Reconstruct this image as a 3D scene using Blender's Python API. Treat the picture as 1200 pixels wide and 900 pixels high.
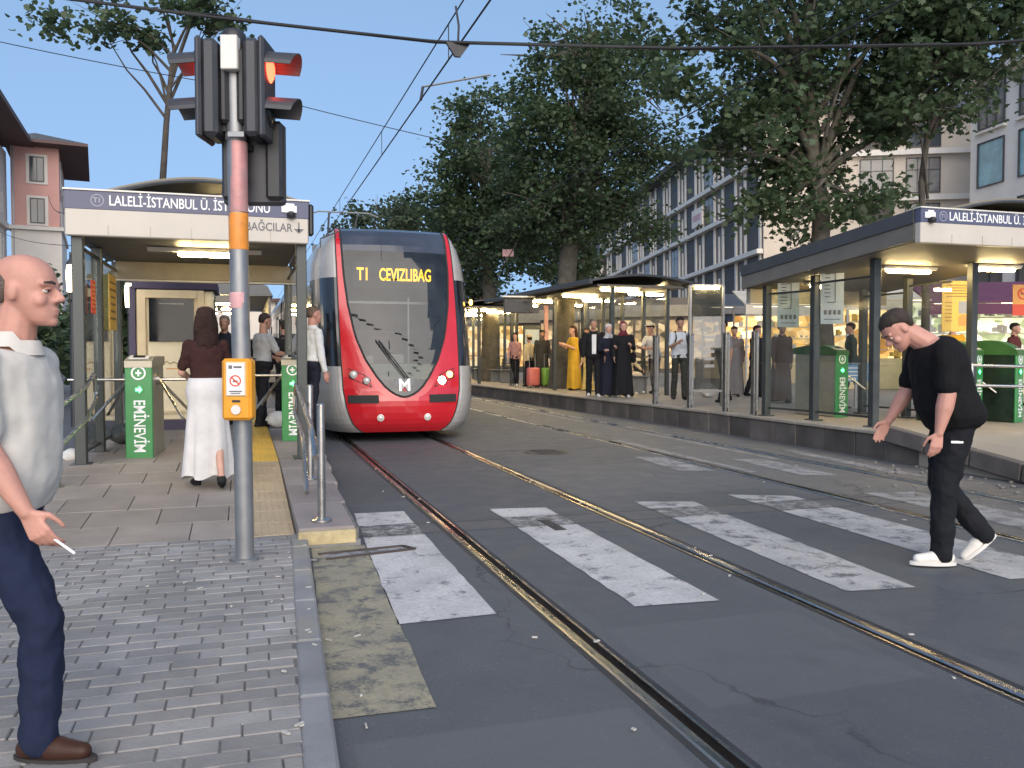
import bpy, math, random
import numpy as np
from mathutils import Vector, Matrix
R = math.radians
random.seed(11)
rng = np.random.default_rng(11)
S = bpy.context.scene
COL = S.collection
for o in list(bpy.data.objects):
    bpy.data.objects.remove(o)

# ------------------------------------------------------------------ camera, sky, sun, exposure
# World frame: +Y runs along the tram rails (away from the viewer), X across the street, metres.
CAM_H = 1.38
cd = bpy.data.cameras.new('camera')
cd.sensor_width = 36.0
cd.lens = 30.0
cd.clip_start = 0.05
cd.clip_end = 3000.0
cam = bpy.data.objects.new('camera', cd)
COL.objects.link(cam)
cam.location = (0, 0, CAM_H)
cam.rotation_euler = (R(90.0 - 2.005), 0, R(-17.5))
S.camera = cam

SUN_EL, SUN_AZ = 29.0, 187.0         # broad, soft evening glow behind the viewer (azimuth clockwise from +Y)
w = bpy.data.worlds.new('World')
S.world = w
w.use_nodes = True
wt = w.node_tree
sky = wt.nodes.new('ShaderNodeTexSky')
sky.sky_type = 'NISHITA'
sky.sun_disc = False
sky.sun_elevation = R(SUN_EL)
sky.sun_rotation = R(SUN_AZ)
sky.altitude = 50
sky.air_density = 1.35
sky.dust_density = 1.0
sky.ozone_density = 2.0
# hazy dusk air: the whole dome is sampled well above the horizon, so the blue stays even down to the roofs
_tc = wt.nodes.new('ShaderNodeTexCoord')
_mp = wt.nodes.new('ShaderNodeMapping')
_mp.inputs['Location'].default_value = (0, 0, .5)
_mp.inputs['Scale'].default_value = (1, 1, .5)
_nm = wt.nodes.new('ShaderNodeVectorMath')
_nm.operation = 'NORMALIZE'
wt.links.new(_tc.outputs['Generated'], _mp.inputs[0])
wt.links.new(_mp.outputs[0], _nm.inputs[0])
wt.links.new(_nm.outputs[0], sky.inputs[0])
bg = wt.nodes['Background']
bg.inputs['Strength'].default_value = 0.13
wt.links.new(sky.outputs[0], bg.inputs['Color'])

sl = bpy.data.lights.new('sun', 'SUN')
sl.energy = 1.8
sl.angle = R(72)
sl.color = (1.0, 0.88, 0.74)
sun = bpy.data.objects.new('sun', sl)
COL.objects.link(sun)
_d = Vector((math.sin(R(SUN_AZ)) * math.cos(R(SUN_EL)), math.cos(R(SUN_AZ)) * math.cos(R(SUN_EL)), math.sin(R(SUN_EL))))
sun.rotation_euler = (-_d).to_track_quat('-Z', 'Y').to_euler()

S.view_settings.view_transform = 'Standard'
S.view_settings.look = 'None'
S.view_settings.exposure = 0.95
S.view_settings.gamma = 1.0
S.cycles.use_denoising = True
S.cycles.max_bounces = 8
S.cycles.transparent_max_bounces = 16
S.cycles.sample_clamp_indirect = 6.0

# ------------------------------------------------------------------ shape helpers
class MB:
    """Collects simple solids and links them as one mesh object."""
    def __init__(s):
        s.v, s.f, s.m, s.mi = [], [], [], 0

    def add(s, v, f):
        b = len(s.v)
        s.v += [tuple(p) for p in v]
        s.f += [tuple(b + i for i in q) for q in f]
        s.m += [s.mi] * len(f)
        return s

    def box(s, c, d, rot=None, bev=0.0):
        hx, hy, hz = d[0] / 2, d[1] / 2, d[2] / 2
        if bev <= 0:
            v = [(x * hx, y * hy, z * hz) for z in (-1, 1) for y in (-1, 1) for x in (-1, 1)]
            f = [(0, 2, 3, 1), (4, 5, 7, 6), (0, 1, 5, 4), (2, 6, 7, 3), (0, 4, 6, 2), (1, 3, 7, 5)]
        else:
            b = min(bev, hx * .9, hy * .9, hz * .9)
            v, f, ix = [], [], {}
            for z in (-1, 1):
                for y in (-1, 1):
                    for x in (-1, 1):
                        ix[(x, y, z)] = len(v)
                        v += [(x * hx, y * (hy - b), z * (hz - b)), (x * (hx - b), y * hy, z * (hz - b)), (x * (hx - b), y * (hy - b), z * hz)]
            I = lambda x, y, z, k: ix[(x, y, z)] + k
            for a in (-1, 1):
                f.append((I(a, -1, -1, 0), I(a, 1, -1, 0), I(a, 1, 1, 0), I(a, -1, 1, 0))[::a])
                f.append((I(1, a, -1, 1), I(-1, a, -1, 1), I(-1, a, 1, 1), I(1, a, 1, 1))[::a])
                f.append((I(-1, -1, a, 2), I(1, -1, a, 2), I(1, 1, a, 2), I(-1, 1, a, 2))[::a])
                for c2 in (-1, 1):
                    f.append((I(a, c2, -1, 0), I(a, c2, -1, 1), I(a, c2, 1, 1), I(a, c2, 1, 0))[::a * c2])
                    f.append((I(-1, a, c2, 1), I(-1, a, c2, 2), I(1, a, c2, 2), I(1, a, c2, 1))[::-a * c2])
                    f.append((I(a, -1, c2, 0), I(a, 1, c2, 0), I(a, 1, c2, 2), I(a, -1, c2, 2))[::a * c2])
                    for d2 in (-1, 1):
                        f.append((I(a, c2, d2, 0), I(a, c2, d2, 1), I(a, c2, d2, 2))[::a * c2 * d2])
        if rot is not None:
            M = rot if isinstance(rot, Matrix) else Matrix.Rotation(rot, 3, 'Z')
            v = [M @ Vector(p) for p in v]
        return s.add([(p[0] + c[0], p[1] + c[1], p[2] + c[2]) for p in v], f)

    def bar(s, p0, p1, w, h, upv=(0, 0, 1), bev=0.0):
        p0, p1 = Vector(p0), Vector(p1)
        d = p1 - p0
        L = d.length
        d = d / L
        u = Vector(upv)
        if abs(d.dot(u)) > .98:
            u = Vector((0, 1, 0))
        x = d.cross(u).normalized()
        z = x.cross(d)
        M = Matrix((x, d, z)).transposed()
        return s.box((p0 + p1) / 2, (w, L, h), M, bev)

    def tube(s, pts, r, n=10, caps=True, sq=None):
        pts = [Vector(p) for p in pts]
        k = len(pts)
        rr = r if isinstance(r, (list, tuple)) else [r] * k
        v, f = [], []
        px = None
        for i, p in enumerate(pts):
            d = (pts[min(i + 1, k - 1)] - pts[max(i - 1, 0)])
            d = d.normalized() if d.length > 1e-9 else Vector((0, 0, 1))
            if px is None:
                a = Vector((0, 0, 1)) if abs(d.z) < .9 else Vector((1, 0, 0))
                px = d.cross(a).normalized()
            else:
                px = (px - d * px.dot(d)).normalized()
            py = d.cross(px)
            for j in range(n):
                t = 2 * math.pi * j / n
                v.append(p + px * (math.cos(t) * rr[i]) + py * (math.sin(t) * rr[i]))
        for i in range(k - 1):
            for j in range(n):
                a, b = i * n + j, i * n + (j + 1) % n
                f.append((a, b, b + n, a + n))
        if caps:
            f.append(tuple(range(n))[::-1])
            f.append(tuple((k - 1) * n + j for j in range(n)))
        return s.add(v, f)

    def capsule(s, p0, p1, r0, r1, n=12, flat=None):
        """Tapered capsule with round ends; flat=(axis vector, factor) squashes it along that axis."""
        p0, p1 = Vector(p0), Vector(p1)
        d = p1 - p0
        L = d.length
        d = d / L if L > 1e-9 else Vector((0, 0, 1))
        pts, rr = [], []
        for t in (1.45, 1.1, .7, .35):
            pts.append(p0 - d * (r0 * math.sin(t))); rr.append(r0 * math.cos(t))
        m = max(2, int(L / .06) + 1)
        for i in range(m + 1):
            pts.append(p0 + d * (L * i / m)); rr.append(r0 + (r1 - r0) * i / m)
        for t in (.35, .7, 1.1, 1.45):
            pts.append(p1 + d * (r1 * math.sin(t))); rr.append(r1 * math.cos(t))
        b = len(s.v)
        s.tube(pts, rr, n)
        if flat:
            ax, k = Vector(flat[0]).normalized(), flat[1]
            for i in range(b, len(s.v)):
                q = Vector(s.v[i])
                t = max(0, min(1, (q - p0).dot(d) / max(L, 1e-9)))
                c = p0 + d * (L * t)
                s.v[i] = tuple(q - ax * ((q - c).dot(ax) * (1 - k)))
        return s

    def ell(s, c, r, n=12, m=8, rot=None):
        v, f = [], []
        for i in range(m + 1):
            a = -math.pi / 2 + math.pi * (i + (.06 if i == 0 else -.06 if i == m else 0)) / m
            for j in range(n):
                t = 2 * math.pi * j / n
                p = Vector((r[0] * math.cos(a) * math.cos(t), r[1] * math.cos(a) * math.sin(t), r[2] * math.sin(a)))
                if rot is not None:
                    p = rot @ p
                v.append((p[0] + c[0], p[1] + c[1], p[2] + c[2]))
        for i in range(m):
            for j in range(n):
                a, b = i * n + j, i * n + (j + 1) % n
                f.append((a, b, b + n, a + n))
        f.append(tuple(range(n))[::-1])
        f.append(tuple(m * n + j for j in range(n)))
        return s.add(v, f)

    def loft(s, rings, closed=True):
        n = len(rings[0])
        v, f = [], []
        for r in rings:
            v += list(r)
        for i in range(len(rings) - 1):
            for j in range(n):
                a, b = i * n + j, i * n + (j + 1) % n
                f.append((a, b, b + n, a + n))
        if closed:
            f.append(tuple(range(n))[::-1])
            f.append(tuple((len(rings) - 1) * n + j for j in range(n)))
        return s.add(v, f)

    def prism(s, poly, ext):
        """Closed prism: 3-D polygon swept by the vector ext."""
        n = len(poly)
        e = Vector(ext)
        v = [Vector(p) for p in poly] + [Vector(p) + e for p in poly]
        f = [tuple(range(n))[::-1], tuple(range(n, 2 * n))]
        f += [(i, (i + 1) % n, n + (i + 1) % n, n + i) for i in range(n)]
        return s.add(v, f)

    def lathe(s, prof, n=20, c=(0, 0, 0), ax='Z'):
        v, f = [], []
        for r, z in prof:
            for j in range(n):
                t = 2 * math.pi * j / n
                p = (max(r, 1e-4) * math.cos(t), max(r, 1e-4) * math.sin(t), z)
                if ax == 'Y':
                    p = (p[0], p[2], -p[1])
                elif ax == 'X':
                    p = (p[2], p[1], -p[0])
                v.append((p[0] + c[0], p[1] + c[1], p[2] + c[2]))
        for i in range(len(prof) - 1):
            for j in range(n):
                a, b = i * n + j, i * n + (j + 1) % n
                f.append((a, b, b + n, a + n))
        if len(prof) == 4 and min(p[0] for p in prof) > 1e-3:
            m3 = 3 * n
            f += [(m3 + j, m3 + (j + 1) % n, (j + 1) % n, j) for j in range(n)]
        else:
            f.append(tuple(range(n))[::-1])
            f.append(tuple((len(prof) - 1) * n + j for j in range(n)))
        return s.add(v, f)

    def quad(s, a, b, c, d):
        return s.add([a, b, c, d], [(0, 1, 2, 3)])

    def mesh(s, name, mats, smooth=None):
        me = bpy.data.meshes.new(name)
        me.from_pydata(s.v, [], s.f)
        for m_ in (mats if isinstance(mats, (list, tuple)) else [mats]):
            me.materials.append(m_)
        if any(s.m):
            me.polygons.foreach_set('material_index', s.m)
        if smooth:
            me.shade_smooth()
            me.set_sharp_from_angle(angle=R(smooth))
        me.update()
        return me

    def build(s, name, mats, parent=None, smooth=None, loc=None, rz=0.0):
        return link(name, s.mesh(name, mats, smooth), parent, loc, rz)


def link(name, data, parent=None, loc=None, rz=0.0):
    o = bpy.data.objects.new(name, data)
    COL.objects.link(o)
    if parent is not None:
        o.parent = parent
    if loc is not None:
        o.location = loc
    if rz:
        o.rotation_euler = (0, 0, rz)
    return o


def tag(o, label=None, cat=None, group=None, kind=None):
    if label: o['label'] = label
    if cat: o['category'] = cat
    if group: o['group'] = group
    if kind: o['kind'] = kind
    return o


def thing(name, label, cat, loc=(0, 0, 0), rz=0.0, group=None):
    return tag(link(name, None, None, loc, rz), label, cat, group)


KIDS = None
def copy_tree(o, parent=None, label=None):
    c = o.copy()
    COL.objects.link(c)
    if parent is not None:
        c.parent = parent
    for ch in o.children:
        copy_tree(ch, c)
    if label:
        c['label'] = label
    return c


def text(s, size, m, parent, loc, rot=(R(90), 0, 0), ext=.002, align='LEFT', bold=0.0, name='lettering', sx=1.0):
    cu = bpy.data.curves.new(name, 'FONT')
    cu.body = s
    cu.size = size
    cu.extrude = ext
    cu.align_x = align
    cu.align_y = 'CENTER'
    cu.offset = bold
    cu.resolution_u = 3
    cu.materials.append(m)
    tmp = bpy.data.objects.new(name, cu)
    COL.objects.link(tmp)
    bpy.context.view_layer.update()
    me = bpy.data.meshes.new_from_object(tmp.evaluated_get(bpy.context.evaluated_depsgraph_get()))
    bpy.data.objects.remove(tmp)
    bpy.data.curves.remove(cu)
    me.name = name
    if not me.materials:
        me.materials.append(m)
    o = link(name, me, parent, loc)
    o.rotation_euler = rot
    o.scale = (sx, 1, 1)
    return o


def xspan(o):
    n = len(o.data.vertices)
    a = np.empty(n * 3, np.float32)
    o.data.vertices.foreach_get('co', a)
    a = a.reshape(-1, 3)[:, 0]
    return max(.01, float(a.max() - a.min()))


# ------------------------------------------------------------------ material helpers
def nd(t, typ, ins=None, **props):
    n = t.nodes.new('ShaderNode' + typ)
    for k, v in props.items():
        setattr(n, k, v)
    for k, v in (ins or {}).items():
        sck = n.inputs[k]
        if isinstance(v, bpy.types.NodeSocket):
            t.links.new(v, sck)
        elif isinstance(v, bpy.types.Node):
            t.links.new(v.outputs[0], sck)
        else:
            sck.default_value = v
    return n


def c4(c):
    return (c[0], c[1], c[2], 1.0)


def hx(h):
    """sRGB hex to linear."""
    r = [int(h[i:i + 2], 16) / 255 for i in (0, 2, 4)]
    return tuple(x / 12.92 if x <= .04045 else ((x + .055) / 1.055) ** 2.4 for x in r)


def math_(t, op, a, b=0.0, clamp=False):
    return nd(t, 'Math', {0: a, 1: b}, operation=op, use_clamp=clamp).outputs[0]


def ramp(t, fac, stops, interp='LINEAR'):
    n = nd(t, 'ValToRGB', {0: fac})
    n.color_ramp.interpolation = interp
    e = n.color_ramp.elements
    while len(e) < len(stops):
        e.new(0.5)
    for i, (p, c) in enumerate(stops):
        e[i].position = p
        e[i].color = c4(c) if isinstance(c, (tuple, list)) else (c, c, c, 1)
    return n.outputs[0]


def mixc(t, fac, a, b, mode='MIX'):
    n = t.nodes.new('ShaderNodeMix')
    n.data_type = 'RGBA'
    n.blend_type = mode
    for sck, v in ((n.inputs[0], fac), (n.inputs[6], a), (n.inputs[7], b)):
        if isinstance(v, bpy.types.NodeSocket):
            t.links.new(v, sck)
        else:
            sck.default_value = v if isinstance(v, float) else c4(v)
    return n.outputs[2]


def noise(t, vec, scale, detail=4.0, rough=.55, dist=0.0):
    return nd(t, 'TexNoise', {'Vector': vec, 'Scale': scale, 'Detail': detail, 'Roughness': rough, 'Distortion': dist}).outputs[0]


def newmat(name):
    m = bpy.data.materials.new(name)
    m.use_nodes = True
    t = m.node_tree
    return m, t, t.nodes['Principled BSDF']


def mat(name, col, rough=.6, metal=0.0, var=.25, scale=6.0, bump=.0, bscale=60.0, rnd=0.0, dirt=0.0, dirtcol=(.05, .045, .04), emit=0.0, ecol=None, coat=0.0, world=False, stretch=None):
    m, t, b = newmat(name)
    if world:
        vec = nd(t, 'NewGeometry').outputs['Position']
    else:
        vec = nd(t, 'TexCoord').outputs['Object']
    if stretch:
        vec = nd(t, 'Mapping', {'Vector': vec, 'Scale': stretch}).outputs[0]
    n1 = noise(t, vec, scale, 5.0, .6)
    lo = tuple(max(0, c * (1 - var)) for c in col)
    hi = tuple(min(1, c * (1 + var)) for c in col)
    c = ramp(t, n1, [(.3, lo), (.7, hi)])
    if rnd:
        r_ = nd(t, 'ObjectInfo').outputs['Random']
        k = nd(t, 'MapRange', {0: r_, 3: 1 - rnd, 4: 1 + rnd}).outputs[0]
        c = nd(t, 'VectorMath', {0: c, 3: k}, operation='SCALE').outputs[0]
    if dirt:
        n2 = noise(t, vec, scale * .45, 8.0, .7, .3)
        f = ramp(t, n2, [(.48, 0.0), (.72, dirt)])
        c = mixc(t, f, c, dirtcol)
    t.links.new(c, b.inputs['Base Color'])
    b.inputs['Metallic'].default_value = metal
    rr = nd(t, 'MapRange', {0: n1, 1: .3, 2: .7, 3: max(.03, rough - .08), 4: min(1, rough + .08)}).outputs[0]
    t.links.new(rr, b.inputs['Roughness'])
    if coat:
        b.inputs['Coat Weight'].default_value = coat
        b.inputs['Coat Roughness'].default_value = .08
    if bump:
        nb = noise(t, vec, bscale, 3.0, .6)
        bn = nd(t, 'Bump', {'Height': nb, 'Strength': bump, 'Distance': .01})
        t.links.new(bn.outputs[0], b.inputs['Normal'])
    if emit:
        b.inputs['Emission Color'].default_value = c4(ecol or col)
        b.inputs['Emission Strength'].default_value = emit
    return m


def glass(name, tint=(.93, .95, .95), alpha=.10, rough=.02):
    """Architectural pane: mostly see-through, a sharp reflection that grows at grazing angles, some dust."""
    m, t, b = newmat(name)
    t.nodes.remove(b)
    out = t.nodes['Material Output']
    tr = nd(t, 'BsdfTransparent', {'Color': c4(tint)})
    gl = nd(t, 'BsdfGlossy', {'Color': (1, 1, 1, 1), 'Roughness': rough})
    df = nd(t, 'BsdfDiffuse', {'Color': (.25, .27, .27, 1)})
    n1 = noise(t, nd(t, 'TexCoord').outputs['Object'], 3.0, 6.0)
    dirt = ramp(t, n1, [(.4, alpha * .3), (.75, alpha)])
    m0 = nd(t, 'MixShader', {0: dirt, 1: tr.outputs[0], 2: df.outputs[0]})
    fc = nd(t, 'LayerWeight', {0: .5}).outputs['Facing']
    fr = math_(t, 'ADD', .05, math_(t, 'MULTIPLY', math_(t, 'POWER', fc, 4.0), .75))
    m1 = nd(t, 'MixShader', {0: fr, 1: m0.outputs[0], 2: gl.outputs[0]})
    t.links.new(m1.outputs[0], out.inputs[0])
    return m


def emit(name, col, strength):
    m, t, b = newmat(name)
    b.inputs['Base Color'].default_value = c4(tuple(min(1, c) for c in col))
    b.inputs['Emission Color'].default_value = c4(col)
    b.inputs['Emission Strength'].default_value = strength
    b.inputs['Roughness'].default_value = .4
    return m


M = {}
def defmats():
    M['steel'] = mat('stainless steel', (.50, .48, .45), .30, 1.0, .06, 5, .02, 40)
    M['galv'] = mat('galvanised steel', (.27, .275, .28), .5, .7, .10, 9, .05, 50, dirt=.15)
    M['post'] = mat('grey green painted steel', (.055, .062, .06), .42, .3, .2, 6, dirt=.15)
    M['fascia'] = mat('dark grey canopy metal', (.085, .09, .095), .45, .5, .15, 4, dirt=.2)
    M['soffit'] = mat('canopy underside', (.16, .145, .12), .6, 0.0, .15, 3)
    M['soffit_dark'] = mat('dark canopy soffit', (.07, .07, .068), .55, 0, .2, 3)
    M['beam'] = mat('tan painted beam', (.30, .26, .185), .5, 0, .12, 4, dirt=.15)
    M['sign_navy'] = mat('sign band slate blue', (.075, .082, .14), .45, 0, .12, 3)
    M['sign_cream'] = mat('sign board cream', (.50, .455, .395), .5, 0, .08, 2, dirt=.12, dirtcol=(.3, .27, .22))
    M['white_ink'] = mat('white lettering', (.78, .78, .76), .5, 0, .04)
    M['grey_ink'] = mat('grey lettering', (.12, .12, .13), .5, 0, .05)
    M['black'] = mat('black plastic', (.022, .022, .024), .45, 0, .25, 8, .04, 80)
    M['rubber'] = mat('black rubber', (.02, .02, .02), .8, 0, .2)
    M['green'] = mat('green advertising wrap', (.035, .215, .06), .35, 0, .15, 4, dirt=.15)
    M['lime'] = mat('bright green paint', (.10, .36, .06), .4, 0, .15, 4)
    M['kiosk'] = mat('cream kiosk panel', (.80, .69, .47), .45, 0, .08, 3, dirt=.15, dirtcol=(.3, .24, .15))
    M['kiosk_frame'] = mat('tan kiosk frame', (.64, .51, .31), .45, 0, .1, 3)
    M['purple'] = mat('dark purple cladding', (.045, .035, .075), .5, 0, .2, 3)
    M['darkglass'] = mat('dark glass', (.012, .014, .017), .06, 0, .2, 2)
    M['glass'] = glass('clear glass')
    M['glass_dirty'] = glass('dusty glass', (.88, .92, .91), .18)
    M['orange'] = mat('orange push button housing', (.72, .30, .015), .4, 0, .1, 6, dirt=.12)
    M['red_paint'] = mat('tram red paint', (.50, .012, .02), .22, 0, .06, 2, coat=.6)
    M['tram_white'] = mat('tram off-white paint', (.31, .30, .285), .3, 0, .06, 2, coat=.3, dirt=.1)
    M['tram_grey'] = mat('tram grey paint', (.27, .275, .28), .35, 0, .08, 2, coat=.3, dirt=.15)
    M['tram_black'] = mat('tram black mask', (.012, .013, .016), .12, 0, .2, 2, coat=.5)
    M['lamp'] = emit('fluorescent canopy tube', (1.0, .74, .34), 58.0)
    M['lampfit'] = mat('lamp reflector', (.62, .6, .55), .4, 0, .06)
    M['paper'] = mat('paper poster', (.62, .63, .62), .6, 0, .05)
    M['yellow_poster'] = mat('yellow poster', (.68, .46, .10), .6, 0, .06)
    M['poster_orange'] = mat('orange sign', (.66, .30, .07), .6, 0, .06)
    M['poster_red'] = mat('red sign', (.60, .07, .03), .6, 0, .06)
    M['ink_brown'] = mat('brown print', (.22, .12, .03), .6, 0, .1)
    M['blue_sign'] = mat('blue sign', (.10, .28, .50), .5, 0, .08)
    M['wire'] = mat('black cable', (.015, .015, .016), .7, 0, .2)
    M['cream_wall'] = mat('cream rendered wall', (.56, .48, .39), .85, 0, .1, .5, .04, 20, dirt=.12, dirtcol=(.35, .3, .25))
    M['white_wall'] = mat('white rendered wall', (.70, .64, .57), .85, 0, .08, .4, .04, 20, dirt=.15, dirtcol=(.4, .37, .34))
    M['pink_wall'] = mat('pink rendered wall', (.60, .33, .28), .85, 0, .1, .4, .04, 20, dirt=.15, dirtcol=(.35, .18, .15))
    M['grey_panel'] = mat('dark facade panel', (.115, .098, .08), .5, 0, .2, .6)
    M['white_fin'] = mat('pale facade fin', (.66, .61, .54), .6, 0, .1, 1)
    M['roof'] = mat('brown roof', (.10, .055, .05), .75, 0, .2, 1)
    M['slate'] = mat('dark slate roof', (.075, .075, .08), .8, 0, .25, 3, .1, 30)
    M['winframe'] = mat('dark window frame', (.05, .05, .055), .45, 0, .15)
    M['pane'] = mat('window glass', (.05, .06, .068), .05, 0, .4, .35)
    M['pane_curtain'] = mat('curtained window', (.20, .19, .175), .22, 0, .35, 1.2)
    M['pane_grey'] = mat('dark grey window', (.06, .052, .044), .5, 0, .5, .5)
    M['pane_grey'].node_tree.nodes['Principled BSDF'].inputs['Specular IOR Level'].default_value = .25
    M['pane_blue'] = mat('printed blue window', (.20, .36, .40), .25, 0, .3, .9)
    M['bark'] = mat('plane bark', (.085, .076, .058), .9, 0, .45, 5, .5, 25)
    M['bark_dark'] = mat('dark bark', (.06, .05, .04), .9, 0, .4, 6, .5, 25)
    M['darkglass'].node_tree.nodes['Principled BSDF'].inputs['Specular IOR Level'].default_value = .2
    M['litter'] = mat('paper litter', (.45, .43, .39), .8, 0, .1)
defmats()
# ------------------------------------------------------------------ ground materials
def boxmask(t, pos, x0, x1, y0, y1, soft, wob=0.0, nz=None):
    """Soft-edged rectangle in street metres."""
    sx = nd(t, 'SeparateXYZ', {0: pos})
    x, y = sx.outputs[0], sx.outputs[1]
    if nz is not None and wob:
        off = math_(t, 'MULTIPLY', math_(t, 'SUBTRACT', nz, .5), wob)
        x = math_(t, 'ADD', x, off)
        y = math_(t, 'ADD', y, off)
    def edge(v, a):
        return nd(t, 'MapRange', {0: v, 1: a - soft, 2: a + soft, 3: 0.0, 4: 1.0}).outputs[0]
    a = math_(t, 'MULTIPLY', edge(x, x0), math_(t, 'SUBTRACT', 1.0, edge(x, x1)))
    b = math_(t, 'MULTIPLY', edge(y, y0), math_(t, 'SUBTRACT', 1.0, edge(y, y1)))
    return math_(t, 'MULTIPLY', a, b)


def asphalt_nodes(t):
    pos = nd(t, 'NewGeometry').outputs['Position']
    big = noise(t, pos, .55, 5.0, .6)
    mid = noise(t, pos, 3.5, 6.0, .65)
    fine = noise(t, pos, 90.0, 2.0, .6)
    gr = nd(t, 'TexVoronoi', {'Vector': pos, 'Scale': 140.0})
    base = ramp(t, big, [(.3, (.070, .076, .084)), (.7, (.104, .109, .115))])
    base = mixc(t, ramp(t, mid, [(.3, 0.0), (.75, .5)]), base, (.135, .136, .135))
    base = mixc(t, ramp(t, fine, [(.35, .35), (.65, 0.0)]), base, (.035, .038, .042))
    # aggregate flecks
    base = mixc(t, ramp(t, gr.outputs['Color'], [(.86, 0.0), (.93, .35)]), base, (.22, .22, .21))
    # darker resurfaced strip between the first pair of rails, older paler concrete by the far platform
    m1 = boxmask(t, pos, 1.70, 2.84, -5, 60, .06, .10, mid)
    base = mixc(t, math_(t, 'MULTIPLY', m1, .35), base, (.062, .068, .077))
    m2 = boxmask(t, pos, 5.35, 7.7, 7.0, 40, .12, .8, mid)
    base = mixc(t, math_(t, 'MULTIPLY', m2, .55), base, (.165, .158, .148))
    m3 = boxmask(t, pos, 5.6, 7.9, 4.5, 8.6, .15, 1.0, mid)
    rub = noise(t, pos, 9.0, 8.0, .75, .6)
    base = mixc(t, math_(t, 'MULTIPLY', m3, ramp(t, rub, [(.42, .15), (.6, .85)])), base, ramp(t, noise(t, pos, 30, 4, .7), [(.3, (.05, .045, .04)), (.7, (.23, .21, .185))]))
    # cross trench at the far end of the zebra
    m4 = boxmask(t, pos, .8, 5.3, 6.44, 6.80, .02, .12, mid)
    base = mixc(t, math_(t, 'MULTIPLY', m4, .6), base, ramp(t, noise(t, pos, 14, 6, .7), [(.35, (.075, .075, .078)), (.68, (.155, .145, .13))]))
    # square-cut repairs of slightly different age
    for (a0, a1, b0, b1, k_, cc) in ((3.2, 5.25, 1.6, 3.75, .45, (.074, .079, .087)), (.36, 1.42, 1.2, 3.0, .5, (.12, .123, .126)), (3.15, 5.3, 7.6, 9.8, .4, (.125, .127, .128)), (.95, 1.45, 7.9, 10.2, .5, (.066, .069, .074)), (1.72, 2.8, 2.9, 3.9, .4, (.115, .118, .122))):
        mk = boxmask(t, pos, a0, a1, b0, b1, .012, .05, mid)
        base = mixc(t, math_(t, 'MULTIPLY', mk, k_), base, cc)
    # cracks
    wv = nd(t, 'VectorMath', {0: pos, 1: nd(t, 'VectorMath', {0: nd(t, 'TexNoise', {'Vector': pos, 'Scale': 1.6, 'Detail': 5.0}).outputs['Color'], 3: .9}, operation='SCALE').outputs[0]}, operation='ADD').outputs[0]
    vo = nd(t, 'TexVoronoi', {'Vector': wv, 'Scale': .42}, feature='DISTANCE_TO_EDGE').outputs[0]
    cr = nd(t, 'MapRange', {0: vo, 1: .0015, 2: .006, 3: 1.0, 4: 0.0}).outputs[0]
    cr = math_(t, 'MULTIPLY', cr, ramp(t, noise(t, pos, .8, 3), [(.47, 0.0), (.6, .75)]))
    base = mixc(t, cr, base, (.018, .018, .02))
    # straight saw-cut seams
    sx = nd(t, 'SeparateXYZ', {0: pos})
    wob = math_(t, 'MULTIPLY', math_(t, 'SUBTRACT', mid, .5), .05)
    seam = None
    for yy in (6.44, 6.80, 11.6):
        dlt = math_(t, 'ABSOLUTE', math_(t, 'SUBTRACT', math_(t, 'ADD', sx.outputs[1], wob), yy))
        q = nd(t, 'MapRange', {0: dlt, 1: .006, 2: .022, 3: .8, 4: 0.0}).outputs[0]
        seam = q if seam is None else math_(t, 'MAXIMUM', seam, q)
    base = mixc(t, seam, base, (.02, .02, .022))
    # scuffs and drips
    sc = noise(t, nd(t, 'Mapping', {'Vector': pos, 'Rotation': (0, 0, .9), 'Scale': (2.2, 14, 1)}).outputs[0], 1.3, 5, .7, .4)
    base = mixc(t, ramp(t, sc, [(.66, 0.0), (.76, .35)]), base, (.26, .26, .26))
    oil = noise(t, pos, 1.7, 3, .5)
    base = mixc(t, ramp(t, oil, [(.62, 0.0), (.78, .5)]), base, (.038, .040, .044))
    return pos, base, mid, fine, cr, seam


def finish_road(t, b, base, mid, fine, cr, rough=(.55, .85)):
    t.links.new(base, b.inputs['Base Color'])
    t.links.new(nd(t, 'MapRange', {0: mid, 1: .3, 2: .75, 3: rough[0], 4: rough[1]}).outputs[0], b.inputs['Roughness'])
    h = math_(t, 'SUBTRACT', math_(t, 'ADD', math_(t, 'MULTIPLY', fine, .4), mid), math_(t, 'MULTIPLY', cr, 1.5))
    t.links.new(nd(t, 'Bump', {'Height': h, 'Strength': .35, 'Distance': .008}).outputs[0], b.inputs['Normal'])


def asphalt():
    m, t, b = newmat('worn asphalt')
    pos, base, mid, fine, cr, seam = asphalt_nodes(t)
    finish_road(t, b, base, mid, fine, cr)
    return m


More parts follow.
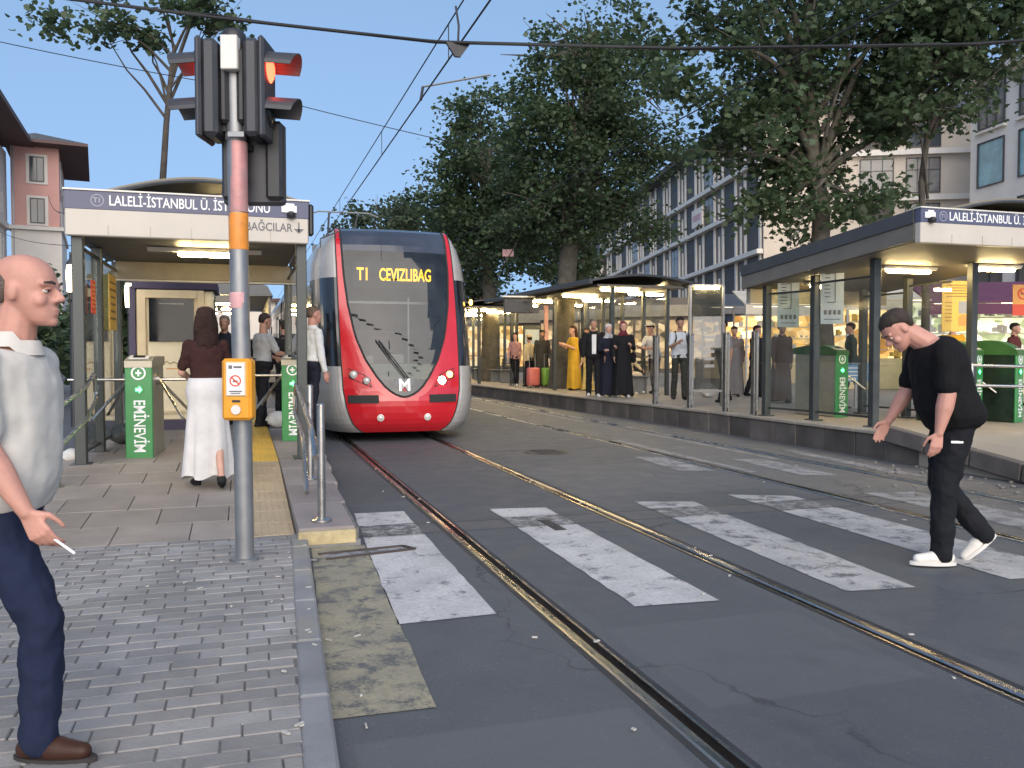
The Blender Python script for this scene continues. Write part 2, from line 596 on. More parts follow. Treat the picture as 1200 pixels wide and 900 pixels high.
def paint(name, col, col2, wear):
    """Road paint worn through to the asphalt underneath."""
    m, t, b = newmat(name)
    pos, base, mid, fine, cr, seam = asphalt_nodes(t)
    tone = ramp(t, noise(t, pos, 2.6, 6, .65), [(.3, col2), (.62, col)])
    tone = mixc(t, ramp(t, noise(t, pos, 38, 4, .7), [(.35, .45), (.6, 0.0)]), tone, tuple(c * .45 for c in col))
    w1 = noise(t, pos, 5.5, 9, .72, .3)
    w2 = noise(t, pos, 60, 3, .6)
    f = math_(t, 'ADD', w1, math_(t, 'MULTIPLY', math_(t, 'SUBTRACT', w2, .5), .22))
    keep = ramp(t, f, [(wear - .05, 1.0), (wear + .06, .08)])
    keep = math_(t, 'MULTIPLY', keep, math_(t, 'SUBTRACT', 1.0, math_(t, 'MULTIPLY', cr, .8)))
    m4 = boxmask(t, pos, .8, 5.3, 6.40, 6.84, .02, .15, mid)
    keep = math_(t, 'MULTIPLY', keep, math_(t, 'SUBTRACT', 1.0, math_(t, 'MULTIPLY', m4, ramp(t, noise(t, pos, 11, 6, .7), [(.4, .35), (.55, 1.0)]))))
    c = mixc(t, keep, base, tone)
    finish_road(t, b, c, mid, fine, cr, (.6, .8))
    return m


M['asphalt'] = asphalt()
M['zebra'] = paint('worn white road paint', (.58, .56, .54), (.40, .39, .38), .605)
M['zebra_mid'] = paint('dirty white road paint', (.50, .48, .46), (.33, .325, .32), .565)
M['zebra_old'] = paint('faded white road paint', (.36, .35, .34), (.22, .22, .22), .52)
M['yellow'] = paint('worn yellow road paint', (.35, .31, .21), (.235, .22, .17), .545)
M['paver'] = mat('blue grey concrete paver', (.268, .252, .238), .75, 0, .18, 3.0, .35, 70, rnd=.19, dirt=.5, dirtcol=(.135, .13, .125), world=True)
M['joint'] = mat('dusty paver joint', (.15, .145, .14), .95, 0, .3, 10, .4, 80, world=True)
M['kerb'] = mat('kerb stone', (.22, .22, .225), .75, 0, .2, 2.5, .3, 60, rnd=.1, dirt=.3, world=True)
M['kerb_paint'] = mat('kerb stone with worn yellow paint', (.22, .22, .225), .75, 0, .2, 2.5, .3, 60, rnd=.1, dirt=.75, dirtcol=(.36, .31, .18), world=True)
M['slab'] = mat('platform paving slab', (.275, .235, .20), .7, 0, .2, 2.0, .25, 70, rnd=.09, dirt=.4, dirtcol=(.13, .11, .095), world=True)
M['edge_slab'] = mat('pinkish granite platform edge', (.235, .205, .195), .65, 0, .16, 3.0, .25, 80, rnd=.07, dirt=.3, dirtcol=(.14, .12, .11), world=True)
M['tactile'] = mat('tan tactile tile', (.40, .31, .20), .7, 0, .14, 3.0, .15, 60, rnd=.06, dirt=.3, dirtcol=(.2, .16, .11), world=True)
M['tactile_yellow'] = mat('yellow tactile tile', (.58, .37, .05), .65, 0, .12, 3.0, .15, 60, rnd=.06, dirt=.25, dirtcol=(.3, .2, .06), world=True)
M['facing'] = mat('platform facing stone', (.115, .10, .088), .85, 0, .35, 1.6, .4, 40, rnd=.28, dirt=.6, dirtcol=(.045, .04, .036), world=True)
M['plat_top'] = mat('platform concrete paving', (.30, .265, .215), .7, 0, .16, 1.2, .2, 60, dirt=.3, dirtcol=(.17, .15, .13), world=True)
M['step_yellow'] = mat('yellow painted step', (.44, .36, .20), .8, 0, .3, 8, .3, 40, dirt=.7, dirtcol=(.2, .18, .15), world=True)
M['rail'] = mat('polished rail steel', (.40, .385, .365), .28, 1.0, .08, 2, .0, 60, dirt=.05, dirtcol=(.16, .10, .07), world=True, stretch=(6, .5, 1))
M['rail_side'] = mat('brown rail flank', (.09, .07, .06), .55, .6, .3, 4, .1, 40, world=True)
M['bitumen'] = mat('bitumen seal', (.028, .028, .03), .6, 0, .3, 6, .3, 60, world=True)

# ------------------------------------------------------------------ ground, road, rails
mb = MB()
mb.quad((-400, -200, -.35), (400, -200, -.35), (400, 700, -.35), (-400, 700, -.35))
tag(mb.build('ground', M['asphalt']), kind='structure')

RAILS = [(1.555, -1), (2.99, 1), (5.48, -1), (6.92, 1)]
cuts = [-60.0]
for rx, sgn in RAILS:
    cuts += [rx - .085, rx + .085]
cuts.append(120.0)
mb = MB()
for i in range(0, len(cuts), 2):
    a, b_ = cuts[i], cuts[i + 1]
    for y0, y1 in ((-20, 160), (160, 500)):
        mb.quad((a, y0, 0), (b_, y0, 0), (b_, y1, 0), (a, y1, 0))
road = tag(mb.build('road', M['asphalt']), kind='structure')

rl = ['left rail of the near track, closest to the kerb with the yellow patch',
      'right rail of the near track, running on between the zebra stripes',
      'near rail of the far track, just in front of the stooping man',
      'farthest rail, beside the stone facing of the far platform']
for (rx, sgn), lb in zip(RAILS, rl):
    tr = thing('tram_rail', lb, 'rail', (rx, 0, 0), 0, 'steel tram rails set flush in the road')
    g = -sgn                      # the groove lies on the inner side
    L0, L1 = -6.0, 120.0
    def prof(pts, nm, mt, sm=None):
        q = MB()
        q.prism([(x * g, L0, z) for x, z in (pts if g > 0 else pts[::-1])], (0, L1 - L0, 0))
        return q.build(nm, mt, tr, sm)
    prof([(-.048, -.06), (.004, -.06), (.004, -.006), (-.004, .003), (-.040, .004), (-.048, -.004)], 'rail_head', M['rail'])
    prof([(.044, -.06), (.060, -.06), (.060, .001), (.044, .001)], 'keeper_lip', M['rail'])
    prof([(.004, -.06), (.044, -.06), (.044, -.042), (.004, -.042)], 'groove_floor', M['rail_side'])
    prof([(-.085, -.06), (-.049, -.06), (-.049, -.002), (-.085, .0015)], 'bitumen_seal', M['bitumen'])
    prof([(.061, -.06), (.085, -.06), (.085, .0015), (.061, -.002)], 'bitumen_seal', M['bitumen'])

def sheet(name, pts, m, z=.004):
    q = MB()
    n = 24
    a, b_, c, d = [Vector((p[0], p[1], z)) for p in pts]
    va, vb = [], []
    for i in range(n + 1):
        k = i / n
        l, r_ = a.lerp(d, k), b_.lerp(c, k)
        j = .005
        va.append((l.x + random.uniform(-j, j), l.y, z)); vb.append((r_.x + random.uniform(-j, j), r_.y, z))
    for i in range(n):
        q.quad(va[i], vb[i], vb[i + 1], va[i + 1])
    return q.build(name, m, road)

sheet('crosswalk_stripe', [(.74, 4.28), (1.27, 4.30), (1.33, 7.38), (.90, 7.40)], M['zebra'])
sheet('crosswalk_stripe', [(2.03, 4.20), (2.53, 4.16), (2.58, 7.18), (2.08, 7.26)], M['zebra'])
sheet('crosswalk_stripe', [(3.33, 4.10), (3.78, 4.05), (4.00, 7.05), (3.47, 7.22)], M['zebra_mid'])
sheet('crosswalk_stripe', [(4.46, 4.02), (5.05, 3.98), (5.08, 7.05), (4.52, 7.30)], M['zebra_mid'])
sheet('crosswalk_stripe', [(5.85, 4.0), (6.4, 4.0), (6.4, 6.9), (5.85, 7.0)], M['zebra_old'])
sheet('yellow_kerb_marking', [(.30, 3.23), (.71, 3.22), (.82, 6.14), (.45, 6.22)], M['yellow'])
for pts in ([(5.6, 8.6), (5.72, 8.6), (5.75, 12.5), (5.62, 12.5)], [(6.05, 8.2), (6.45, 8.1), (6.5, 9.6), (6.1, 9.8)],
            [(7.15, 8.1), (7.35, 7.6), (7.5, 10.4), (7.35, 10.5)], [(6.62, 9.6), (6.72, 9.6), (6.74, 13.5), (6.63, 13.5)],
            [(4.9, 9.0), (5.3, 8.8), (5.35, 10.2), (5.0, 10.4)], [(6.55, 16), (6.63, 16), (6.66, 27), (6.58, 27)]):
    sheet('faded_road_marking', pts, M['zebra_old'])

# recessed inlet slot in the second stripe and a round cover in the far lane
mb = MB()
mb.box((2.36, 6.42, .006), (.09, .42, .006)); mb.box((2.36, 6.42, .0075), (.05, .38, .006))
tag(mb.build('drain_slot', M['bitumen']), 'short dark drain slot let into the second zebra stripe', 'drain')
mc = thing('manhole_cover', 'round dark manhole cover in the asphalt between the two tracks', 'manhole cover', (4.06, 11.27, 0))
q = MB(); q.lathe([(.33, .001), (.33, .007), (.30, .007), (.30, .003)], 28); q.build('cover_ring', M['rail_side'], mc, 40)
q = MB(); q.lathe([(.295, .001), (.295, .005), (.0, .006)], 28)
for i in range(6):
    q.box((0, -.2 + .08 * i, .008), (.36, .025, .006))
q.build('cover_plate', M['bitumen'], mc)
dr = thing('road_drain', 'broken rusty drain frame at the end of the left platform step', 'drain', (.78, 6.02, 0))
q = MB()
q.bar((-.3, -.08, .008), (.3, .0, .008), .03, .012); q.bar((-.26, -.24, .008), (.36, -.12, .008), .03, .012); q.bar((.3, .0, .008), (.36, -.12, .008), .03, .012)
q.build('frame_bar', M['rail_side'], dr)
q = MB(); q.quad((-.26, -.22, .0055), (.33, -.12, .0055), (.29, -.015, .0055), (-.28, -.09, .0055)); q.build('concrete_fill', M['zebra_old'], dr)

# ------------------------------------------------------------------ near pavement of small pavers
PZ = .06
pav = MB()
pav.prism([(-9, -6, -.3), (.14, -6, -.3), (.22, 2.0, -.3), (.33, 6.42, -.3), (-9, 6.42, -.3)], (0, 0, .3 + PZ - .007))
pavement = tag(pav.build('pavement', M['joint']), kind='structure')
BL, BW, GAP = .20, .105, .006
pm = []
for i in range(5):
    q = MB()
    q.box((0, 0, -.0195), (BL - GAP, BW - GAP, .04), None, .004)
    me = q.mesh('paver', M['paver'])
    pm.append(me)
cells = []
row = 0
y = 6.36
while y > 1.2:
    x = -5.2 + (row % 2) * BL / 2 + random.uniform(-.02, .02)
    lim = .165 + (y - 2.85) * .042 + .012
    while x - BL / 2 < lim - .02:
        x0 = x - BL / 2
        if x0 > lim - .02:
            break
        wdt = min(BL, lim - x0)
        cells.append((x0 + wdt / 2, y, wdt))
        x += BL
    y -= BW
    row += 1
def inview(c):
    d = c[1] * .954 + c[0] * .3007
    a = c[0] * .954 - c[1] * .3007
    return d > 2.7 and abs(a) / d < .61
view = sorted([c for c in cells if inview(c)], key=lambda c: c[1])
near = set(view[:296])
rest = MB()
for c in cells:
    dz = random.uniform(-.0025, .0025) if random.random() > .06 else random.uniform(-.007, -.004)
    if c in near:
        o = link('paver', random.choice(pm), pavement, (c[0], c[1] + random.uniform(-.004, .004), PZ + dz))
        o.rotation_euler = (random.uniform(-.012, .012), random.uniform(-.008, .008), random.uniform(-.014, .014))
        o.scale = ((c[2] - GAP) / (BL - GAP), 1, 1)
    else:
        b0 = len(rest.v)
        rest.box((c[0], c[1], PZ - .02 + dz), (c[2] - GAP, BW - GAP, .045), random.uniform(-.02, .02), .005)
tag(rest.build('paver_field', M['paver'], pavement), kind='stuff')
yk = 2.0
while yk < 6.3:
    L = .66 if yk < 5.5 else .45
    q = MB(); q.box((0, 0, -.06), (.115, L - .012, .17), None, .012)
    o = q.build('kerb_stone', M['kerb_paint'] if yk > 3.4 else M['kerb'], pavement, None, (.165 + (yk + L / 2 - 2.85) * .042 + .065, yk + L / 2, PZ - .018))
    o.rotation_euler = (0, random.uniform(-.02, .02), R(-2.4))
    yk += L
# cigarette ends and scraps lying about the kerb
lit = MB()
for i in range(45):
    x = random.gauss(.22, .16) if random.random() < .5 else random.uniform(-2.2, .1)
    yy = random.uniform(2.6, 6.2)
    x += (yy - 2.85) * .042
    z = PZ + .006 if x < .26 + (yy - 2.85) * .042 else .008
    lit.box((x, yy, z + .002), (random.uniform(.012, .04), random.uniform(.006, .012), .006), random.uniform(0, 3))
for i in range(26):
    lit.box((random.choice([1.4, 2.87, 5.4, 3.1]) + random.gauss(0, .12), random.uniform(2.5, 9), .01), (random.uniform(.012, .035), random.uniform(.008, .018), .006), random.uniform(0, 3))
tag(lit.build('litter', M['litter']), 'scattered cigarette ends and paper scraps on pavers and road', 'litter', kind='stuff')

# ------------------------------------------------------------------ left platform with its ramp
def ramp_z(y):
    return .055 + (.25 - .055) * min(1, max(0, (y - 6.42) / 3.1))
plat = MB()
EX = .95
prof = [(6.42, .03), (9.52, .225), (60, .225)]
poly = [(-1.95, 6.42, -.3)] + [(-1.95, yy, z) for yy, z in prof] + [(-1.95, 60, -.3)]
plat.prism(poly, (2.32, 0, 0))
plat.prism([(.371, 6.22, -.3), (.371, 6.22, .12), (.371, 9.5, .215), (.371, 60, .225), (.371, 60, -.3)], (.42, 0, 0))
lplat = tag(plat.build('platform', M['joint']), kind='structure')
def slab(name, m, x0, x1, y0, y1, z0, z1, th=.06, gap=.006, bev=.004, par=None):
    q = MB()
    cx, cy = (x0 + x1) / 2, (y0 + y1) / 2
    q.box((0, 0, -th / 2), (x1 - x0 - gap, y1 - y0 - gap, th), None, bev)
    o = q.build(name, m, par, None, (cx, cy, (z0 + z1) / 2 + random.uniform(-.002, .003)))
    o.rotation_euler = (math.atan2(z1 - z0, y1 - y0) + random.uniform(-.003, .003), random.uniform(-.004, .004), 0)
    return o
yy = 6.43
k = 0
while yy < 16.9:
    st = .52
    x = -1.94
    off = (.26 if k % 2 else 0)
    xs = [-1.94] + [v for v in (-1.94 + off + .52 * j for j in range(1, 4)) if v < -.08] + [-.04]
    for a, b_ in zip(xs[:-1], xs[1:]):
        if b_ - a > .05:
            slab('paving_slab', M['slab'], a, b_, yy, yy + st, ramp_z(yy), ramp_z(yy + st), par=lplat)
    yy += st; k += 1
yy, k = 6.43, 0
while yy < 16.8:
    far = yy > 9.15
    L = .37
    q = MB()
    q.box((0, 0, -.03), (.385, L - .006, .06), None, .004)
    for i in range(7):
        q.box((-.15 + .05 * i, 0, .0025), (.022, L - .03, .006), None, .002)
    o = q.build('tactile_tile', M['tactile_yellow'] if far else M['tactile'], lplat, None, (.16, yy + L / 2, (ramp_z(yy) + ramp_z(yy + L)) / 2 + .001))
    o.rotation_euler = (math.atan2(ramp_z(yy + L) - ramp_z(yy), L), 0, random.uniform(-.004, .004))
    yy += L
def ez(y):
    return .135 + (.235 - .135) * min(1, max(0, (y - 6.2) / 3.3))
yy, k = 6.21, 0
while yy < 18:
    L = .9
    xr = min(EX, .745 + (yy - 6.2) * .036)
    slab('edge_slab', M['edge_slab'], .362, xr + .02, yy, yy + L, ez(yy), ez(yy + L), .10, par=lplat)
    yy += L; k += 1
q = MB(); q.box((.565, 6.20, .065), (.41, .05, .10), None, .008); q.build('step_nosing', M['step_yellow'], lplat)
q = MB(); q.prism([(.345, 6.18, -.02), (.80, 6.18, -.02), (.80, 6.18, .04), (.345, 6.18, .05)], (0, .08, 0)); q.build('step_riser', M['kerb'], lplat)

# ------------------------------------------------------------------ far platform with stone facing
def edge_x(y):
    return 8.0 - max(0, y - 13) * .045
RZ = .36
q = MB()
ys = [8.5, 10, 13, 16, 20, 25, 32, 45]
for a, b_ in zip(ys[:-1], ys[1:]):
    q.add([(edge_x(a) - .03, a, RZ), (30, a, RZ), (30, b_, RZ), (edge_x(b_) - .03, b_, RZ)], [(0, 1, 2, 3)])
q.add([(30, 8.5, RZ), (30, 8.5, -.3), (30, 45, -.3), (30, 45, RZ)], [(0, 1, 2, 3)])
q.add([(edge_x(8.5), 8.5, RZ), (edge_x(8.5), 8.5, -.3), (30, 8.5, -.3), (30, 8.5, RZ)], [(0, 1, 2, 3)])
# the ramp that brings the platform down to the road
q.add([(7.95, 8.5, RZ), (7.95, 5.6, .02), (13, 5.6, .02), (13, 8.5, RZ)], [(0, 1, 2, 3)])
q.add([(7.95, 8.5, RZ), (7.95, 8.5, -.3), (7.95, 5.6, -.3), (7.95, 5.6, .02)], [(0, 1, 2, 3)])
rplat = tag(q.build('platform', M['plat_top']), kind='structure')
yy = 8.45
while yy < 33:
    L = random.uniform(.42, .75) if yy < 22 else 1.5
    x = edge_x(yy + L / 2)
    hh = RZ - .045
    q = MB(); q.box((0, 0, 0), (.12, L - .014, hh + .05), None, .008)
    o = q.build('facing_stone', M['facing'], rplat, None, (x + .03 + random.uniform(-.006, .006), yy + L / 2, hh / 2 - .028))
    o.rotation_euler = (0, 0, R(2.6) if yy > 13 else 0)
    q = MB(); q.box((0, 0, 0), (.34, L - .006, .05), None, .01)
    o = q.build('coping_stone', M['plat_top'], rplat, None, (x + .115, yy + L / 2, RZ - .018))
    o.rotation_euler = (0, 0, R(2.6) if yy > 13 else 0)
    yy += L
yy = 5.62
while yy < 8.4:
    L = .68
    q = MB(); q.box((0, 0, 0), (.14, L - .012, .2), None, .012)
    z = .02 + (yy + L / 2 - 5.6) / 2.9 * (RZ - .02)
    o = q.build('kerb_stone', M['facing'], rplat, None, (7.93, yy + L / 2, z - .06))
    o.rotation_euler = (math.atan2(RZ - .02, 2.9), 0, 0)
    yy += L
# rubble along the broken edge by the far rail
q = MB()
for i in range(80):
    x, yy = random.uniform(7.05, 7.85), random.uniform(4.6, 9.2)
    if random.random() < .3:
        x, yy = random.gauss(6.4, .3), random.gauss(6.6, .9)
    r_ = random.uniform(.008, .035) * (1.6 if random.random() < .1 else 1)
    q.ell((x, yy, r_ * .3), (r_, r_ * random.uniform(.6, 1), r_ * .55), 6, 4, Matrix.Rotation(random.uniform(0, 3), 3, 'Z'))
tag(q.build('rubble', mat('crumbled concrete', (.17, .155, .14), .95, 0, .4, 20)), 'crumbled concrete bits beside the far rail', 'rubble', kind='stuff')
# ------------------------------------------------------------------ station shelters
def fit_text(s, width, height, m, parent, loc, rot=(R(90), 0, 0), bold=.0, name='lettering'):
    o = text(s, height * 1.38, m, parent, loc, rot, .0015, 'LEFT', bold, name)
    o.scale = (width / xspan(o), 1, 1)
    return o


def lamp_unit(parent, x, y, z, L, tube, name='ceiling_lamp'):
    q = MB()
    q.loft([[(x + sx * L / 2, y - .07, z + .04), (x + sx * L / 2, y - .04, z), (x + sx * L / 2, y + .04, z), (x + sx * L / 2, y + .07, z + .04)] for sx in (-1, 1)])
    f = q.build(name, M['lampfit'], parent)
    q = MB(); q.tube([(x - tube / 2, y, z - .02), (x - tube / 2 + .03, y, z - .022), (x + tube / 2 - .03, y, z - .022), (x + tube / 2, y, z - .02)], [.02, .032, .032, .02], 10)
    q.build('tube', M['lamp'], f, 60)
    return f


def badge(parent, x, y, z, r=.062):
    q = MB(); q.lathe([(r, -.002), (r, .002), (r * .86, .002), (r * .86, -.002)], 24, (x, y, z), 'Y')
    b = q.build('route_badge', M['grey_badge'], parent)
    text('T1', r * 1.1, M['grey_badge'], b, (x, y - .001, z), align='CENTER', bold=.002)
    return b
M['grey_badge'] = mat('faded grey print', (.30, .30, .36), .5, 0, .05)


def shelter(label, loc, W, D, z0, zt, posts, panes, drop=0.0, left=True, lamps=()):
    """Roofed entrance: local x across the street, y along it, origin at the sign's front left lower corner on the floor."""
    t = thing('tram_shelter', label, 'tram shelter', loc, 0, 'entrance shelters of the tram stop')
    dz = lambda y: -drop * max(0, y) / D
    for (x, y) in posts:
        h = z0 + dz(y) + .03
        q = MB(); q.box((x, y, h / 2), (.11, .11, h), None, .008)
        p = q.build('post', M['post'], t)
        q = MB(); q.box((x, y, .012), (.2, .2, .024), None, .006)
        q.build('base_plate', M['post'], p)
    # sign board: cream body with the slate band on top
    q = MB(); q.box((W / 2, -.05, (z0 + zt) / 2), (W, .10, zt - z0), None, .01)
    sg = q.build('sign_board', M['sign_cream'], t)
    bh = (zt - z0) * .40
    q = MB(); q.box((W / 2, -.054, zt - bh / 2 - .008), (W + .006, .102, bh), None, .004)
    q.build('name_band', M['sign_navy'], sg)
    q = MB(); q.box((W / 2, -.05, zt + .005), (W + .03, .13, .016)); q.build('cap_strip', M['lampfit'], sg)
    for i in range(1, 6):
        q = MB(); q.box((W * i / 6, -.102, z0 + .06), (.004, .004, .11)); q.build('panel_seam', M['beam'], sg)
    zb = zt - bh / 2 - .008
    if left:
        badge(sg, .30, -.107, zb)
        fit_text('LALELİ-İSTANBUL Ü. İSTASYONU', 1.56, .105, M['white_ink'], sg, (.405, -.106, zb), bold=.0015)
        fit_text('BAĞCILAR', .48, .09, M['grey_ink'], sg, (1.72, -.101, z0 + .16), bold=.002)
        q = MB(); q.box((2.27, -.102, z0 + .175), (.014, .004, .10)); q.prism([(2.215, -.104, z0 + .155), (2.325, -.104, z0 + .155), (2.27, -.104, z0 + .105)], (0, .004, 0)); q.build('arrow', M['grey_ink'], sg)
        ix = 2.17
    else:
        badge(sg, .34, -.107, zb)
        fit_text('LALELİ-İSTANBUL Ü. İSTASYONU', 1.86, .108, M['white_ink'], sg, (.43, -.106, zb), bold=.0015)
        ix = .13
    q = MB(); q.box((ix, -.113, zb + .005), (.16, .014, .075), None, .004); q.box((ix + .01, -.114, zb + .05), (.09, .014, .03), None, .004)
    q.build('tram_pictogram', M['white_ink'], sg)
    q = MB(); q.lathe([(.0, -.03), (.03, -.028), (.045, -.01), (.045, .03)], 14, (ix + .02, -.13, zb - .065)); q.box((ix + .02, -.12, zb - .03), (.05, .06, .02))
    q.build('dome_camera', M['black'], sg, 40)
    # side fascias
    for sx in (0.02, W - .02):
        q = MB(); q.prism([(sx - .05, .0, zt - .18), (sx + .05, .0, zt - .18), (sx + .05, .0, zt - .01), (sx - .05, .0, zt - .01)], (0, D, dz(D)))
        sf = q.build('side_fascia', M['fascia'], t)
        q = MB(); q.prism([(sx - .03, .002, z0 + .04), (sx + .03, .002, z0 + .04), (sx + .03, .002, zt - .182), (sx - .03, .002, zt - .182)], (0, D - .004, dz(D)))
        q.build('soffit_board', M['soffit'], sf)
    # ceiling
    q = MB(); q.add([(.08, .01, z0 + .04), (W - .08, .01, z0 + .04), (W - .08, D, z0 + .04 + dz(D)), (.08, D, z0 + .04 + dz(D)),
                     (.08, .01, z0 + .08), (W - .08, .01, z0 + .08), (W - .08, D, z0 + .08 + dz(D)), (.08, D, z0 + .08 + dz(D))],
                    [(3, 2, 1, 0), (4, 5, 6, 7), (0, 1, 5, 4), (1, 2, 6, 5), (2, 3, 7, 6), (3, 0, 4, 7)])
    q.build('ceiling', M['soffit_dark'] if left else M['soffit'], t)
    # rear beam
    zz = z0 + dz(D)
    q = MB(); q.box((W / 2 + .02, D - .06, zz - .075), (W - .12, .12, .24), None, .01); rb = q.build('rear_beam', M['beam'], t)
    q = MB(); q.box((W / 2 + .02, D - .06, zz - .205), (W - .12, .14, .02)); q.build('drip_edge', M['lampfit'], rb)
    # barrel roof
    xa, xb = W * .13, W * .985
    def arc(off, y):
        pts = []
        for i in range(19):
            k = i / 18
            x = xa + (xb - xa) * k
            h = math.sin(math.pi * k) * .20 - .03
            pts.append((x, y, zt + h + off + dz(y)))
        return pts
    q = MB()
    for y0, y1 in ((-.08, D * .33), (D * .33, D * .66), (D * .66, D + .1)):
        lo0, lo1, hi0, hi1 = arc(0, y0 + .01), arc(0, y1 - .01), arc(.03, y0 + .01), arc(.03, y1 - .01)
        for i in range(18):
            q.quad(lo0[i], lo1[i], lo1[i + 1], lo0[i + 1]); q.quad(hi0[i], hi0[i + 1], hi1[i + 1], hi1[i])
            q.quad(lo0[i], lo0[i + 1], hi0[i + 1], hi0[i]); q.quad(lo1[i + 1], lo1[i], hi1[i], hi1[i + 1])
    q.build('barrel_roof', M['roofskin'], t, 40)
    for y in (-.07, D * .33, D * .66, D + .08):
        q = MB(); q.tube([(p[0], y, p[2] - .01) for p in arc(0, y)], .022, 6)
        q.build('roof_rib', M['fascia'], t, 50)
    for (a, b_, za, zb2, mt) in panes:
        d = Vector((b_[0] - a[0], b_[1] - a[1], 0)); L = d.length
        q = MB(); q.bar((a[0], a[1], (za + zb2) / 2), (b_[0], b_[1], (za + zb2) / 2), .012, zb2 - za)
        pn = q.build('glass_pane', M[mt], t)
        for zq in (za, zb2):
            q = MB(); q.bar((a[0], a[1], zq), (b_[0], b_[1], zq), .03, .03); q.build('pane_rail', M['post'], pn)
    for (x, y, L, tb) in lamps:
        lamp_unit(t, x, y, z0 - .01 + dz(y), L, tb)
    return t


M['roofskin'] = mat('tan curved roof sheet', (.20, .175, .12), .5, 0, .12, 2, dirt=.2)
ls = shelter('tram shelter over the ramp with the ticket kiosk behind it', (-1.68, 9.6, .235), 2.37, 2.9, 2.335, 2.79,
             [(.09, .06), (.09, 1.25), (.09, 2.84), (2.30, .06), (2.30, 2.84)],
             [((.09, .13), (.09, 1.18), .12, 2.25, 'glass_dirty'), ((.09, 1.32), (.09, 2.77), .12, 2.25, 'glass_dirty'), ((2.30, .9), (2.30, 2.77), 1.1, 2.2, 'glass')],
             0.0, True, [(1.28, 1.0, 1.25, .60)])
lamp_unit(ls, 1.35, 2.2, 2.82, .5, .12, 'roof_lamp')
q = MB(); q.box((2.40, -.02, 2.60), (.06, .10, .34), None, .02); q.build('end_bracket', M['black'], ls)
rs = shelter('tram shelter with dark sloping canopy and glass sides on the far platform', (8.0, 8.69, .36), 2.9, 3.85, 2.40, 2.83,
             [(.36, 1.1), (.36, 2.4), (.20, 3.42), (2.06, 1.1), (2.1, 2.4), (2.1, 3.42)],
             [((.36, 1.17), (.36, 2.33), .14, 2.1, 'glass'), ((.355, 2.47), (.215, 3.36), .14, 2.0, 'glass_dirty'), ((2.08, 1.5), (2.1, 2.33), .14, 2.1, 'glass'), ((2.1, 2.47), (2.1, 3.36), .14, 2.0, 'glass')],
             .33, False, [(1.33, 1.55, .95, .78), (2.55, 1.2, .95, .78), (.9, 3.0, .5, .36)])

# maps, posters and notices (each hangs on the shelter it belongs to but lifts off: things)
def route_map(label, loc, rz, w_, h_):
    t = thing('route_map', label, 'route map', loc, rz, 'route maps hung in the far shelter')
    q = MB(); q.box((0, 0, 0), (w_, .012, h_)); q.build('board', M['paper_blue'], t)
    q = MB(); q.box((w_ * .12, -.008, h_ * .12), (.014, .004, h_ * .5)); q.box((-w_ * .05, -.008, -h_ * .13), (w_ * .36, .004, .014)); q.box((w_ * .02, -.008, h_ * .37), (w_ * .22, .004, .014))
    for i in range(7):
        q.box((-w_ * .22, -.008, h_ * (.36 - .065 * i)), (w_ * random.uniform(.2, .34), .004, .016))
    q.build('route_line', M['grey_ink'], t)
    for i in range(4):
        q = MB(); x = w_ * (-.3 + .2 * i)
        q.box((x, -.008, -h_ * .30), (w_ * .13, .004, .07), None); q.box((x, -.0095, -h_ * .30), (w_ * .06, .004, .03))
        q.build('ticket_symbol', M['grey_ink'], t)
    q = MB(); q.box((0, -.008, -h_ * .42), (w_ * .7, .004, .012)); q.box((0, -.008, h_ * .45), (w_ * .7, .004, .02)); q.build('print', M['sign_navy'], t)
    return t
M['paper_blue'] = mat('pale blue printed board', (.42, .49, .54), .5, 0, .05)
route_map('pale blue route map hung on the glass, left one of two', (8.42, 11.85, 2.22), R(-22), .34, .80)
route_map('pale blue route map hung on the glass, right one of two', (8.56, 10.95, 2.28), R(-22), .34, .88)
yp = thing('notice_poster', 'yellow notice poster hanging behind the stooping man', 'poster', (11.1, 11.1, 2.16), R(-14))
q = MB(); q.box((0, 0, 0), (.52, .01, .82)); q.build('sheet', M['yellow_poster'], yp)
q = MB()
for i in range(5):
    q.box((-.02, -.008, .34 - .045 * i), (random.uniform(.3, .42), .004, .014))
for i in range(6):
    q.box((-.15, -.008, .06 - .06 * i), (.12, .004, .012))
q.build('print', M['ink_brown'], yp)
q = MB(); q.box((.1, -.008, -.02), (.16, .004, .2)); q.build('photo_square', M['tram_grey'], yp)
q = MB(); q.prism([(.02, -.008, -.32), (.18, -.008, -.32), (.18, -.008, -.17), (.10, -.008, -.13), (.02, -.008, -.17)], (0, .004, 0)); q.build('drawing', M['poster_orange'], yp)
ns = thing('no_smoking_sign', 'orange and red no smoking sign at the right edge of the far shelter', 'sign', (10.62, 9.45, 2.15), R(-14))
q = MB(); q.box((0, 0, .08), (.30, .012, .28)); q.build('sheet', M['poster_orange'], ns)
q = MB(); q.box((0, 0, -.14), (.30, .012, .16)); q.build('red_field', M['poster_red'], ns)
q = MB(); q.lathe([(.085, -.003), (.085, .003), (.062, .003), (.062, -.003)], 22, (0, -.009, .09), 'Y'); q.bar((-.055, -.009, .145), (.055, -.009, .035), .016, .006, (0, 1, 0)); q.build('prohibition_ring', M['poster_red'], ns)
q = MB(); q.box((0, -.008, .09), (.08, .003, .018)); q.build('cigarette', M['black'], ns)
bs = thing('platform_sign', 'small blue notice board on a post behind the glass of the far shelter', 'sign', (11.0, 13.35, .36), R(-17))
q = MB(); q.box((0, 0, .68), (.55, .02, .36), None, .008); q.build('board', M['blue_sign'], bs)
q = MB(); q.box((0, .02, .34), (.05, .03, .68)); q.box((0, .02, .02), (.24, .2, .03)); q.build('post', M['galv'], bs)
q = MB()
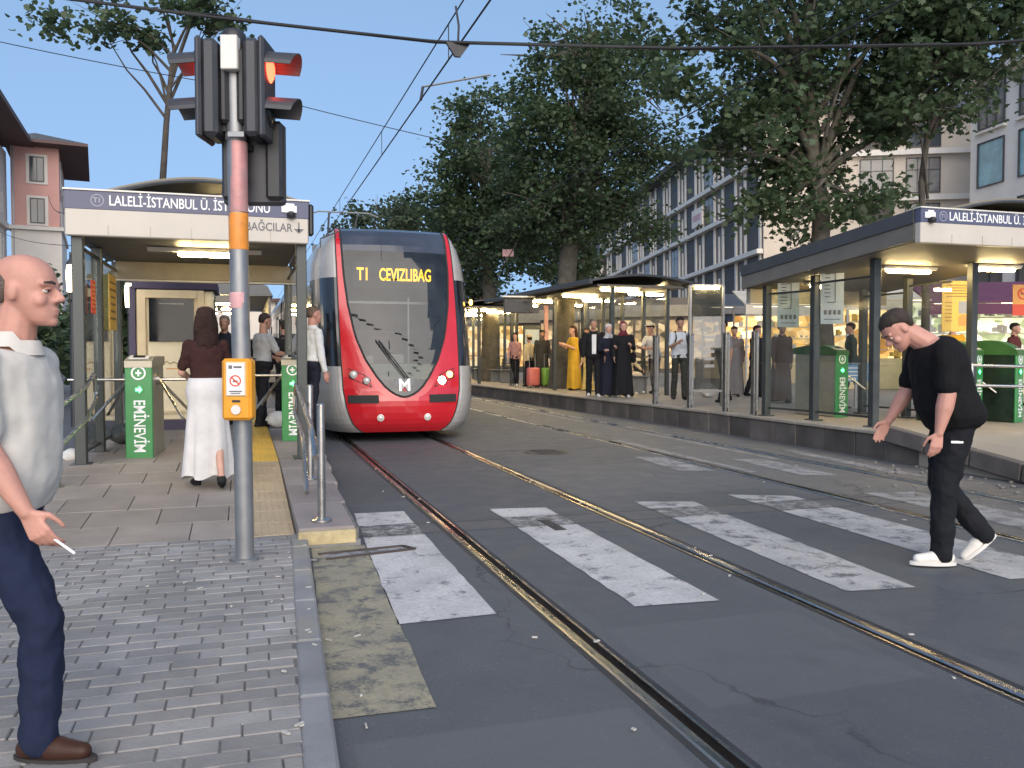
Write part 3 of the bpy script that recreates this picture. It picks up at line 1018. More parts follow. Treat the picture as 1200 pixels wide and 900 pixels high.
for i in range(3):
    q.box((random.uniform(-.03, .03), -.013, .76 - .07 * i), (.36, .004, .02))
for i in range(4):
    q.box((-.13 + .09 * i, -.013, .55), (.05, .004, .05))
q.build('print', M['white_ink'], bs)
for (x, y, zz, w_, h_, mt, nm, lb) in ((-1.545, 11.7, 2.02, .62, .68, 'yellow_poster', 'notice_poster', 'tall yellow poster on the left wall of the near shelter'),
                                       (-1.545, 10.25, 2.0, .26, .36, 'poster_red', 'notice_poster', 'small red and orange notice on the left glass of the near shelter')):
    t = thing(nm, lb, 'poster', (x, y, zz), R(90))
    q = MB(); q.box((0, 0, 0), (w_, .01, h_)); q.build('sheet', M[mt], t)
    q = MB()
    for i in range(6):
        q.box((0, -.007, h_ * (.36 - .13 * i)), (w_ * random.uniform(.5, .8), .003, h_ * .04))
    q.build('print', M['ink_brown'] if mt[0] == 'y' else M['yellow_poster'], t)

# ------------------------------------------------------------------ ticket gates
M['green_lamp'] = emit('green gate light', (.08, 1.0, .25), 5.0)
def turnstile(label, loc, rz=0.0, arms=(1,), hood=.0, D=.9):
    t = thing('ticket_gate', label, 'ticket gate', loc, rz, 'green ticket gates')
    W_, H_ = .28, 1.06
    q = MB(); q.box((0, D / 2, H_ / 2), (W_ - .02, D, H_), None, .02); q.build('cabinet', M['gate_dark'] if hood > .1 else M['gate_side'], t)
    q = MB(); q.box((0, -.004, H_ / 2 - .01), (W_, .03, H_ - .02), None, .008); fr = q.build('front_panel', M['green'], t)
    q = MB()
    n = 8
    pts = []
    for i in range(n + 1):
        k = i / n
        pts.append((-W_ / 2, -.03 + k * (D + .06), H_ + .01 + math.sin(math.pi * k) * hood + (.05 * min(1, k * 5))))
    q.prism(pts + [(-W_ / 2, D + .03, H_ - .04), (-W_ / 2, -.03, H_ - .06)], (W_, 0, 0))
    q.build('top_hood', M['hoodgreen'] if hood else M['gate_side'], t, 30)
    q = MB(); q.box((0, .06, H_ + .05), (.2, .13, .012), Matrix.Rotation(R(14), 3, 'X')); q.build('card_reader', M['lampfit'], t)
    q = MB(); q.box((0, .06, H_ + .058), (.12, .07, .012), Matrix.Rotation(R(14), 3, 'X')); q.build('reader_screen', M['darkglass'], t)
    q = MB(); q.lathe([(.075, -.003), (.075, .003), (.058, .003), (.058, -.003)], 22, (0, -.022, H_ - .12), 'Y'); q.box((0, -.022, H_ - .12), (.018, .005, .07)); q.box((0, -.0225, H_ - .12), (.06, .005, .02))
    q.build('emblem', M['white_ink'], fr)
    q = MB(); q.lathe([(.0, -.004), (.052, -.003), (.052, .003)], 20, (0, -.022, H_ - .30), 'Y'); q.build('light_disc', M['green'], fr)
    q = MB(); q.prism([(-.03, -.03, H_ - .285), (.005, -.03, H_ - .285), (.005, -.03, H_ - .262), (.036, -.03, H_ - .30), (.005, -.03, H_ - .338), (.005, -.03, H_ - .315), (-.03, -.03, H_ - .315)], (0, .005, 0))
    q.build('light_arrow', M['green_lamp'], fr)
    lt = text('EMİNEVİM', .165, M['white_ink'], fr, (0, -.023, H_ - .41), ext=.002, bold=.002)
    lt.rotation_euler = Matrix(((0, 1, 0), (0, 0, -1), (-1, 0, 0))).to_euler()
    lt.scale = (.56 / xspan(lt), 1, 1)
    for sgn in arms:
        q = MB(); q.tube([(sgn * .13, .34, .86), (sgn * .17, .34, .86)], .06, 14); hb = q.build('arm_hub', M['steel'], t, 40)
        for k in range(3):
            a = 2 * math.pi * k / 3 + math.pi / 2
            q = MB()
            d = Vector((sgn * .62, math.cos(a) * .55 * .25, math.sin(a) * .42 - .42 if k else 0.0))
            d = Vector((sgn * .62, 0, .0)) if k == 0 else Vector((sgn * .30, (.42 if k == 1 else -.42), -.42))
            q.tube([Vector((sgn * .16, .34, .86)), Vector((sgn * .16, .34, .86)) + d], .017, 8)
            q.build('arm', M['steel'], hb, 50)
    return t
M['gate_side'] = mat('beige metal gate cabinet', (.38, .35, .27), .4, .3, .1, 3, dirt=.2)
M['hoodgreen'] = mat('dark green hood', (.035, .11, .025), .35, 0, .2, 4)
M['gate_dark'] = mat('dark green gate cabinet', (.02, .035, .022), .3, .2, .2, 3)
turnstile('green ticket gate at the left of the ramp, fully in view beside the white skirt', (-1.08, 10.05, .235), R(-3), (1, -1))
turnstile('green ticket gate beside the tram, half hidden by chrome handrails', (.62, 11.55, .235), R(-6), (-1,))
turnstile('green ticket gate behind the glass of the far shelter', (9.22, 11.55, .36), R(8), (1,), .05)
turnstile('green ticket gate with curved hood right of the stooping man', (10.35, 9.95, .36), R(22), (1,), .11, .85)
turnstile('green ticket gate cut by the right edge of the picture', (11.02, 9.85, .36), R(22), (1,), .11, .85)

# ------------------------------------------------------------------ handrails, bollards
def handrail(label, posts, rails, group=None, floor=None):
    base = posts[0][0]
    t = thing('handrail', label, 'handrail', base, 0, group)
    B = Vector(base)
    for p, h in posts:
        l = Vector(p) - B
        q = MB(); q.tube([l, l + Vector((0, 0, h))], .03, 12); q.ell(l + Vector((0, 0, h)), (.03, .03, .015), 12, 5)
        pp_ = q.build('post', M['steel'], t, 40)
        q = MB(); q.lathe([(.075, 0), (.075, .012), (.05, .022), (.03, .03)], 16, l); q.build('base_flange', M['steel'], pp_, 40)
    for pts in rails:
        q = MB(); q.tube([Vector(p) - B for p in pts], .021, 10); q.build('rail', M['steel'], t, 50)
        for p, h in posts:
            pass
    return t
def bend(pts, r=.12, n=5):
    out = [Vector(pts[0])]
    for i in range(1, len(pts) - 1):
        p, a, b_ = Vector(pts[i]), Vector(pts[i - 1]), Vector(pts[i + 1])
        da, db = (a - p).normalized(), (b_ - p).normalized()
        p0, p1 = p + da * r, p + db * r
        for j in range(n + 1):
            k = j / n
            out.append(p0 * (1 - k) ** 2 + p * 2 * k * (1 - k) + p1 * k ** 2)
    out.append(Vector(pts[-1]))
    return out
handrail('steel handrail with sloping bars at the left side of the ramp',
         [((-1.58, 9.70, .225), .93), ((-1.60, 8.50, .17), .86), ((-1.62, 7.2, .1), .86)],
         [bend([(-1.52, 7.0, .80), (-1.50, 9.4, 1.05), (-1.50, 9.95, 1.18), (-1.50, 10.0, .98)], .08), bend([(-1.52, 7.0, .45), (-1.50, 9.4, .72), (-1.50, 10.05, .90), (-1.50, 10.1, 1.04)], .08)])
handrail('polished steel handrail with three posts along the tram side of the ramp',
         [((.545, 6.42, .145), .86), ((.60, 8.25, .20), .88), ((.63, 9.85, .225), .94)],
         [bend([(.50, 6.40, .62), (.50, 6.7, .80), (.56, 9.9, 1.06), (.57, 10.1, .80)], .1), bend([(.50, 7.3, .22), (.515, 8.0, .62), (.55, 9.9, .74), (.57, 10.05, .95)], .2)])
handrail('steel double handrail across the right end of the far platform',
         [((9.0, 8.75, .33), .92), ((10.4, 8.5, .30), .92), ((11.8, 8.3, .28), .92)],
         [[(8.8, 8.78, 1.24), (10.4, 8.47, 1.2), (11.9, 8.25, 1.15)], [(8.8, 8.78, .98), (10.4, 8.47, .94), (11.9, 8.25, .9)]])
bol = None
blab = ['leftmost steel post on the platform edge, in front of the man with the hat', 'steel post on the platform edge in front of the man with folded arms',
        'shiny yellowish steel post beside the dark advertising panel', 'steel post touching the far corner post of the near glass shelter']
for (x, y), lb in zip([(7.97, 15.6), (8.0, 14.25), (8.12, 13.2), (8.12, 12.32)], blab):
    if bol is None:
        bol = thing('steel_bollard', lb, 'bollard', (x, y, RZ), R(8), 'steel posts along the far platform edge')
        q = MB(); q.box((-.035, 0, .70), (.03, .09, 1.4), None, .005); q.build('upright', M['steel'], bol)
        q = MB(); q.box((.035, 0, .70), (.03, .09, 1.4), None, .005); q.build('upright', M['steel'], bol)
        q = MB(); q.box((0, 0, .72), (.04, .05, 1.3)); q.build('core', M['galv'], bol)
        q = MB(); q.box((0, 0, .01), (.2, .16, .02), None, .004); q.build('base_plate', M['steel'], bol)
    else:
        c = copy_tree(bol, None, lb); c.location = (x, y, RZ)

# advertising panel
M['glass_smoked'] = glass('smoked glass', (.42, .43, .42), .18)
ap = thing('advert_panel', 'tall dark glass advertising panel with a lamp at its top', 'advertising panel', (8.62, 14.75, RZ), R(-12))
q = MB()
for sx in (-.33, .33):
    q.box((sx, 0, 1.18), (.05, .1, 2.36), None, .006)
q.box((0, 0, 2.35), (.61, .1, .05), None, .006); q.box((0, 0, .30), (.61, .1, .05), None, .006)
q.build('frame', M['galv'], ap)
q = MB(); q.box((0, 0, 1.33), (.61, .05, 1.99)); q.build('glass_pane', M['glass_smoked'], ap)
q = MB(); q.box((0, -.06, 2.30), (.46, .04, .035)); q.build('lamp', M['lamp'], ap)
q = MB()
for i in range(5):
    q.box((.06, -.028, 1.35 - .14 * i), (.2, .004, .06))
q.build('print', M['tram_grey'], ap)

# ------------------------------------------------------------------ long platform shelters
def long_shelter(label, loc, L, W, rz, lamps, nbay, benches=True):
    t = thing('platform_shelter', label, 'tram shelter', loc, rz, 'long shelters on the far platform')
    zc = 2.62
    n = 14
    def sec(y, off):
        pts = []
        for i in range(n + 1):
            k = i / n
            pts.append((W * k, y, zc + .10 + .16 * math.sin(math.pi * k) + off))
        return pts
    q = MB()
    lo0, lo1, hi0, hi1 = sec(0, 0), sec(L, 0), sec(0, .05), sec(L, .05)
    for i in range(n):
        q.quad(lo0[i], lo1[i], lo1[i + 1], lo0[i + 1]); q.quad(hi0[i], hi0[i + 1], hi1[i + 1], hi1[i]); q.quad(lo0[i], lo0[i + 1], hi0[i + 1], hi0[i]); q.quad(lo1[i + 1], lo1[i], hi1[i], hi1[i + 1])
    q.build('canopy', M['fascia'], t, 40)
    q = MB(); q.box((W / 2, L / 2, zc + .03), (W - .5, L - .3, .05)); q.build('ceiling', M['soffit'], t)
    for sx in (.0, W):
        q = MB(); q.box((sx, L / 2, zc + .10), (.09, L + .1, .13), None, .015); q.build('edge_beam', M['fascia'], t)
    for i in range(nbay + 1):
        y = .4 + (L - .8) * i / nbay
        q = MB(); q.box((W - .55, y, zc / 2), (.09, .09, zc), None, .006); q.build('post', M['post'], t)
        if i % 3 == 0:
            q = MB(); q.box((.75, y, zc / 2), (.10, .10, zc), None, .006); q.build('post', M['post'], t)
        if i < nbay:
            y1 = .4 + (L - .8) * (i + 1) / nbay
            q = MB(); q.box((W - .55, (y + y1) / 2, 1.30), (.012, y1 - y - .1, 2.2)); pn = q.build('glass_pane', M['glass'], t)
            q = MB(); q.box((W - .55, (y + y1) / 2, .95), (.03, y1 - y - .1, .04)); q.build('pane_rail', M['galv'], pn)
    for (x, y) in lamps:
        lamp_unit(t, x, y, zc - .02, 1.15, 1.0)
    return t
long_shelter('long shelter with lit lamps over the waiting group and plane trunk', (7.75, 18.5, RZ), 8.2, 2.8, R(1.5), [(1.05, .6), (1.05, 3.0), (1.05, 5.4), (1.05, 7.6), (2.35, 1.7), (2.35, 4.6), (2.35, 7.0)], 6)
long_shelter('farther long shelter with lit lamps beyond the suitcases', (7.1, 28.2, RZ), 11.0, 2.7, R(2.6), [(1.15, 1.2), (1.15, 3.6), (1.15, 6.0), (1.15, 8.6), (2.2, 2.4), (2.2, 5.0)], 8)
M['bench'] = mat('grey bench metal', (.22, .22, .21), .5, .4, .15)
bench0 = None
for (x, y, lb) in ((9.75, 20.6, 'grey bench with the seated woman in cream'), (9.75, 22.9, 'grey bench behind the woman in the yellow dress'), (8.9, 29.6, 'nearer grey bench left of the woman in the pink top'), (8.8, 31.6, 'farther grey bench at the end beside the tram')):
    if bench0 is None:
        bench0 = thing('platform_bench', lb, 'bench', (x, y, RZ), 0, 'benches on the far platform')
        for k in range(4):
            q = MB(); q.box((-.16 + .11 * k, 0, .45), (.09, 1.5, .03), None, .006); q.build('seat_slat', M['bench'], bench0)
        for k in range(3):
            q = MB(); q.box((.25 + .02 * k, 0, .58 + .11 * k), (.03, 1.5, .09), None, .006); q.build('back_slat', M['bench'], bench0)
        for sy in (-.6, .6):
            q = MB(); q.box((0, sy, .22), (.4, .05, .44), None, .006); q.bar((.2, sy, .4), (.31, sy, .85), .04, .04); q.build('leg', M['bench'], bench0)
    else:
        c = copy_tree(bench0, None, lb); c.location = (x, y, RZ)
dsp = thing('departure_display', 'dark departure display hanging beside the long shelter', 'display', (7.4, 22.9, 2.52), R(-8))
q = MB(); q.box((0, 0, .22), (.84, .16, .42), None, .02); q.build('housing', M['black'], dsp)
q = MB(); q.box((0, -.084, .20), (.7, .01, .28)); q.build('screen', M['darkglass'], dsp)
q = MB(); q.box((0, 0, .47), (.95, .3, .04)); q.build('top_cover', M['lampfit'], dsp)
q = MB(); q.box((.55, 0, .44), (.5, .05, .05)); q.build('bracket', M['post'], dsp)
mb_ = thing('map_stand', 'tall map stand with pale poster between the two long shelters', 'information stand', (9.35, 27.4, RZ), R(-10))
q = MB(); q.box((0, 0, 1.0), (.62, .1, 2.0), None, .02); q.build('frame', M['post'], mb_)
q = MB(); q.box((0, -.055, 1.5), (.48, .01, .7)); q.build('poster', M['paper_blue'], mb_)
q = MB(); q.box((.5, .1, 1.35), (.14, .14, 2.7), None, .02); q.build('side_pillar', M['pink_wall'], mb_)

# ------------------------------------------------------------------ ticket kiosk
kk = thing('ticket_kiosk', 'cream ticket kiosk with dark window behind the near shelter', 'kiosk', (-.95, 13.6, .225))
q = MB(); q.box((0, .62, 1.14), (1.08, 1.2, 1.92), None, .015); q.build('body', M['kiosk'], kk)
q = MB(); q.box((0, .62, .09), (1.04, 1.16, .18)); q.build('plinth', M['purple'], kk)
q = MB(); q.box((0, .62, 2.18), (1.18, 1.3, .14), None, .01); q.build('roof_band', M['purple'], kk)
q = MB(); q.box((-.585, .05, 1.1), (.08, .14, 2.1)); q.build('corner_post', M['purple'], kk)
q = MB(); q.box((-.46, -.012, 1.24), (.12, .04, 1.72), None, .008); q.box((.36, -.012, 1.24), (.10, .04, 1.72), None, .008); q.box((-.05, -.0125, 2.04), (.72, .04, .12), None, .008); q.build('door_frame', M['kiosk_frame'], kk)
q = MB(); q.box((-.05, -.006, 1.66), (.62, .02, .64)); wn = q.build('window', M['darkglass'], kk)
q = MB(); q.box((-.05, -.018, 1.90), (.34, .004, .012)); q.build('window_slot', M['galv'], wn)
q = MB(); q.box((-.05, -.008, .78), (.66, .02, 1.0), None, .008); q.build('door_panel', M['kiosk'], kk)
q = MB(); q.box((.0, -.022, .30), (1.0, .02, .04)); q.build('rubbing_strip', M['kiosk_frame'], kk)
q = MB(); q.tube([(-.17, -.021, 1.02), (-.12, -.021, 1.05), (-.08, -.021, 1.01), (-.03, -.021, 1.04), (.02, -.021, 1.015), (.08, -.021, 1.045), (.15, -.021, 1.02)], .006, 5); q.build('script_print', M['ink_brown'], kk)
q = MB(); q.box((-.01, -.0195, .94), (.24, .004, .016)); q.build('print_line', M['poster_orange'], kk)
q = MB(); q.box((.56, .5, 1.5), (.02, .8, 1.0)); q.build('side_window', M['darkglass'], kk)
for (x, y, dy, lb) in ((-.15, 17.5, 0, 'dark next-tram display hanging behind the pole'),):
    t = thing('hanging_display', lb, 'display', (.15, 19.5, 2.98), 0)
    q = MB(); q.box((0, 0, 0), (.62, .12, .17), None, .01); q.build('housing', M['black'], t)
    q = MB(); q.box((0, -.063, 0), (.55, .006, .11)); q.build('screen', M['darkglass'], t)
    q = MB(); q.tube([(-.2, 0, .08), (-.2, 0, .5)], .012, 6); q.tube([(.2, 0, .08), (.2, 0, .5)], .012, 6); q.build('hanger', M['post'], t)
# the next canopy along the near platform, seen between kiosk and pole
t = thing('platform_shelter', 'far canopy on the near platform, seen beside the pole through the shelter', 'tram shelter', (-.95, 24.0, .225))
q = MB()
for y0 in (0,):
    pts = [(-.6, 0, 2.75), (0, 0, 3.0), (.9, 0, 3.12), (1.6, 0, 3.0), (1.75, 0, 2.72)]
    q.prism(pts, (0, 9, 0))
q.build('canopy', M['fascia'], t)
q = MB(); q.box((1.66, 4.5, 2.45), (.06, 8.8, .5)); q.box((.2, .02, 2.62), (1.5, .06, .2)); q.build('fascia', M['soffit'], t)
for y in (.3, 4.5, 8.6):
    q = MB(); q.box((-.4, y, 1.4), (.1, .1, 2.8)); q.build('post', M['post'], t)
for y in (.8, 3.5, 6.5):
    lamp_unit(t, .7, y, 2.55, .9, .7)
# hanging street lanterns at the left
lan0 = None
M['lantern'] = emit('warm lantern glass', (1.0, .80, .50), 5.0)
for (x, y, z, lb) in ((-3.06, 17.8, 2.62, 'lit glass lantern on a dark post left of the near shelter'), (-2.28, 19.65, 2.44, 'lit glass lantern seen through the side glass of the near shelter')):
    if lan0 is None:
        lan0 = thing('street_lantern', lb, 'lantern', (x, y, 0), 0, 'lit street lanterns')
        q = MB(); q.tube([(0, .14, 0), (0, .14, 3.3)], [.07, .045], 10); q.bar((0, .14, 3.25), (0, -.02, 3.25), .03, .03); q.build('post', M['black'], lan0, 40)
        q = MB(); q.lathe([(.03, 2.52), (.07, 2.56), (.085, 2.9), (.06, 3.06)], 14, (0, 0, 0)); q.build('glass_shade', M['lantern'], lan0, 40)
        q = MB(); q.lathe([(.0, 3.2), (.07, 3.1), (.09, 3.05), (.05, 3.05)], 14); q.lathe([(.0, 2.36), (.04, 2.40), (.04, 2.52), (.07, 2.54)], 14); q.build('cap', M['black'], lan0, 40)
    else:
        c = copy_tree(lan0, None, lb); c.location = (x, y, -.18)
# bags of rubbish by the left wall of the shelter
M['bag'] = mat('crumpled dark sack', (.05, .05, .05), .5, 0, .4, 8, .6, 14)
M['bagw'] = mat('crumpled white bag', (.55, .54, .52), .6, 0, .15, 8, .6, 14)
for (x, y, z, r_, mt, lb) in ((-1.42, 11.7, .235, .17, 'bag', 'dark crumpled sack lying inside the left glass wall'), (-1.76, 10.1, .225, .09, 'bagw', 'small crumpled white bag at the foot of the left handrail'), (.52, 13.7, .235, .16, 'bagw', 'white plastic bag at the officer\'s feet'), (10.35, 17.6, .36, .22, 'bagw', 'white bag on the platform right of the man with folded arms')):
    q = MB()
    n, m_ = 14, 8
    rings = []
    for i in range(m_ + 1):
        a = math.pi * i / m_
        ring = []
        for j in range(n):
            b_ = 2 * math.pi * j / n
            k = r_ * (1 + .22 * math.sin(3 * b_ + i) + random.uniform(-.12, .12))
            ring.append((k * math.sin(a) * math.cos(b_), k * math.sin(a) * math.sin(b_) * .8, r_ * .75 - math.cos(a) * r_ * .72 * (1 if a < 1.6 else 1.25)))
        rings.append(ring)
    q.loft(rings)
    tag(q.build('rubbish_bag', M[mt], None, 60, (x, y, z)), lb, 'bag')

# ------------------------------------------------------------------ pedestrian signal pole
tl = thing('traffic_light', 'traffic light pole with two red signal heads and an orange push button', 'traffic light', (0.0, 5.7, PZ), R(-17.5))
LZ = -PZ
q = MB(); q.tube([(0, 0, -.02), (-.008, 0, 1.2), (-.035, 0, 3.28 + LZ)], .058, 24); q.build('pole', M['galv'], tl, 40)
q = MB(); q.lathe([(.072, 3.31 + LZ), (.078, 3.34 + LZ), (.076, 3.385 + LZ), (.055, 3.41 + LZ), (.0, 3.415 + LZ)], 22, (-.036, 0, 0)); q.build('pole_cap', M['black'], tl, 40)
q = MB(); q.lathe([(.085, 0), (.085, .012), (.062, .02)], 20); q.build('base_collar', M['galv'], tl, 40)
M['band_orange'] = mat('orange reflective band', (.66, .24, .03), .45, 0, .2, 9, dirt=.2)
M['band_red'] = mat('weathered pale red sleeve', (.46, .22, .21), .5, .2, .22, 9, dirt=.65, dirtcol=(.36, .33, .33))
M['band_pink'] = mat('faded pink sticker', (.55, .30, .30), .5, 0, .2, 9, dirt=.2)
for (za, zb, mt, nm) in ((2.04, 2.27, 'band_orange', 'orange_band'), (2.275, 2.715, 'band_red', 'red_band'), (1.67, 1.77, 'band_pink', 'pink_band')):
    q = MB(); q.lathe([(.0595, za + LZ), (.0605, za + .005 + LZ), (.0605, zb - .005 + LZ), (.0595, zb + LZ)], 24, (-.018, 0, 0)); q.build(nm, M[mt], tl, 40)
q = MB(); q.lathe([(.061, 2.72 + LZ), (.066, 2.73 + LZ), (.066, 2.76 + LZ), (.061, 2.77 + LZ)], 22, (-.028, 0, 0)); q.box((0, -.075, 2.745 + LZ), (.10, .03, .03)); q.build('clamp', M['galv'], tl, 40)
q = MB(); q.box((-.03, -.085, 3.24 + LZ), (.105, .07, .21), None, .006); q.build('junction_plate', M['lampfit'], tl)
M['red_lens'] = emit('lit red lens', (1.0, .045, .02), 6.5)
M['sig'] = mat('signal head dark casing', (.035, .036, .042), .45, 0, .25, 6, .03, 60, dirt=.15)
M['sig_in'] = mat('visor inner face', (.10, .09, .09), .55, 0, .1)
def sighead(sx, x0):
    """Two-lens pedestrian head whose lenses look along sx."""
    q = MB(); q.box((x0, 0, 3.03 + LZ), (.10, .25, .60), None, .025); h = q.build('signal_head', M['sig'], tl)
    q = MB(); q.box((x0 + sx * .065, 0, 3.03 + LZ), (.04, .27, .62), None, .015); q.build('lens_door', M['sig'], h)
    q = MB(); q.box((x0 - sx * .075, .0, 3.05 + LZ), (.06, .16, .46), None, .02); q.build('back_box', M['black'], h)
    for zc, mt in ((3.17, 'red_lens'), (2.89, 'darkglass')):
        q = MB(); q.lathe([(.0, .026 * sx), (.045, .021 * sx), (.07, .010 * sx), (.088, -.004 * sx)][::-1], 22, (x0 + sx * .085, 0, zc + LZ), 'X')
        l = q.build('lens', M[mt], h, 40)
        # cut-away hood: top and sides, open below
        n = 12
        rings = []
        fx = x0 + sx * .084
        def arcp(r_, k):
            out = []
            for i in range(n + 1):
                a = R(4) + R(172) * i / n
                ln = .20 + .0 * i
                out.append((fx + sx * k * .195 * (.80 + .20 * math.sin(a)), r_ * math.cos(a), zc + LZ + r_ * math.sin(a) * .86 - .012 * k))
            return out
        o0, o1, i0, i1 = arcp(.122, 0), arcp(.122, 1), arcp(.114, 0), arcp(.114, 1)
        q = MB()
        for i in range(n):
            q.quad(o0[i], o0[i + 1], o1[i + 1], o1[i]); q.quad(o1[i], o1[i + 1], i1[i + 1], i1[i])
        q.mi = 1
        for i in range(n):
            q.quad(i0[i], i1[i], i1[i + 1], i0[i + 1])
        q.build('hood', [M['sig'], M['sig_in']], h, 50)
sighead(-1, -.155)
sighead(1, .105)
# the head that faces away, seen from behind
q = MB(); q.box((.05, .13, 2.60 + LZ), (.40, .06, .52), None, .02); bh_ = q.build('rear_signal_head', M['sig'], tl)
q = MB(); q.box((-.10, .12, 2.62 + LZ), (.09, .12, .50), None, .02); q.build('casing_half', M['black'], bh_)
q = MB(); q.box((.19, .12, 2.62 + LZ), (.11, .12, .50), None, .02); q.build('casing_half', M['black'], bh_)
q = MB(); q.bar((0, .0, 2.70 + LZ), (.04, .12, 2.70 + LZ), .04, .04); q.bar((-.12, 0, 3.24 + LZ), (.06, 0, 3.24 + LZ), .04, .04); q.bar((-.12, 0, 2.80 + LZ), (.06, 0, 2.80 + LZ), .04, .04); q.build('bracket', M['black'], tl)
# push button box
q = MB(); q.box((.0, -.085, 1.16 + LZ), (.185, .11, .385), None, .018); pb = q.build('push_button_box', M['orange'], tl)
q = MB(); q.box((.0, -.142, 1.225 + LZ), (.125, .01, .215), None, .004); q.build('notice_rim', M['kiosk_frame'], pb)
q = MB(); q.box((.0, -.147, 1.225 + LZ), (.108, .01, .195)); np_ = q.build('notice_plate', M['white_ink'], pb)
q = MB(); q.lathe([(.036, -.002), (.036, .002), (.028, .002), (.028, -.002)], 20, (0, -.1535, 1.215 + LZ), 'Y'); q.bar((-.022, -.1535, 1.235 + LZ), (.022, -.1535, 1.195 + LZ), .008, .004, (0, 1, 0)); q.build('warning_ring', M['poster_red'], np_)
q = MB(); q.box((-.03, -.1535, 1.30 + LZ), (.022, .003, .022)); q.box((.015, -.1535, 1.30 + LZ), (.05, .003, .012)); q.box((0, -.1535, 1.15 + LZ), (.08, .003, .008)); q.box((0, -.1535, 1.137 + LZ), (.06, .003, .006)); q.box((.0, -.1535, 1.212 + LZ), (.03, .003, .012)); q.build('print', M['grey_ink'], np_)
q = MB(); q.box((0, -.14, 1.088 + LZ), (.05, .01, .014)); q.build('slot', M['black'], pb)
q = MB(); q.lathe([(.0, .012), (.022, .010), (.03, .0), (.03, -.01)][::-1], 18, (0, -.142, 1.035 + LZ), 'Y'); q.build('button', M['lampfit'], pb, 40)
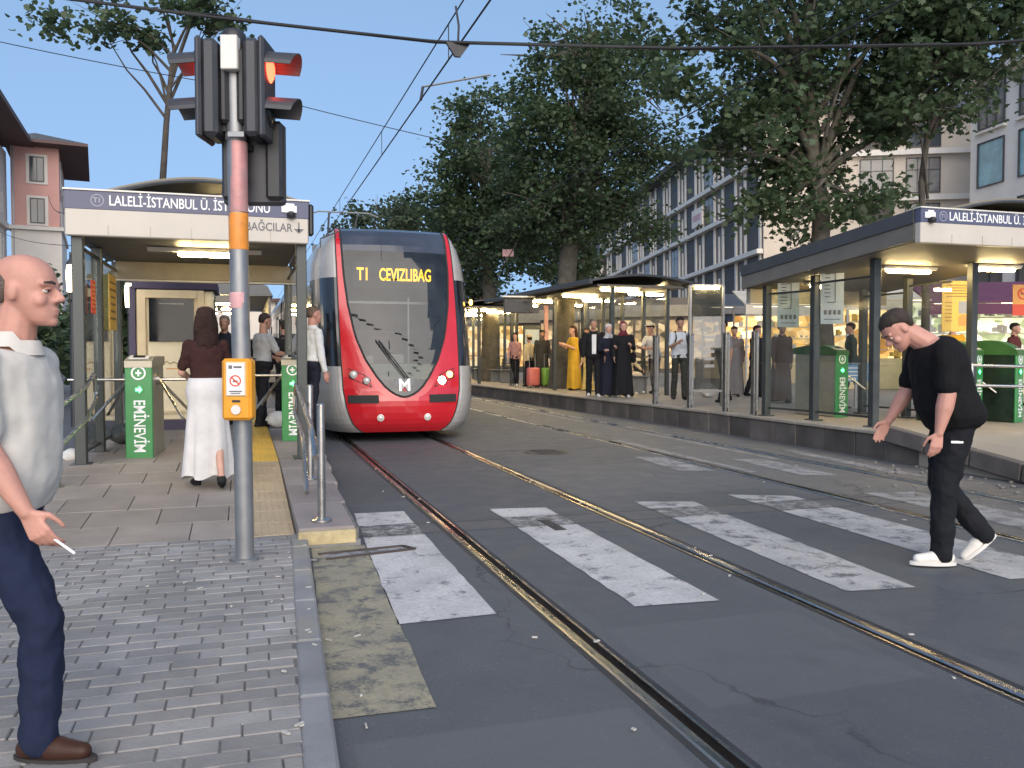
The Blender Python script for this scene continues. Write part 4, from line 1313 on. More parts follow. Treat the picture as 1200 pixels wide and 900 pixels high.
# ------------------------------------------------------------------ the tram
def build_tram():
    t = thing('tram', 'red nosed tram with lit amber line display and one bright headlight', 'tram', (2.40, 13.2, 0))
    ip = lambda tab, z: float(np.interp(z, [a for a, b in tab], [b for a, b in tab]))
    TL = [(.15, .16), (.25, .07), (.40, .015), (.6, 0), (.8, .015), (1.0, .055), (1.3, .14), (1.7, .25), (2.1, .37), (2.5, .51), (2.8, .63), (3.05, .76), (3.2, .86), (3.29, .96), (3.34, 1.1)]
    TO = [(.15, .62), (.2, .70), (.3, .79), (.5, .87), (.8, .925), (1.3, .945), (2.0, .955), (3.0, .955), (3.34, .94)]
    TI = [(.69, 0), (.70, .06), (.73, .14), (.78, .22), (.85, .30), (1.0, .42), (1.25, .575), (1.6, .715), (2.1, .81), (2.6, .855), (3.2, .865), (3.34, .855)]
    TH_ = [(.15, 1.16), (.3, 1.25), (.6, 1.31), (1.0, 1.31), (2.5, 1.31), (2.8, 1.29), (3.05, 1.22), (3.2, 1.12), (3.29, 1.0), (3.34, .90)]
    BULGE = .13
    def surf(x, z, off=0.0):
        """Point on the front skin at lateral x, height z."""
        wo, H_ = ip(TO, z), ip(TH_, z)
        L = ip(TL, z)
        nose = .05 * math.exp(-((z - .55) / .35) ** 2)
        ax = abs(x)
        if ax <= wo:
            y = L + BULGE * (ax / .87) ** 2 - nose * (1 - (ax / .87) ** 2)
        else:
            s = min(1, (ax - wo) / max(1e-3, H_ - wo))
            y = L + BULGE * (wo / .87) ** 2 + 1.05 * (1 - math.sqrt(max(0, 1 - s * s)))
        return Vector((x, y - off, z))
    zs = [.15, .18, .22, .28, .36, .45, .55, .63, .69, .70, .715, .73, .755, .78, .815, .85, .9, .95, 1.0, 1.07, 1.15, 1.25, 1.4, 1.55, 1.7, 1.9, 2.1, 2.3, 2.52, 2.7, 2.85, 2.95, 3.05, 3.13, 3.2, 3.25, 3.29, 3.32, 3.34]
    NG, NR, NS = 14, 4, 12
    parts = {}
    def cell(nm, a, b, c, d):
        parts.setdefault(nm, MB()).quad(a, b, c, d)
    def cols(z):
        wi, wo, H_ = ip(TI, z), ip(TO, z), ip(TH_, z)
        g = [surf(-wi + 2 * wi * i / NG, z) for i in range(NG + 1)]
        r = [surf(wi + (wo - wi) * i / NR, z) for i in range(NR + 1)]
        s = []
        for i in range(NS + 1):
            th = math.pi / 2 * i / NS
            x = wo + (H_ - wo) * math.sin(th)
            p = surf(x * .99999, z)
            s.append(p)
        # straight run down the side to the end of the first car
        e = [Vector((H_, 1.9, z)), Vector((H_, 3.2, z))]
        return g, r, s + e
    mir = lambda p: Vector((-p.x, p.y, p.z))
    for z0, z1 in zip(zs[:-1], zs[1:]):
        g0, r0, s0 = cols(z0); g1, r1, s1 = cols(z1)
        zm = (z0 + z1) / 2
        if zm > .69:
            nm = 'lower_mask' if zm < .95 else ('windshield' if zm < 2.95 else 'roof_visor')
            for i in range(NG):
                cell(nm, g0[i], g0[i + 1], g1[i + 1], g1[i])
        for i in range(NR):
            cell('front_frame', r0[i], r0[i + 1], r1[i + 1], r1[i])
            cell('front_frame', mir(r0[i + 1]), mir(r0[i]), mir(r1[i]), mir(r1[i + 1]))
        nm = 'side_skirt' if zm < 1.15 else ('side_glass' if zm < 2.52 else 'roof_side')
        for i in range(len(s0) - 1):
            cell(nm + '#r', s0[i], s0[i + 1], s1[i + 1], s1[i])
            cell(nm + '#l', mir(s0[i + 1]), mir(s0[i]), mir(s1[i]), mir(s1[i + 1]))
    # closing plate over the front of the roof
    g, r, s = cols(3.34)
    rim = [mir(p) for p in s[::-1]] + [mir(p) for p in r[::-1]][1:] + g[1:-1] + r + s[1:]
    parts.setdefault('roof_visor', MB()).add(rim, [tuple(range(len(rim)))])
    mats = {'lower_mask': 'tram_black', 'windshield': 'ws', 'roof_visor': 'tram_visor', 'front_frame': 'red_paint', 'side_skirt': 'tram_white', 'side_glass': 'tram_black', 'roof_side': 'tram_white'}
    M['ws'] = glass('tinted windscreen', (.33, .36, .36), .08)
    M['tram_visor'] = mat('dark blue grey roof front', (.035, .042, .06), .25, 0, .2, 2, coat=.4)
    for nm, q in parts.items():
        q.build(nm.split('#')[0], M[mats[nm.split('#')[0]]], t, 50)
    # rubber edge round the windscreen
    edge = []
    for z in zs:
        if z >= .69:
            edge.append(surf(-ip(TI, z), z, .004))
    edge = edge[::-1] + [mir(p) for p in edge]
    q = MB(); q.tube(edge, .016, 6); q.build('windshield_seal', M['rubber'], t, 60)
    for sx in (-1, 1):
        q = MB(); q.tube([surf(sx * ip(TO, z), z, .002) for z in zs], .010, 6); q.build('panel_gap', M['rubber'], t, 60)
    # emblem
    e0 = surf(0, .86, .012)
    q = MB(); q.prism([e0 + Vector(p) for p in ((-.12, 0, -.11), (.12, 0, -.11), (.15, .03, .10), (-.15, .03, .10))], (0, .02, 0)); em = q.build('emblem_plate', M['tram_visor'], t)
    tx = text('M', .26, M['white_ink'], em, e0 + Vector((0, -.008, .0)), (R(82), 0, 0), .006, 'CENTER', .006)
    q = MB(); q.prism([e0 + Vector(p) for p in ((-.035, -.012, -.10), (.035, -.012, -.10), (0, -.012, -.02))], (0, .006, 0)); q.build('emblem_accent', M['red_paint'], em)
    # patches that follow the skin
    def patch(nm, m, x0, x1, z0, z1, off=.012, nx=8, nz=3, parent=t):
        q = MB()
        P = [[surf(x0 + (x1 - x0) * i / nx, z0 + (z1 - z0) * j / nz, off) for i in range(nx + 1)] for j in range(nz + 1)]
        B = [[surf(x0 + (x1 - x0) * i / nx, z0 + (z1 - z0) * j / nz, -.01) for i in range(nx + 1)] for j in range(nz + 1)]
        for j in range(nz):
            for i in range(nx):
                q.quad(P[j][i], P[j][i + 1], P[j + 1][i + 1], P[j + 1][i])
        for i in range(nx):
            q.quad(B[0][i], B[0][i + 1], P[0][i + 1], P[0][i]); q.quad(P[nz][i], P[nz][i + 1], B[nz][i + 1], B[nz][i])
        for j in range(nz):
            q.quad(B[j + 1][0], B[j][0], P[j][0], P[j + 1][0]); q.quad(P[j + 1][nx], P[j][nx], B[j][nx], B[j + 1][nx])
        return q.build(nm, m, parent, 40)
    patch('bumper_insert', M['rubber'], -.86, -.40, .60, .72)
    patch('bumper_insert', M['rubber'], .40, .86, .60, .72)
    # head lamps: left pair dark, right pair burning
    M['head_on'] = emit('lit head lamp', (1.0, .78, .45), 26.0)
    M['indicator_on'] = emit('lit amber indicator', (1.0, .42, .06), 8.0)
    M['lens_off'] = mat('clear lamp lens', (.55, .52, .5), .12, .2, .1)
    for (x, z, r_, m) in ((-.76, 1.02, .055, 'lens_off'), (-.57, .93, .05, 'lens_off'), (.62, .93, .062, 'head_on'), (.76, 1.02, .05, 'indicator_on'), (-.37, .38, .042, 'lens_off'), (.37, .38, .042, 'lens_off')):
        p = surf(x, z, .008)
        q = MB(); q.lathe([(0, -.02), (r_ * .75, -.016), (r_, -.004), (r_, .02)], 18, p, 'Y'); hl = q.build('headlight' if z > .5 else 'fog_lamp', M[m], t, 40)
        q = MB(); q.lathe([(r_, -.006), (r_ * 1.28, -.004), (r_ * 1.3, .03), (r_, .03)], 18, p, 'Y'); q.build('lamp_ring', M['tram_black'] if z > .5 else M['lampfit'], hl, 40)
    # cluster recess outlines
    for sx in (-1, 1):
        q = MB(); q.tube([surf(sx * .5, .84, .004), surf(sx * .84, .98, .004), surf(sx * .845, 1.12, .004), surf(sx * .60, 1.02, .004), surf(sx * .5, .84, .004)], .006, 6); q.build('lamp_cluster_gap', M['rubber'], t)
    # wipers
    for dx in (0, .05):
        a, b = surf(.02 + dx, .97, .035), surf(-.42 + dx, 1.55, .05)
        q = MB(); q.tube([a, (a + b) / 2 + Vector((0, -.02, 0)), b], .009, 6); q.build('wiper', M['rubber'], t)
    # line display behind the glass
    yd = ip(TL, 2.56) + .30
    q = MB(); q.box((0, yd + .06, 2.58), (1.36, .1, .42)); db = q.build('line_display', M['black'], t)
    M['led'] = emit('amber display dots', (1.0, .44, .015), 4.0)
    fit_text('T1', .17, .20, M['led'], db, (-.62, yd - .002, 2.585), bold=.004)
    fit_text('CEVIZLIBAG', .86, .20, M['led'], db, (-.26, yd - .002, 2.585), bold=.004)
    # cab interior
    q = MB(); q.box((0, 1.15, 1.02), (1.7, 1.1, .12), None, .03); q.prism([(-.8, .42, .9), (.8, .42, .9), (.8, .55, 1.18), (-.8, .55, 1.18)], (0, .25, 0)); q.build('dashboard', M['dash'], t)
    q = MB(); q.box((0, 2.4, 1.9), (2.4, .08, 2.6)); q.build('cab_bulkhead', M['cabwall'], t)
    q = MB(); q.box((-.12, 1.75, 1.35), (.5, .14, .7), None, .06); q.box((-.12, 1.6, 1.0), (.5, .45, .12), None, .05); q.build('driver_seat', M['purple'], t)
    q = MB(); q.box((.05, .95, 1.25), (.24, .05, .16), None, .02); q.box((-.45, .9, 1.24), (.2, .05, .14), None, .02); q.build('console_screen', M['lampfit'], t)
    q = MB(); q.box((0, .9, .55), (1.9, .6, .7)); q.build('cab_floor', M['black'], t)
    q = MB(); q.box((0, 1.7, 2.2), (1.5, .02, .04)); q.box((.38, 1.68, 1.7), (.03, .03, 1.2)); q.build('grab_rail', M['steel'], t)
    # modules behind the cab
    def module(y0, y1):
        q = MB()
        H0 = 1.31
        sec = [(-1.20, .18), (-1.31, .6), (-H0, 1.15)], [(-H0, 1.15), (-H0, 2.52)], [(-H0, 2.52), (-1.30, 2.8), (-1.22, 3.05), (-1.05, 3.24), (-.85, 3.32), (.85, 3.32), (1.05, 3.24), (1.22, 3.05), (1.30, 2.8), (H0, 2.52)]
        for nm, m, pts, sx in (('side_skirt', 'tram_white', sec[0], 1), ('side_skirt', 'tram_white', sec[0], -1), ('roof_shell', 'tram_white', sec[2], 1)):
            q = MB()
            for a, b in zip(pts[:-1], pts[1:]):
                v = [(sx * a[0], y1, a[1]), (sx * a[0], y0, a[1]), (sx * b[0], y0, b[1]), (sx * b[0], y1, b[1])]
                q.quad(*(v if sx > 0 else v[::-1]))
            q.build(nm, M[m], t, 40)
        for sx in (-1, 1):
            q = MB(); q.quad((sx * H0, y0, 1.15), (sx * H0, y1, 1.15), (sx * H0, y1, 2.52), (sx * H0, y0, 2.52))
            q.build('window_band', M['tram_black'], t)
        k = y0 + .7
        i = 0
        while k + 1.5 < y1:
            for sx in (-1, 1):
                q = MB()
                if i % 2:
                    q.box((sx * 1.327, k + .7, 1.42), (.03, 1.36, 2.25), None, .01); d = q.build('door', M['tram_grey'], t)
                    q = MB(); q.box((sx * 1.345, k + .37, 1.72), (.014, .54, 1.45), None, .005); q.box((sx * 1.345, k + 1.03, 1.72), (.014, .54, 1.45), None, .005); q.build('door_glass', M['darkglass'], d)
                else:
                    q.box((sx * 1.327, k + .7, 1.85), (.02, 1.4, 1.05), None, .008); q.build('side_window', M['darkglass'], t)
            k += 1.55; i += 1
        q = MB(); q.box((0, (y0 + y1) / 2, .35), (2.2, y1 - y0, .42)); q.build('underframe', M['rubber'], t)
        q = MB(); q.box((0, (y0 + y1) / 2, 3.45), (1.5, (y1 - y0) * .6, .26), None, .05); q.build('roof_unit', M['tram_grey'], t)
    module(3.2, 12.5)
    q = MB(); q.box((0, 12.85, 1.75), (2.4, .7, 2.9)); q.build('gangway', M['rubber'], t)
    module(13.2, 20.0)
    q = MB(); q.box((0, 20.35, 1.75), (2.4, .7, 2.9)); q.build('gangway', M['rubber'], t)
    module(20.7, 30.0)
    q = MB(); q.box((0, 1.9, .20), (1.9, 2.4, .16), None, .03); q.build('underframe', M['rubber'], t)
    for y in (2.2, 3.9, 10, 11.7):
        for sx in (-1, 1):
            q = MB(); q.lathe([(0, -.06), (.28, -.06), (.30, -.04), (.30, .05), (.32, .06), (0, .06)], 24, (sx * .72, y, .305), 'X'); q.build('wheel', M['rail_side'], t, 40)
    # pantograph and antenna rod
    q = MB(); q.tube([(-.4, 8.0, 3.35), (-.3, 9.2, 4.05), (-.35, 8.2, 4.68)], .025, 6); q.tube([(.4, 8.0, 3.35), (.3, 9.2, 4.05), (.35, 8.2, 4.68)], .025, 6); q.tube([(-.85, 8.2, 4.62), (-.6, 8.2, 4.70), (.6, 8.2, 4.70), (.85, 8.2, 4.62)], .02, 6); q.build('pantograph', M['galv'], t)
    q = MB(); q.bar((-1.18, 1.0, 3.14), (-.86, .9, 3.27), .03, .02); q.bar((-1.18, 1.0, 3.14), (-1.18, 1.0, 3.0), .02, .02); q.build('camera_arm', M['black'], t)
    q = MB(); q.ell((1.30, .86, 2.18), (.03, .05, .05), 10, 6); q.build('side_marker', M['indicator_on'], t)
    t.scale = (1, 1, 1.035)
    return t
M['dash'] = mat('pale dashboard', (.42, .46, .40), .5, 0, .15, 3)
M['cabwall'] = mat('grey cab wall', (.11, .12, .125), .6, 0, .15, 2)
build_tram()
# ------------------------------------------------------------------ people
FIX = []          # (object, remesh size) collected here, evaluated once at the end
def garment(name, q, m, parent, vox, smooth=5, wr=0.0, wscale=.09):
    o = q.build(name, m, parent)
    r_ = o.modifiers.new('r', 'REMESH'); r_.mode = 'VOXEL'; r_.voxel_size = vox; r_.use_smooth_shade = True
    sm = o.modifiers.new('s', 'SMOOTH'); sm.factor = .5; sm.iterations = smooth
    if wr:
        key = 'folds%.3f' % wscale
        tx = bpy.data.textures.get(key) or bpy.data.textures.new(key, 'CLOUDS')
        tx.noise_scale = wscale; tx.noise_depth = 2
        d = o.modifiers.new('d', 'DISPLACE'); d.texture = tx; d.strength = wr; d.mid_level = .5; d.texture_coords = 'LOCAL'
    FIX.append(o)
    return o


def skinmat(name, c):
    m = mat(name, c, .55, 0, .10, 14, .05, 120)
    b = m.node_tree.nodes['Principled BSDF']
    b.inputs['Subsurface Weight'].default_value = .08
    b.inputs['Subsurface Radius'].default_value = (.02, .008, .004)
    return m


def cloth(name, c, var=.12, rough=.85, bump=.12, bscale=220):
    m = mat(name, c, rough, 0, var, 5, bump, bscale)
    m.node_tree.nodes['Principled BSDF'].inputs['Specular IOR Level'].default_value = .2
    return m


SK = {'light': skinmat('fair skin', (.50, .285, .205)), 'tan': skinmat('tanned skin', (.40, .215, .145)), 'ruddy': skinmat('ruddy skin', (.50, .25, .19))}
CL = {}
def C_(name, c, **k):
    if name not in CL:
        CL[name] = cloth(name, c, **k)
    return CL[name]


HEAD = [(.000, .022, .085, .035), (.015, .040, .095, .0), (.035, .051, .098, -.03), (.06, .059, .097, -.055), (.085, .065, .092, -.075), (.11, .069, .088, -.088),
        (.13, .0715, .093, -.095), (.155, .075, .092, -.101), (.18, .0735, .083, -.099), (.205, .064, .064, -.085), (.222, .046, .038, -.056), (.232, .016, .0, -.016)]


def person(label, loc, heading, h=1.75, vox=.012, skin='tan', top=None, bottom=None, topkind='tee', bottomkind='trousers', shoes=None, shoe_kind='shoe',
           lean=3, head_pitch=0, head_yaw=0, legs=((8, 5), (-8, 12)), feet=(0, 0), arms=((-5, 12, 8), (5, 12, 8)), build=1.0, belly=0.0,
           hair='short', haircol=(.02, .016, .013), group=None, near=False, sit=None, extra=None, curl=(.5, .5), shirt_len=-.06, stance=.0, twist=0, neck_fwd=0.0, stoop=0.0, hat=None, open_coat=None):
    """One body: local +Y is where the person faces, +X is their right. Legs/arms: (swing, bend[, spread]) in degrees, left first."""
    k = h / 1.75
    t = thing('person', label, 'person', loc, R(heading), group)
    T, Bm = top, bottom
    V = Vector
    # skeleton -------------------------------------------------
    def leg(side, sw, fl, foot):
        a, b = R(sw), R(sw - fl)
        hip = V((side * .088 * k, 0, 0))
        kn = hip + V((side * stance * .4, math.sin(a) * .43, -math.cos(a) * .43)) * 1
        kn = hip + V((side * (.004 + stance * .5), math.sin(a) * .435 * k, -math.cos(a) * .435 * k))
        an = kn + V((side * stance * .5, math.sin(b) * .41 * k, -math.cos(b) * .41 * k))
        fp = R(foot)
        toe = an + V((side * .02, math.cos(fp) * .165 * k, -.055 * k - math.sin(fp) * .15 * k))
        heel = an + V((0, -.055 * k * math.cos(fp), -.058 * k + math.sin(fp) * .05 * k))
        return hip, kn, an, toe, heel
    L = leg(-1, *legs[0], feet[0]); Rg = leg(1, *legs[1], feet[1])
    low = min(min(L[3].z, L[4].z), min(Rg[3].z, Rg[4].z)) - .025 * k
    pz = -low
    if sit is not None:
        pz = sit
    up = V((0, 0, pz))
    L = [p + up for p in L]; Rg = [p + up for p in Rg]
    pel = V((0, 0, pz + .03 * k))
    l1 = R(lean)
    sp = V((0, math.sin(l1), math.cos(l1)))
    l2 = R(lean + stoop)
    sp2 = V((0, math.sin(l2), math.cos(l2)))
    waist = pel + sp * .16 * k
    chest = waist + (sp + sp2).normalized() * .19 * k
    neck = chest + sp2 * .165 * k
    tw = Matrix.Rotation(R(twist), 3, 'Z')
    hd_dir = R(lean * .4 + stoop + neck_fwd)
    nd_ = V((0, math.sin(hd_dir), math.cos(hd_dir)))
    hb = neck + nd_ * .075 * k + V((0, .012, 0))
    Rh = Matrix.Rotation(R(-head_yaw), 3, 'Z') @ Matrix.Rotation(R(-head_pitch), 3, 'X')
    hk = k * (1.07 if near else 1.0 if h > 1.4 else 1.15)
    def H(p):
        return hb + Rh @ (V(p) * hk)
    nrm2 = V((0, math.cos(l2), -math.sin(l2)))
    # heads and torso sections ---------------------------------
    def ring(c, lat, fwd, hw, hf, hbk, n=18, p=2.3):
        out = []
        for j in range(n):
            a = 2 * math.pi * j / n
            ca, sa = math.cos(a), math.sin(a)
            x = math.copysign(abs(ca) ** (2 / p), ca) * hw
            y = math.copysign(abs(sa) ** (2 / p), sa)
            y = y * (hf if y > 0 else hbk)
            out.append(tuple(c + lat * x + fwd * y))
        return out
    def torso(q, off, lo, hi, bl=0.0):
        """Sections from crotch (s=-.09) to neck base (s=.52), inflated by off."""
        tab = [(-.095, .10, .085, .09), (-.06, .158, .108, .115), (.0, .172, .115, .128), (.07, .165, .112, .115), (.15, .152, .108, .098), (.23, .158, .114, .100), (.32, .172, .120, .112), (.40, .180, .112, .112), (.46, .160, .088, .098), (.50, .105, .068, .080), (.525, .062, .058, .062)]
        rings = []
        for s_, hw, hf, hb_ in tab:
            if s_ < lo - 1e-6 or s_ > hi + 1e-6:
                continue
            if s_ < .16:
                c = pel + sp * s_ * k; f = V((0, math.cos(l1), -math.sin(l1)))
            elif s_ < .35:
                c = waist + (chest - waist) * ((s_ - .16) / .19); f = V((0, math.cos((l1 + l2) / 2), -math.sin((l1 + l2) / 2)))
            else:
                c = chest + (neck - chest) * ((s_ - .35) / .165); f = nrm2
            bb = bl * math.exp(-((s_ - .13) / .14) ** 2)
            lat = tw @ V((1, 0, 0)) if s_ > .3 else V((1, 0, 0))
            w_ = build if s_ < .47 else 1 + (build - 1) * .4
            rings.append(ring(c, lat, f, (hw * w_ + off + bb * .4) * k, (hf * w_ + off + bb) * k, (hb_ * w_ + off) * k))
        q.loft(rings)
    # arms -------------------------------------------------------
    A = []
    for side, (sw, fl, ab) in zip((-1, 1), arms):
        sh = chest + sp2 * .105 * k + tw @ V((side * .178 * k * (1 + (build - 1) * .8), 0, 0))
        a, o_ = R(sw), R(ab)
        d = V((side * math.sin(o_), math.sin(a) * math.cos(o_), -math.cos(a) * math.cos(o_)))
        el = sh + d * .285 * k
        a2 = R(sw + fl)
        ob2 = R(ab * .2 if fl < 60 else -ab * .8 - 14)
        d2 = V((side * math.sin(ob2), math.sin(a2) * math.cos(ob2), -math.cos(a2) * math.cos(ob2)))
        wr = el + d2 * .245 * k
        A.append((sh, el, wr, d2))
    # body -------------------------------------------------------
    b = MB()
    torso(b, -.018, -.07, .525, belly * .8)
    for hip, kn, an, toe, heel in (L, Rg):
        b.capsule(hip, kn, .072 * k, .046 * k); b.capsule(kn, an, .047 * k, .032 * k); b.capsule(heel + V((0, .02, .02)) * k, toe + V((0, -.02, .012)) * k, .03 * k, .024 * k)
        b.capsule(an, heel + V((0, .03, .02)) * k, .033 * k, .03 * k)
    hdsc = []
    for z, hw, yf, yb in HEAD:
        c = V((0, (yf + yb) / 2, z))
        hdsc.append([tuple(H(V(p_))) for p_ in ring(c, V((1, 0, 0)), V((0, 1, 0)), hw, (yf - yb) / 2, (yf - yb) / 2, 20, 2.2)])
    b.loft(hdsc)
    nk = .056 * (1 + (build - 1) * .8)
    b.capsule(neck - sp2 * .03 * k, H((0, -.022, .05)), (nk + .006) * k, nk * k)
    b.capsule(H((0, .092, .120)), H((0, .113, .090)), .009 * hk, .0135 * hk, 8)
    for sx in (-1, 1):
        b.ell(H((sx * .012, .100, .083)), (.010 * hk, .012 * hk, .009 * hk), 8, 6)
        b.ell(H((sx * .074, -.008, .105)), (.010 * hk, .020 * hk, .031 * hk), 10, 6, Rh)
        b.capsule(H((sx * .014, .090, .134)), H((sx * .052, .076, .136)), .0105 * hk, .009 * hk, 8)
        b.ell(H((sx * .040, .062, .083)), (.025 * hk, .026 * hk, .026 * hk), 8, 6)
    b.ell(H((0, .096, .054)), (.023 * hk, .011 * hk, .0065 * hk), 10, 6, Rh)
    b.ell(H((0, .094, .041)), (.020 * hk, .012 * hk, .0065 * hk), 10, 6, Rh)
    b.ell(H((0, .086, .014)), (.022 * hk, .018 * hk, .016 * hk), 10, 6, Rh)
    for (sh, el, wr, d2), side, cu in zip(A, (-1, 1), curl):
        b.capsule(sh, el, .047 * k * build, .040 * k * build); b.capsule(el, el + (wr - el) * .35, .041 * k * build, .041 * k * build); b.capsule(el + (wr - el) * .35, wr, .041 * k * build, .0265 * k)
        # hand: palm, four fingers of different lengths, thumb out to the front
        nrm = V((-side, 0, 0)); nrm = (nrm - d2 * nrm.dot(d2)).normalized()
        sd = nrm.cross(d2) * side
        if sd.y < 0 and abs(d2.y) < .9: sd = -sd
        for i, (ln, off) in enumerate(((.066, .030), (.074, .010), (.069, -.010), (.054, -.029))):
            base = wr + d2 * .012 * k + sd * off * .55 * k
            kn_ = wr + d2 * (.092 - .004 * abs(i - 1)) * k + sd * off * k
            b.capsule(base, kn_, .0125 * k, .0115 * k, 8)
            p, dirn = kn_, V(d2)
            for j, fr_ in enumerate((.46, .30, .24)):
                ang = cu * (.55 + .12 * i) * (1.0 if j else .7)
                dirn = (dirn * math.cos(ang) + nrm * math.sin(ang)).normalized()
                p2 = p + dirn * ln * fr_ * 1.15 * k
                b.capsule(p, p2, (.0092 - .0008 * j) * k, (.0085 - .0008 * j) * k, 8)
                p = p2
        th0 = wr + d2 * .022 * k + sd * .022 * k
        th1 = th0 + (d2 * .6 + sd * .75 + nrm * .25).normalized() * .042 * k
        th2 = th1 + (d2 * .9 + sd * .25 + nrm * .35).normalized() * .034 * k
        th3 = th2 + (d2 * .95 + nrm * .4).normalized() * .024 * k
        b.capsule(th0, th1, .0145 * k, .0115 * k, 8); b.capsule(th1, th2, .011 * k, .0095 * k, 8); b.capsule(th2, th3, .0095 * k, .008 * k, 8)
    body = garment('body', b, SK[skin], t, vox * (.55 if near else 1), 3 if near else 4)
    if near:
        for sx in (-1, 1):
            q = MB(); q.ell(H((sx * .033, .0785, .113)), (.0125 * hk, .0105 * hk, .0075 * hk), 10, 8, Rh); e = q.build('eye', M['eye_white'], t, 60)
            q = MB(); q.ell(H((sx * .034, .0870, .1135)), (.0055 * hk, .0035 * hk, .0052 * hk), 10, 6, Rh); q.build('iris', M['eye_dark'], e, 60)
            q = MB(); q.tube([H((sx * .016, .1005, .139)), H((sx * .034, .097, .1435)), H((sx * .055, .084, .140))], [.0035 * hk, .0045 * hk, .0025 * hk], 6); q.build('eyebrow', M['brow'], t, 60)
            q = MB(); q.tube([H((sx * .020, .088, .1195)), H((sx * .034, .0925, .1225)), H((sx * .048, .083, .119))], .0042 * hk, 6); q.build('eyelid', SK[skin], t, 60)
    # shirt ------------------------------------------------------
    def upper(kind, m, off=.014):
        q = MB()
        lo = {'tee': shirt_len, 'shirt': shirt_len, 'jacket': -.075, 'none': -.06}.get(kind, -.06)
        torso(q, off, lo, .50, belly)
        for (sh, el, wr, d2) in A:
            if kind == 'tee':
                q.capsule(sh, sh + (el - sh) * .78, (.050 * build + off * .4) * k, (.053 * build + off * .3) * k)
            else:
                q.capsule(sh, el, (.058 * build + off * .4) * k, .052 * k * build); q.capsule(el, el + (wr - el) * (.93 if kind != 'rolled' else .2), .052 * k * build, .040 * k)
        return garment('polo_shirt' if kind == 'tee' else kind, q, m, t, vox, 4, .017 if near else .024, .10)
    ts = upper(topkind, T)
    # collar
    if (near and lean + stoop < 20) or topkind in ('shirt', 'jacket'):
        q = MB()
        n = 18
        rr = []
        for zz, r_ in ((-.012, .082), (.012, .076), (.035, .069), (.030, .074), (-.018, .092)):
            c = neck + sp2 * (zz + .012) * k
            rr.append([tuple(c + V((math.cos(6.2832 * j / n) * r_, (math.sin(6.2832 * j / n)) * r_ * (.86 if math.sin(6.2832 * j / n) < 0 else 1.02), 0)) * k * (1 + (build - 1) * .7) + sp2 * ((-.030 if math.sin(6.2832 * j / n) > .55 else 0) * k)) for j in range(n)])
        q.loft(rr, False)
        q.build('collar', T, ts, 60)
    # lower half ---------------------------------------------------
    if bottomkind == 'trousers':
        q = MB()
        torso(q, .010, -.095, .08, belly * .55)
        for hip, kn, an, toe, heel in (L, Rg):
            q.capsule(hip, kn, .088 * k * (1 + (build - 1) * .8), .070 * k * (1 + (build - 1) * .5)); q.capsule(kn, an + (an - kn).normalized() * .022 * k, .068 * k * (1 + (build - 1) * .5), .062 * k * (1 + (build - 1) * .3))
        garment('trousers', q, Bm, t, vox, 3, .032, .085)
    else:
        # skirt or robe falling in folds
        q = MB()
        n = 44
        top_s = {'skirt': .13, 'dress': .30, 'robe': .44}[bottomkind]
        fl = {'skirt': .235, 'dress': .25, 'robe': .25}[bottomkind]
        rings = []
        cen = (L[2] + Rg[2]) / 2
        seed_ = random.uniform(0, 6)
        N = 16
        zb = .05 * k if bottomkind != 'skirt' else .13 * k
        for i in range(N + 1):
            u = i / N
            c0 = pel + sp * top_s * k
            c = V((c0.x * (1 - u) + cen.x * u, c0.y * (1 - u) + cen.y * u * .6, c0.z * (1 - u) + zb * u))
            z = c.z
            hw = .150 + (fl - .150) * max(0, u) ** .8
            hipk = math.exp(-((z - pel.z) / (.13 * k)) ** 2)
            hw = max(hw * (1 if u > .2 else 1), .150 + .045 * hipk)
            hf = hw * (.80 - .06 * u)
            ring_ = []
            for j in range(n):
                a = 2 * math.pi * j / n
                fold = 1 + u ** 1.3 * (.10 * math.sin(7 * a + seed_ + .8 * u) + .05 * math.sin(13 * a + 2 * seed_))
                ring_.append((c.x + math.cos(a) * hw * k * fold, c.y + math.sin(a) * hf * k * fold, z + (u > .98) * .02 * math.sin(5 * a + seed_)))
            rings.append(ring_)
        q.loft(rings[::-1])
        q.build(bottomkind, Bm, t, 75)
    # shoes --------------------------------------------------------
    if shoes is not None:
        for hip, kn, an, toe, heel in (L, Rg):
            d = toe - heel
            q = MB()
            q.capsule(heel + V((0, .012, .012)) * k, heel + d * .55 + V((0, 0, .012)) * k, .040 * k, .042 * k, 12)
            q.capsule(heel + d * .5 + V((0, 0, .008)) * k, toe + V((0, -.012, .004)) * k, .044 * k, .031 * k, 12)
            q.capsule(an + V((0, .005, -.02)) * k, heel + d * .35 + V((0, 0, .02)) * k, .044 * k, .042 * k, 12)
            s_ = garment('shoe', q, shoes, t, vox * .7, 3)
            if near:
                dn = d.normalized(); upv = V((1, 0, 0)).cross(dn)
                sd_ = dn.cross(upv)
                q = MB()
                rings = []
                for z_ in (-.034, -.012):
                    ring_ = []
                    for j in range(20):
                        a = 6.2832 * j / 20
                        x_, y_ = math.cos(a) * .046, math.sin(a)
                        w__ = 1.0 - .12 * max(0, y_)
                        ring_.append(tuple(heel + d * .5 + dn * (y_ * (d.length * .5 + .040 * k)) + V((1, 0, 0)) * x_ * w__ * k + upv * z_ * k))
                    rings.append(ring_)
                q.loft(rings)
                q.build('sole', M['sole_white'] if shoe_kind == 'white' else M['sole_dark'], s_, 50)
    # hair ---------------------------------------------------------
    hm = C_('hair %.3f %.3f %.3f' % haircol, haircol, rough=.75, bump=.9, bscale=160, var=.6)
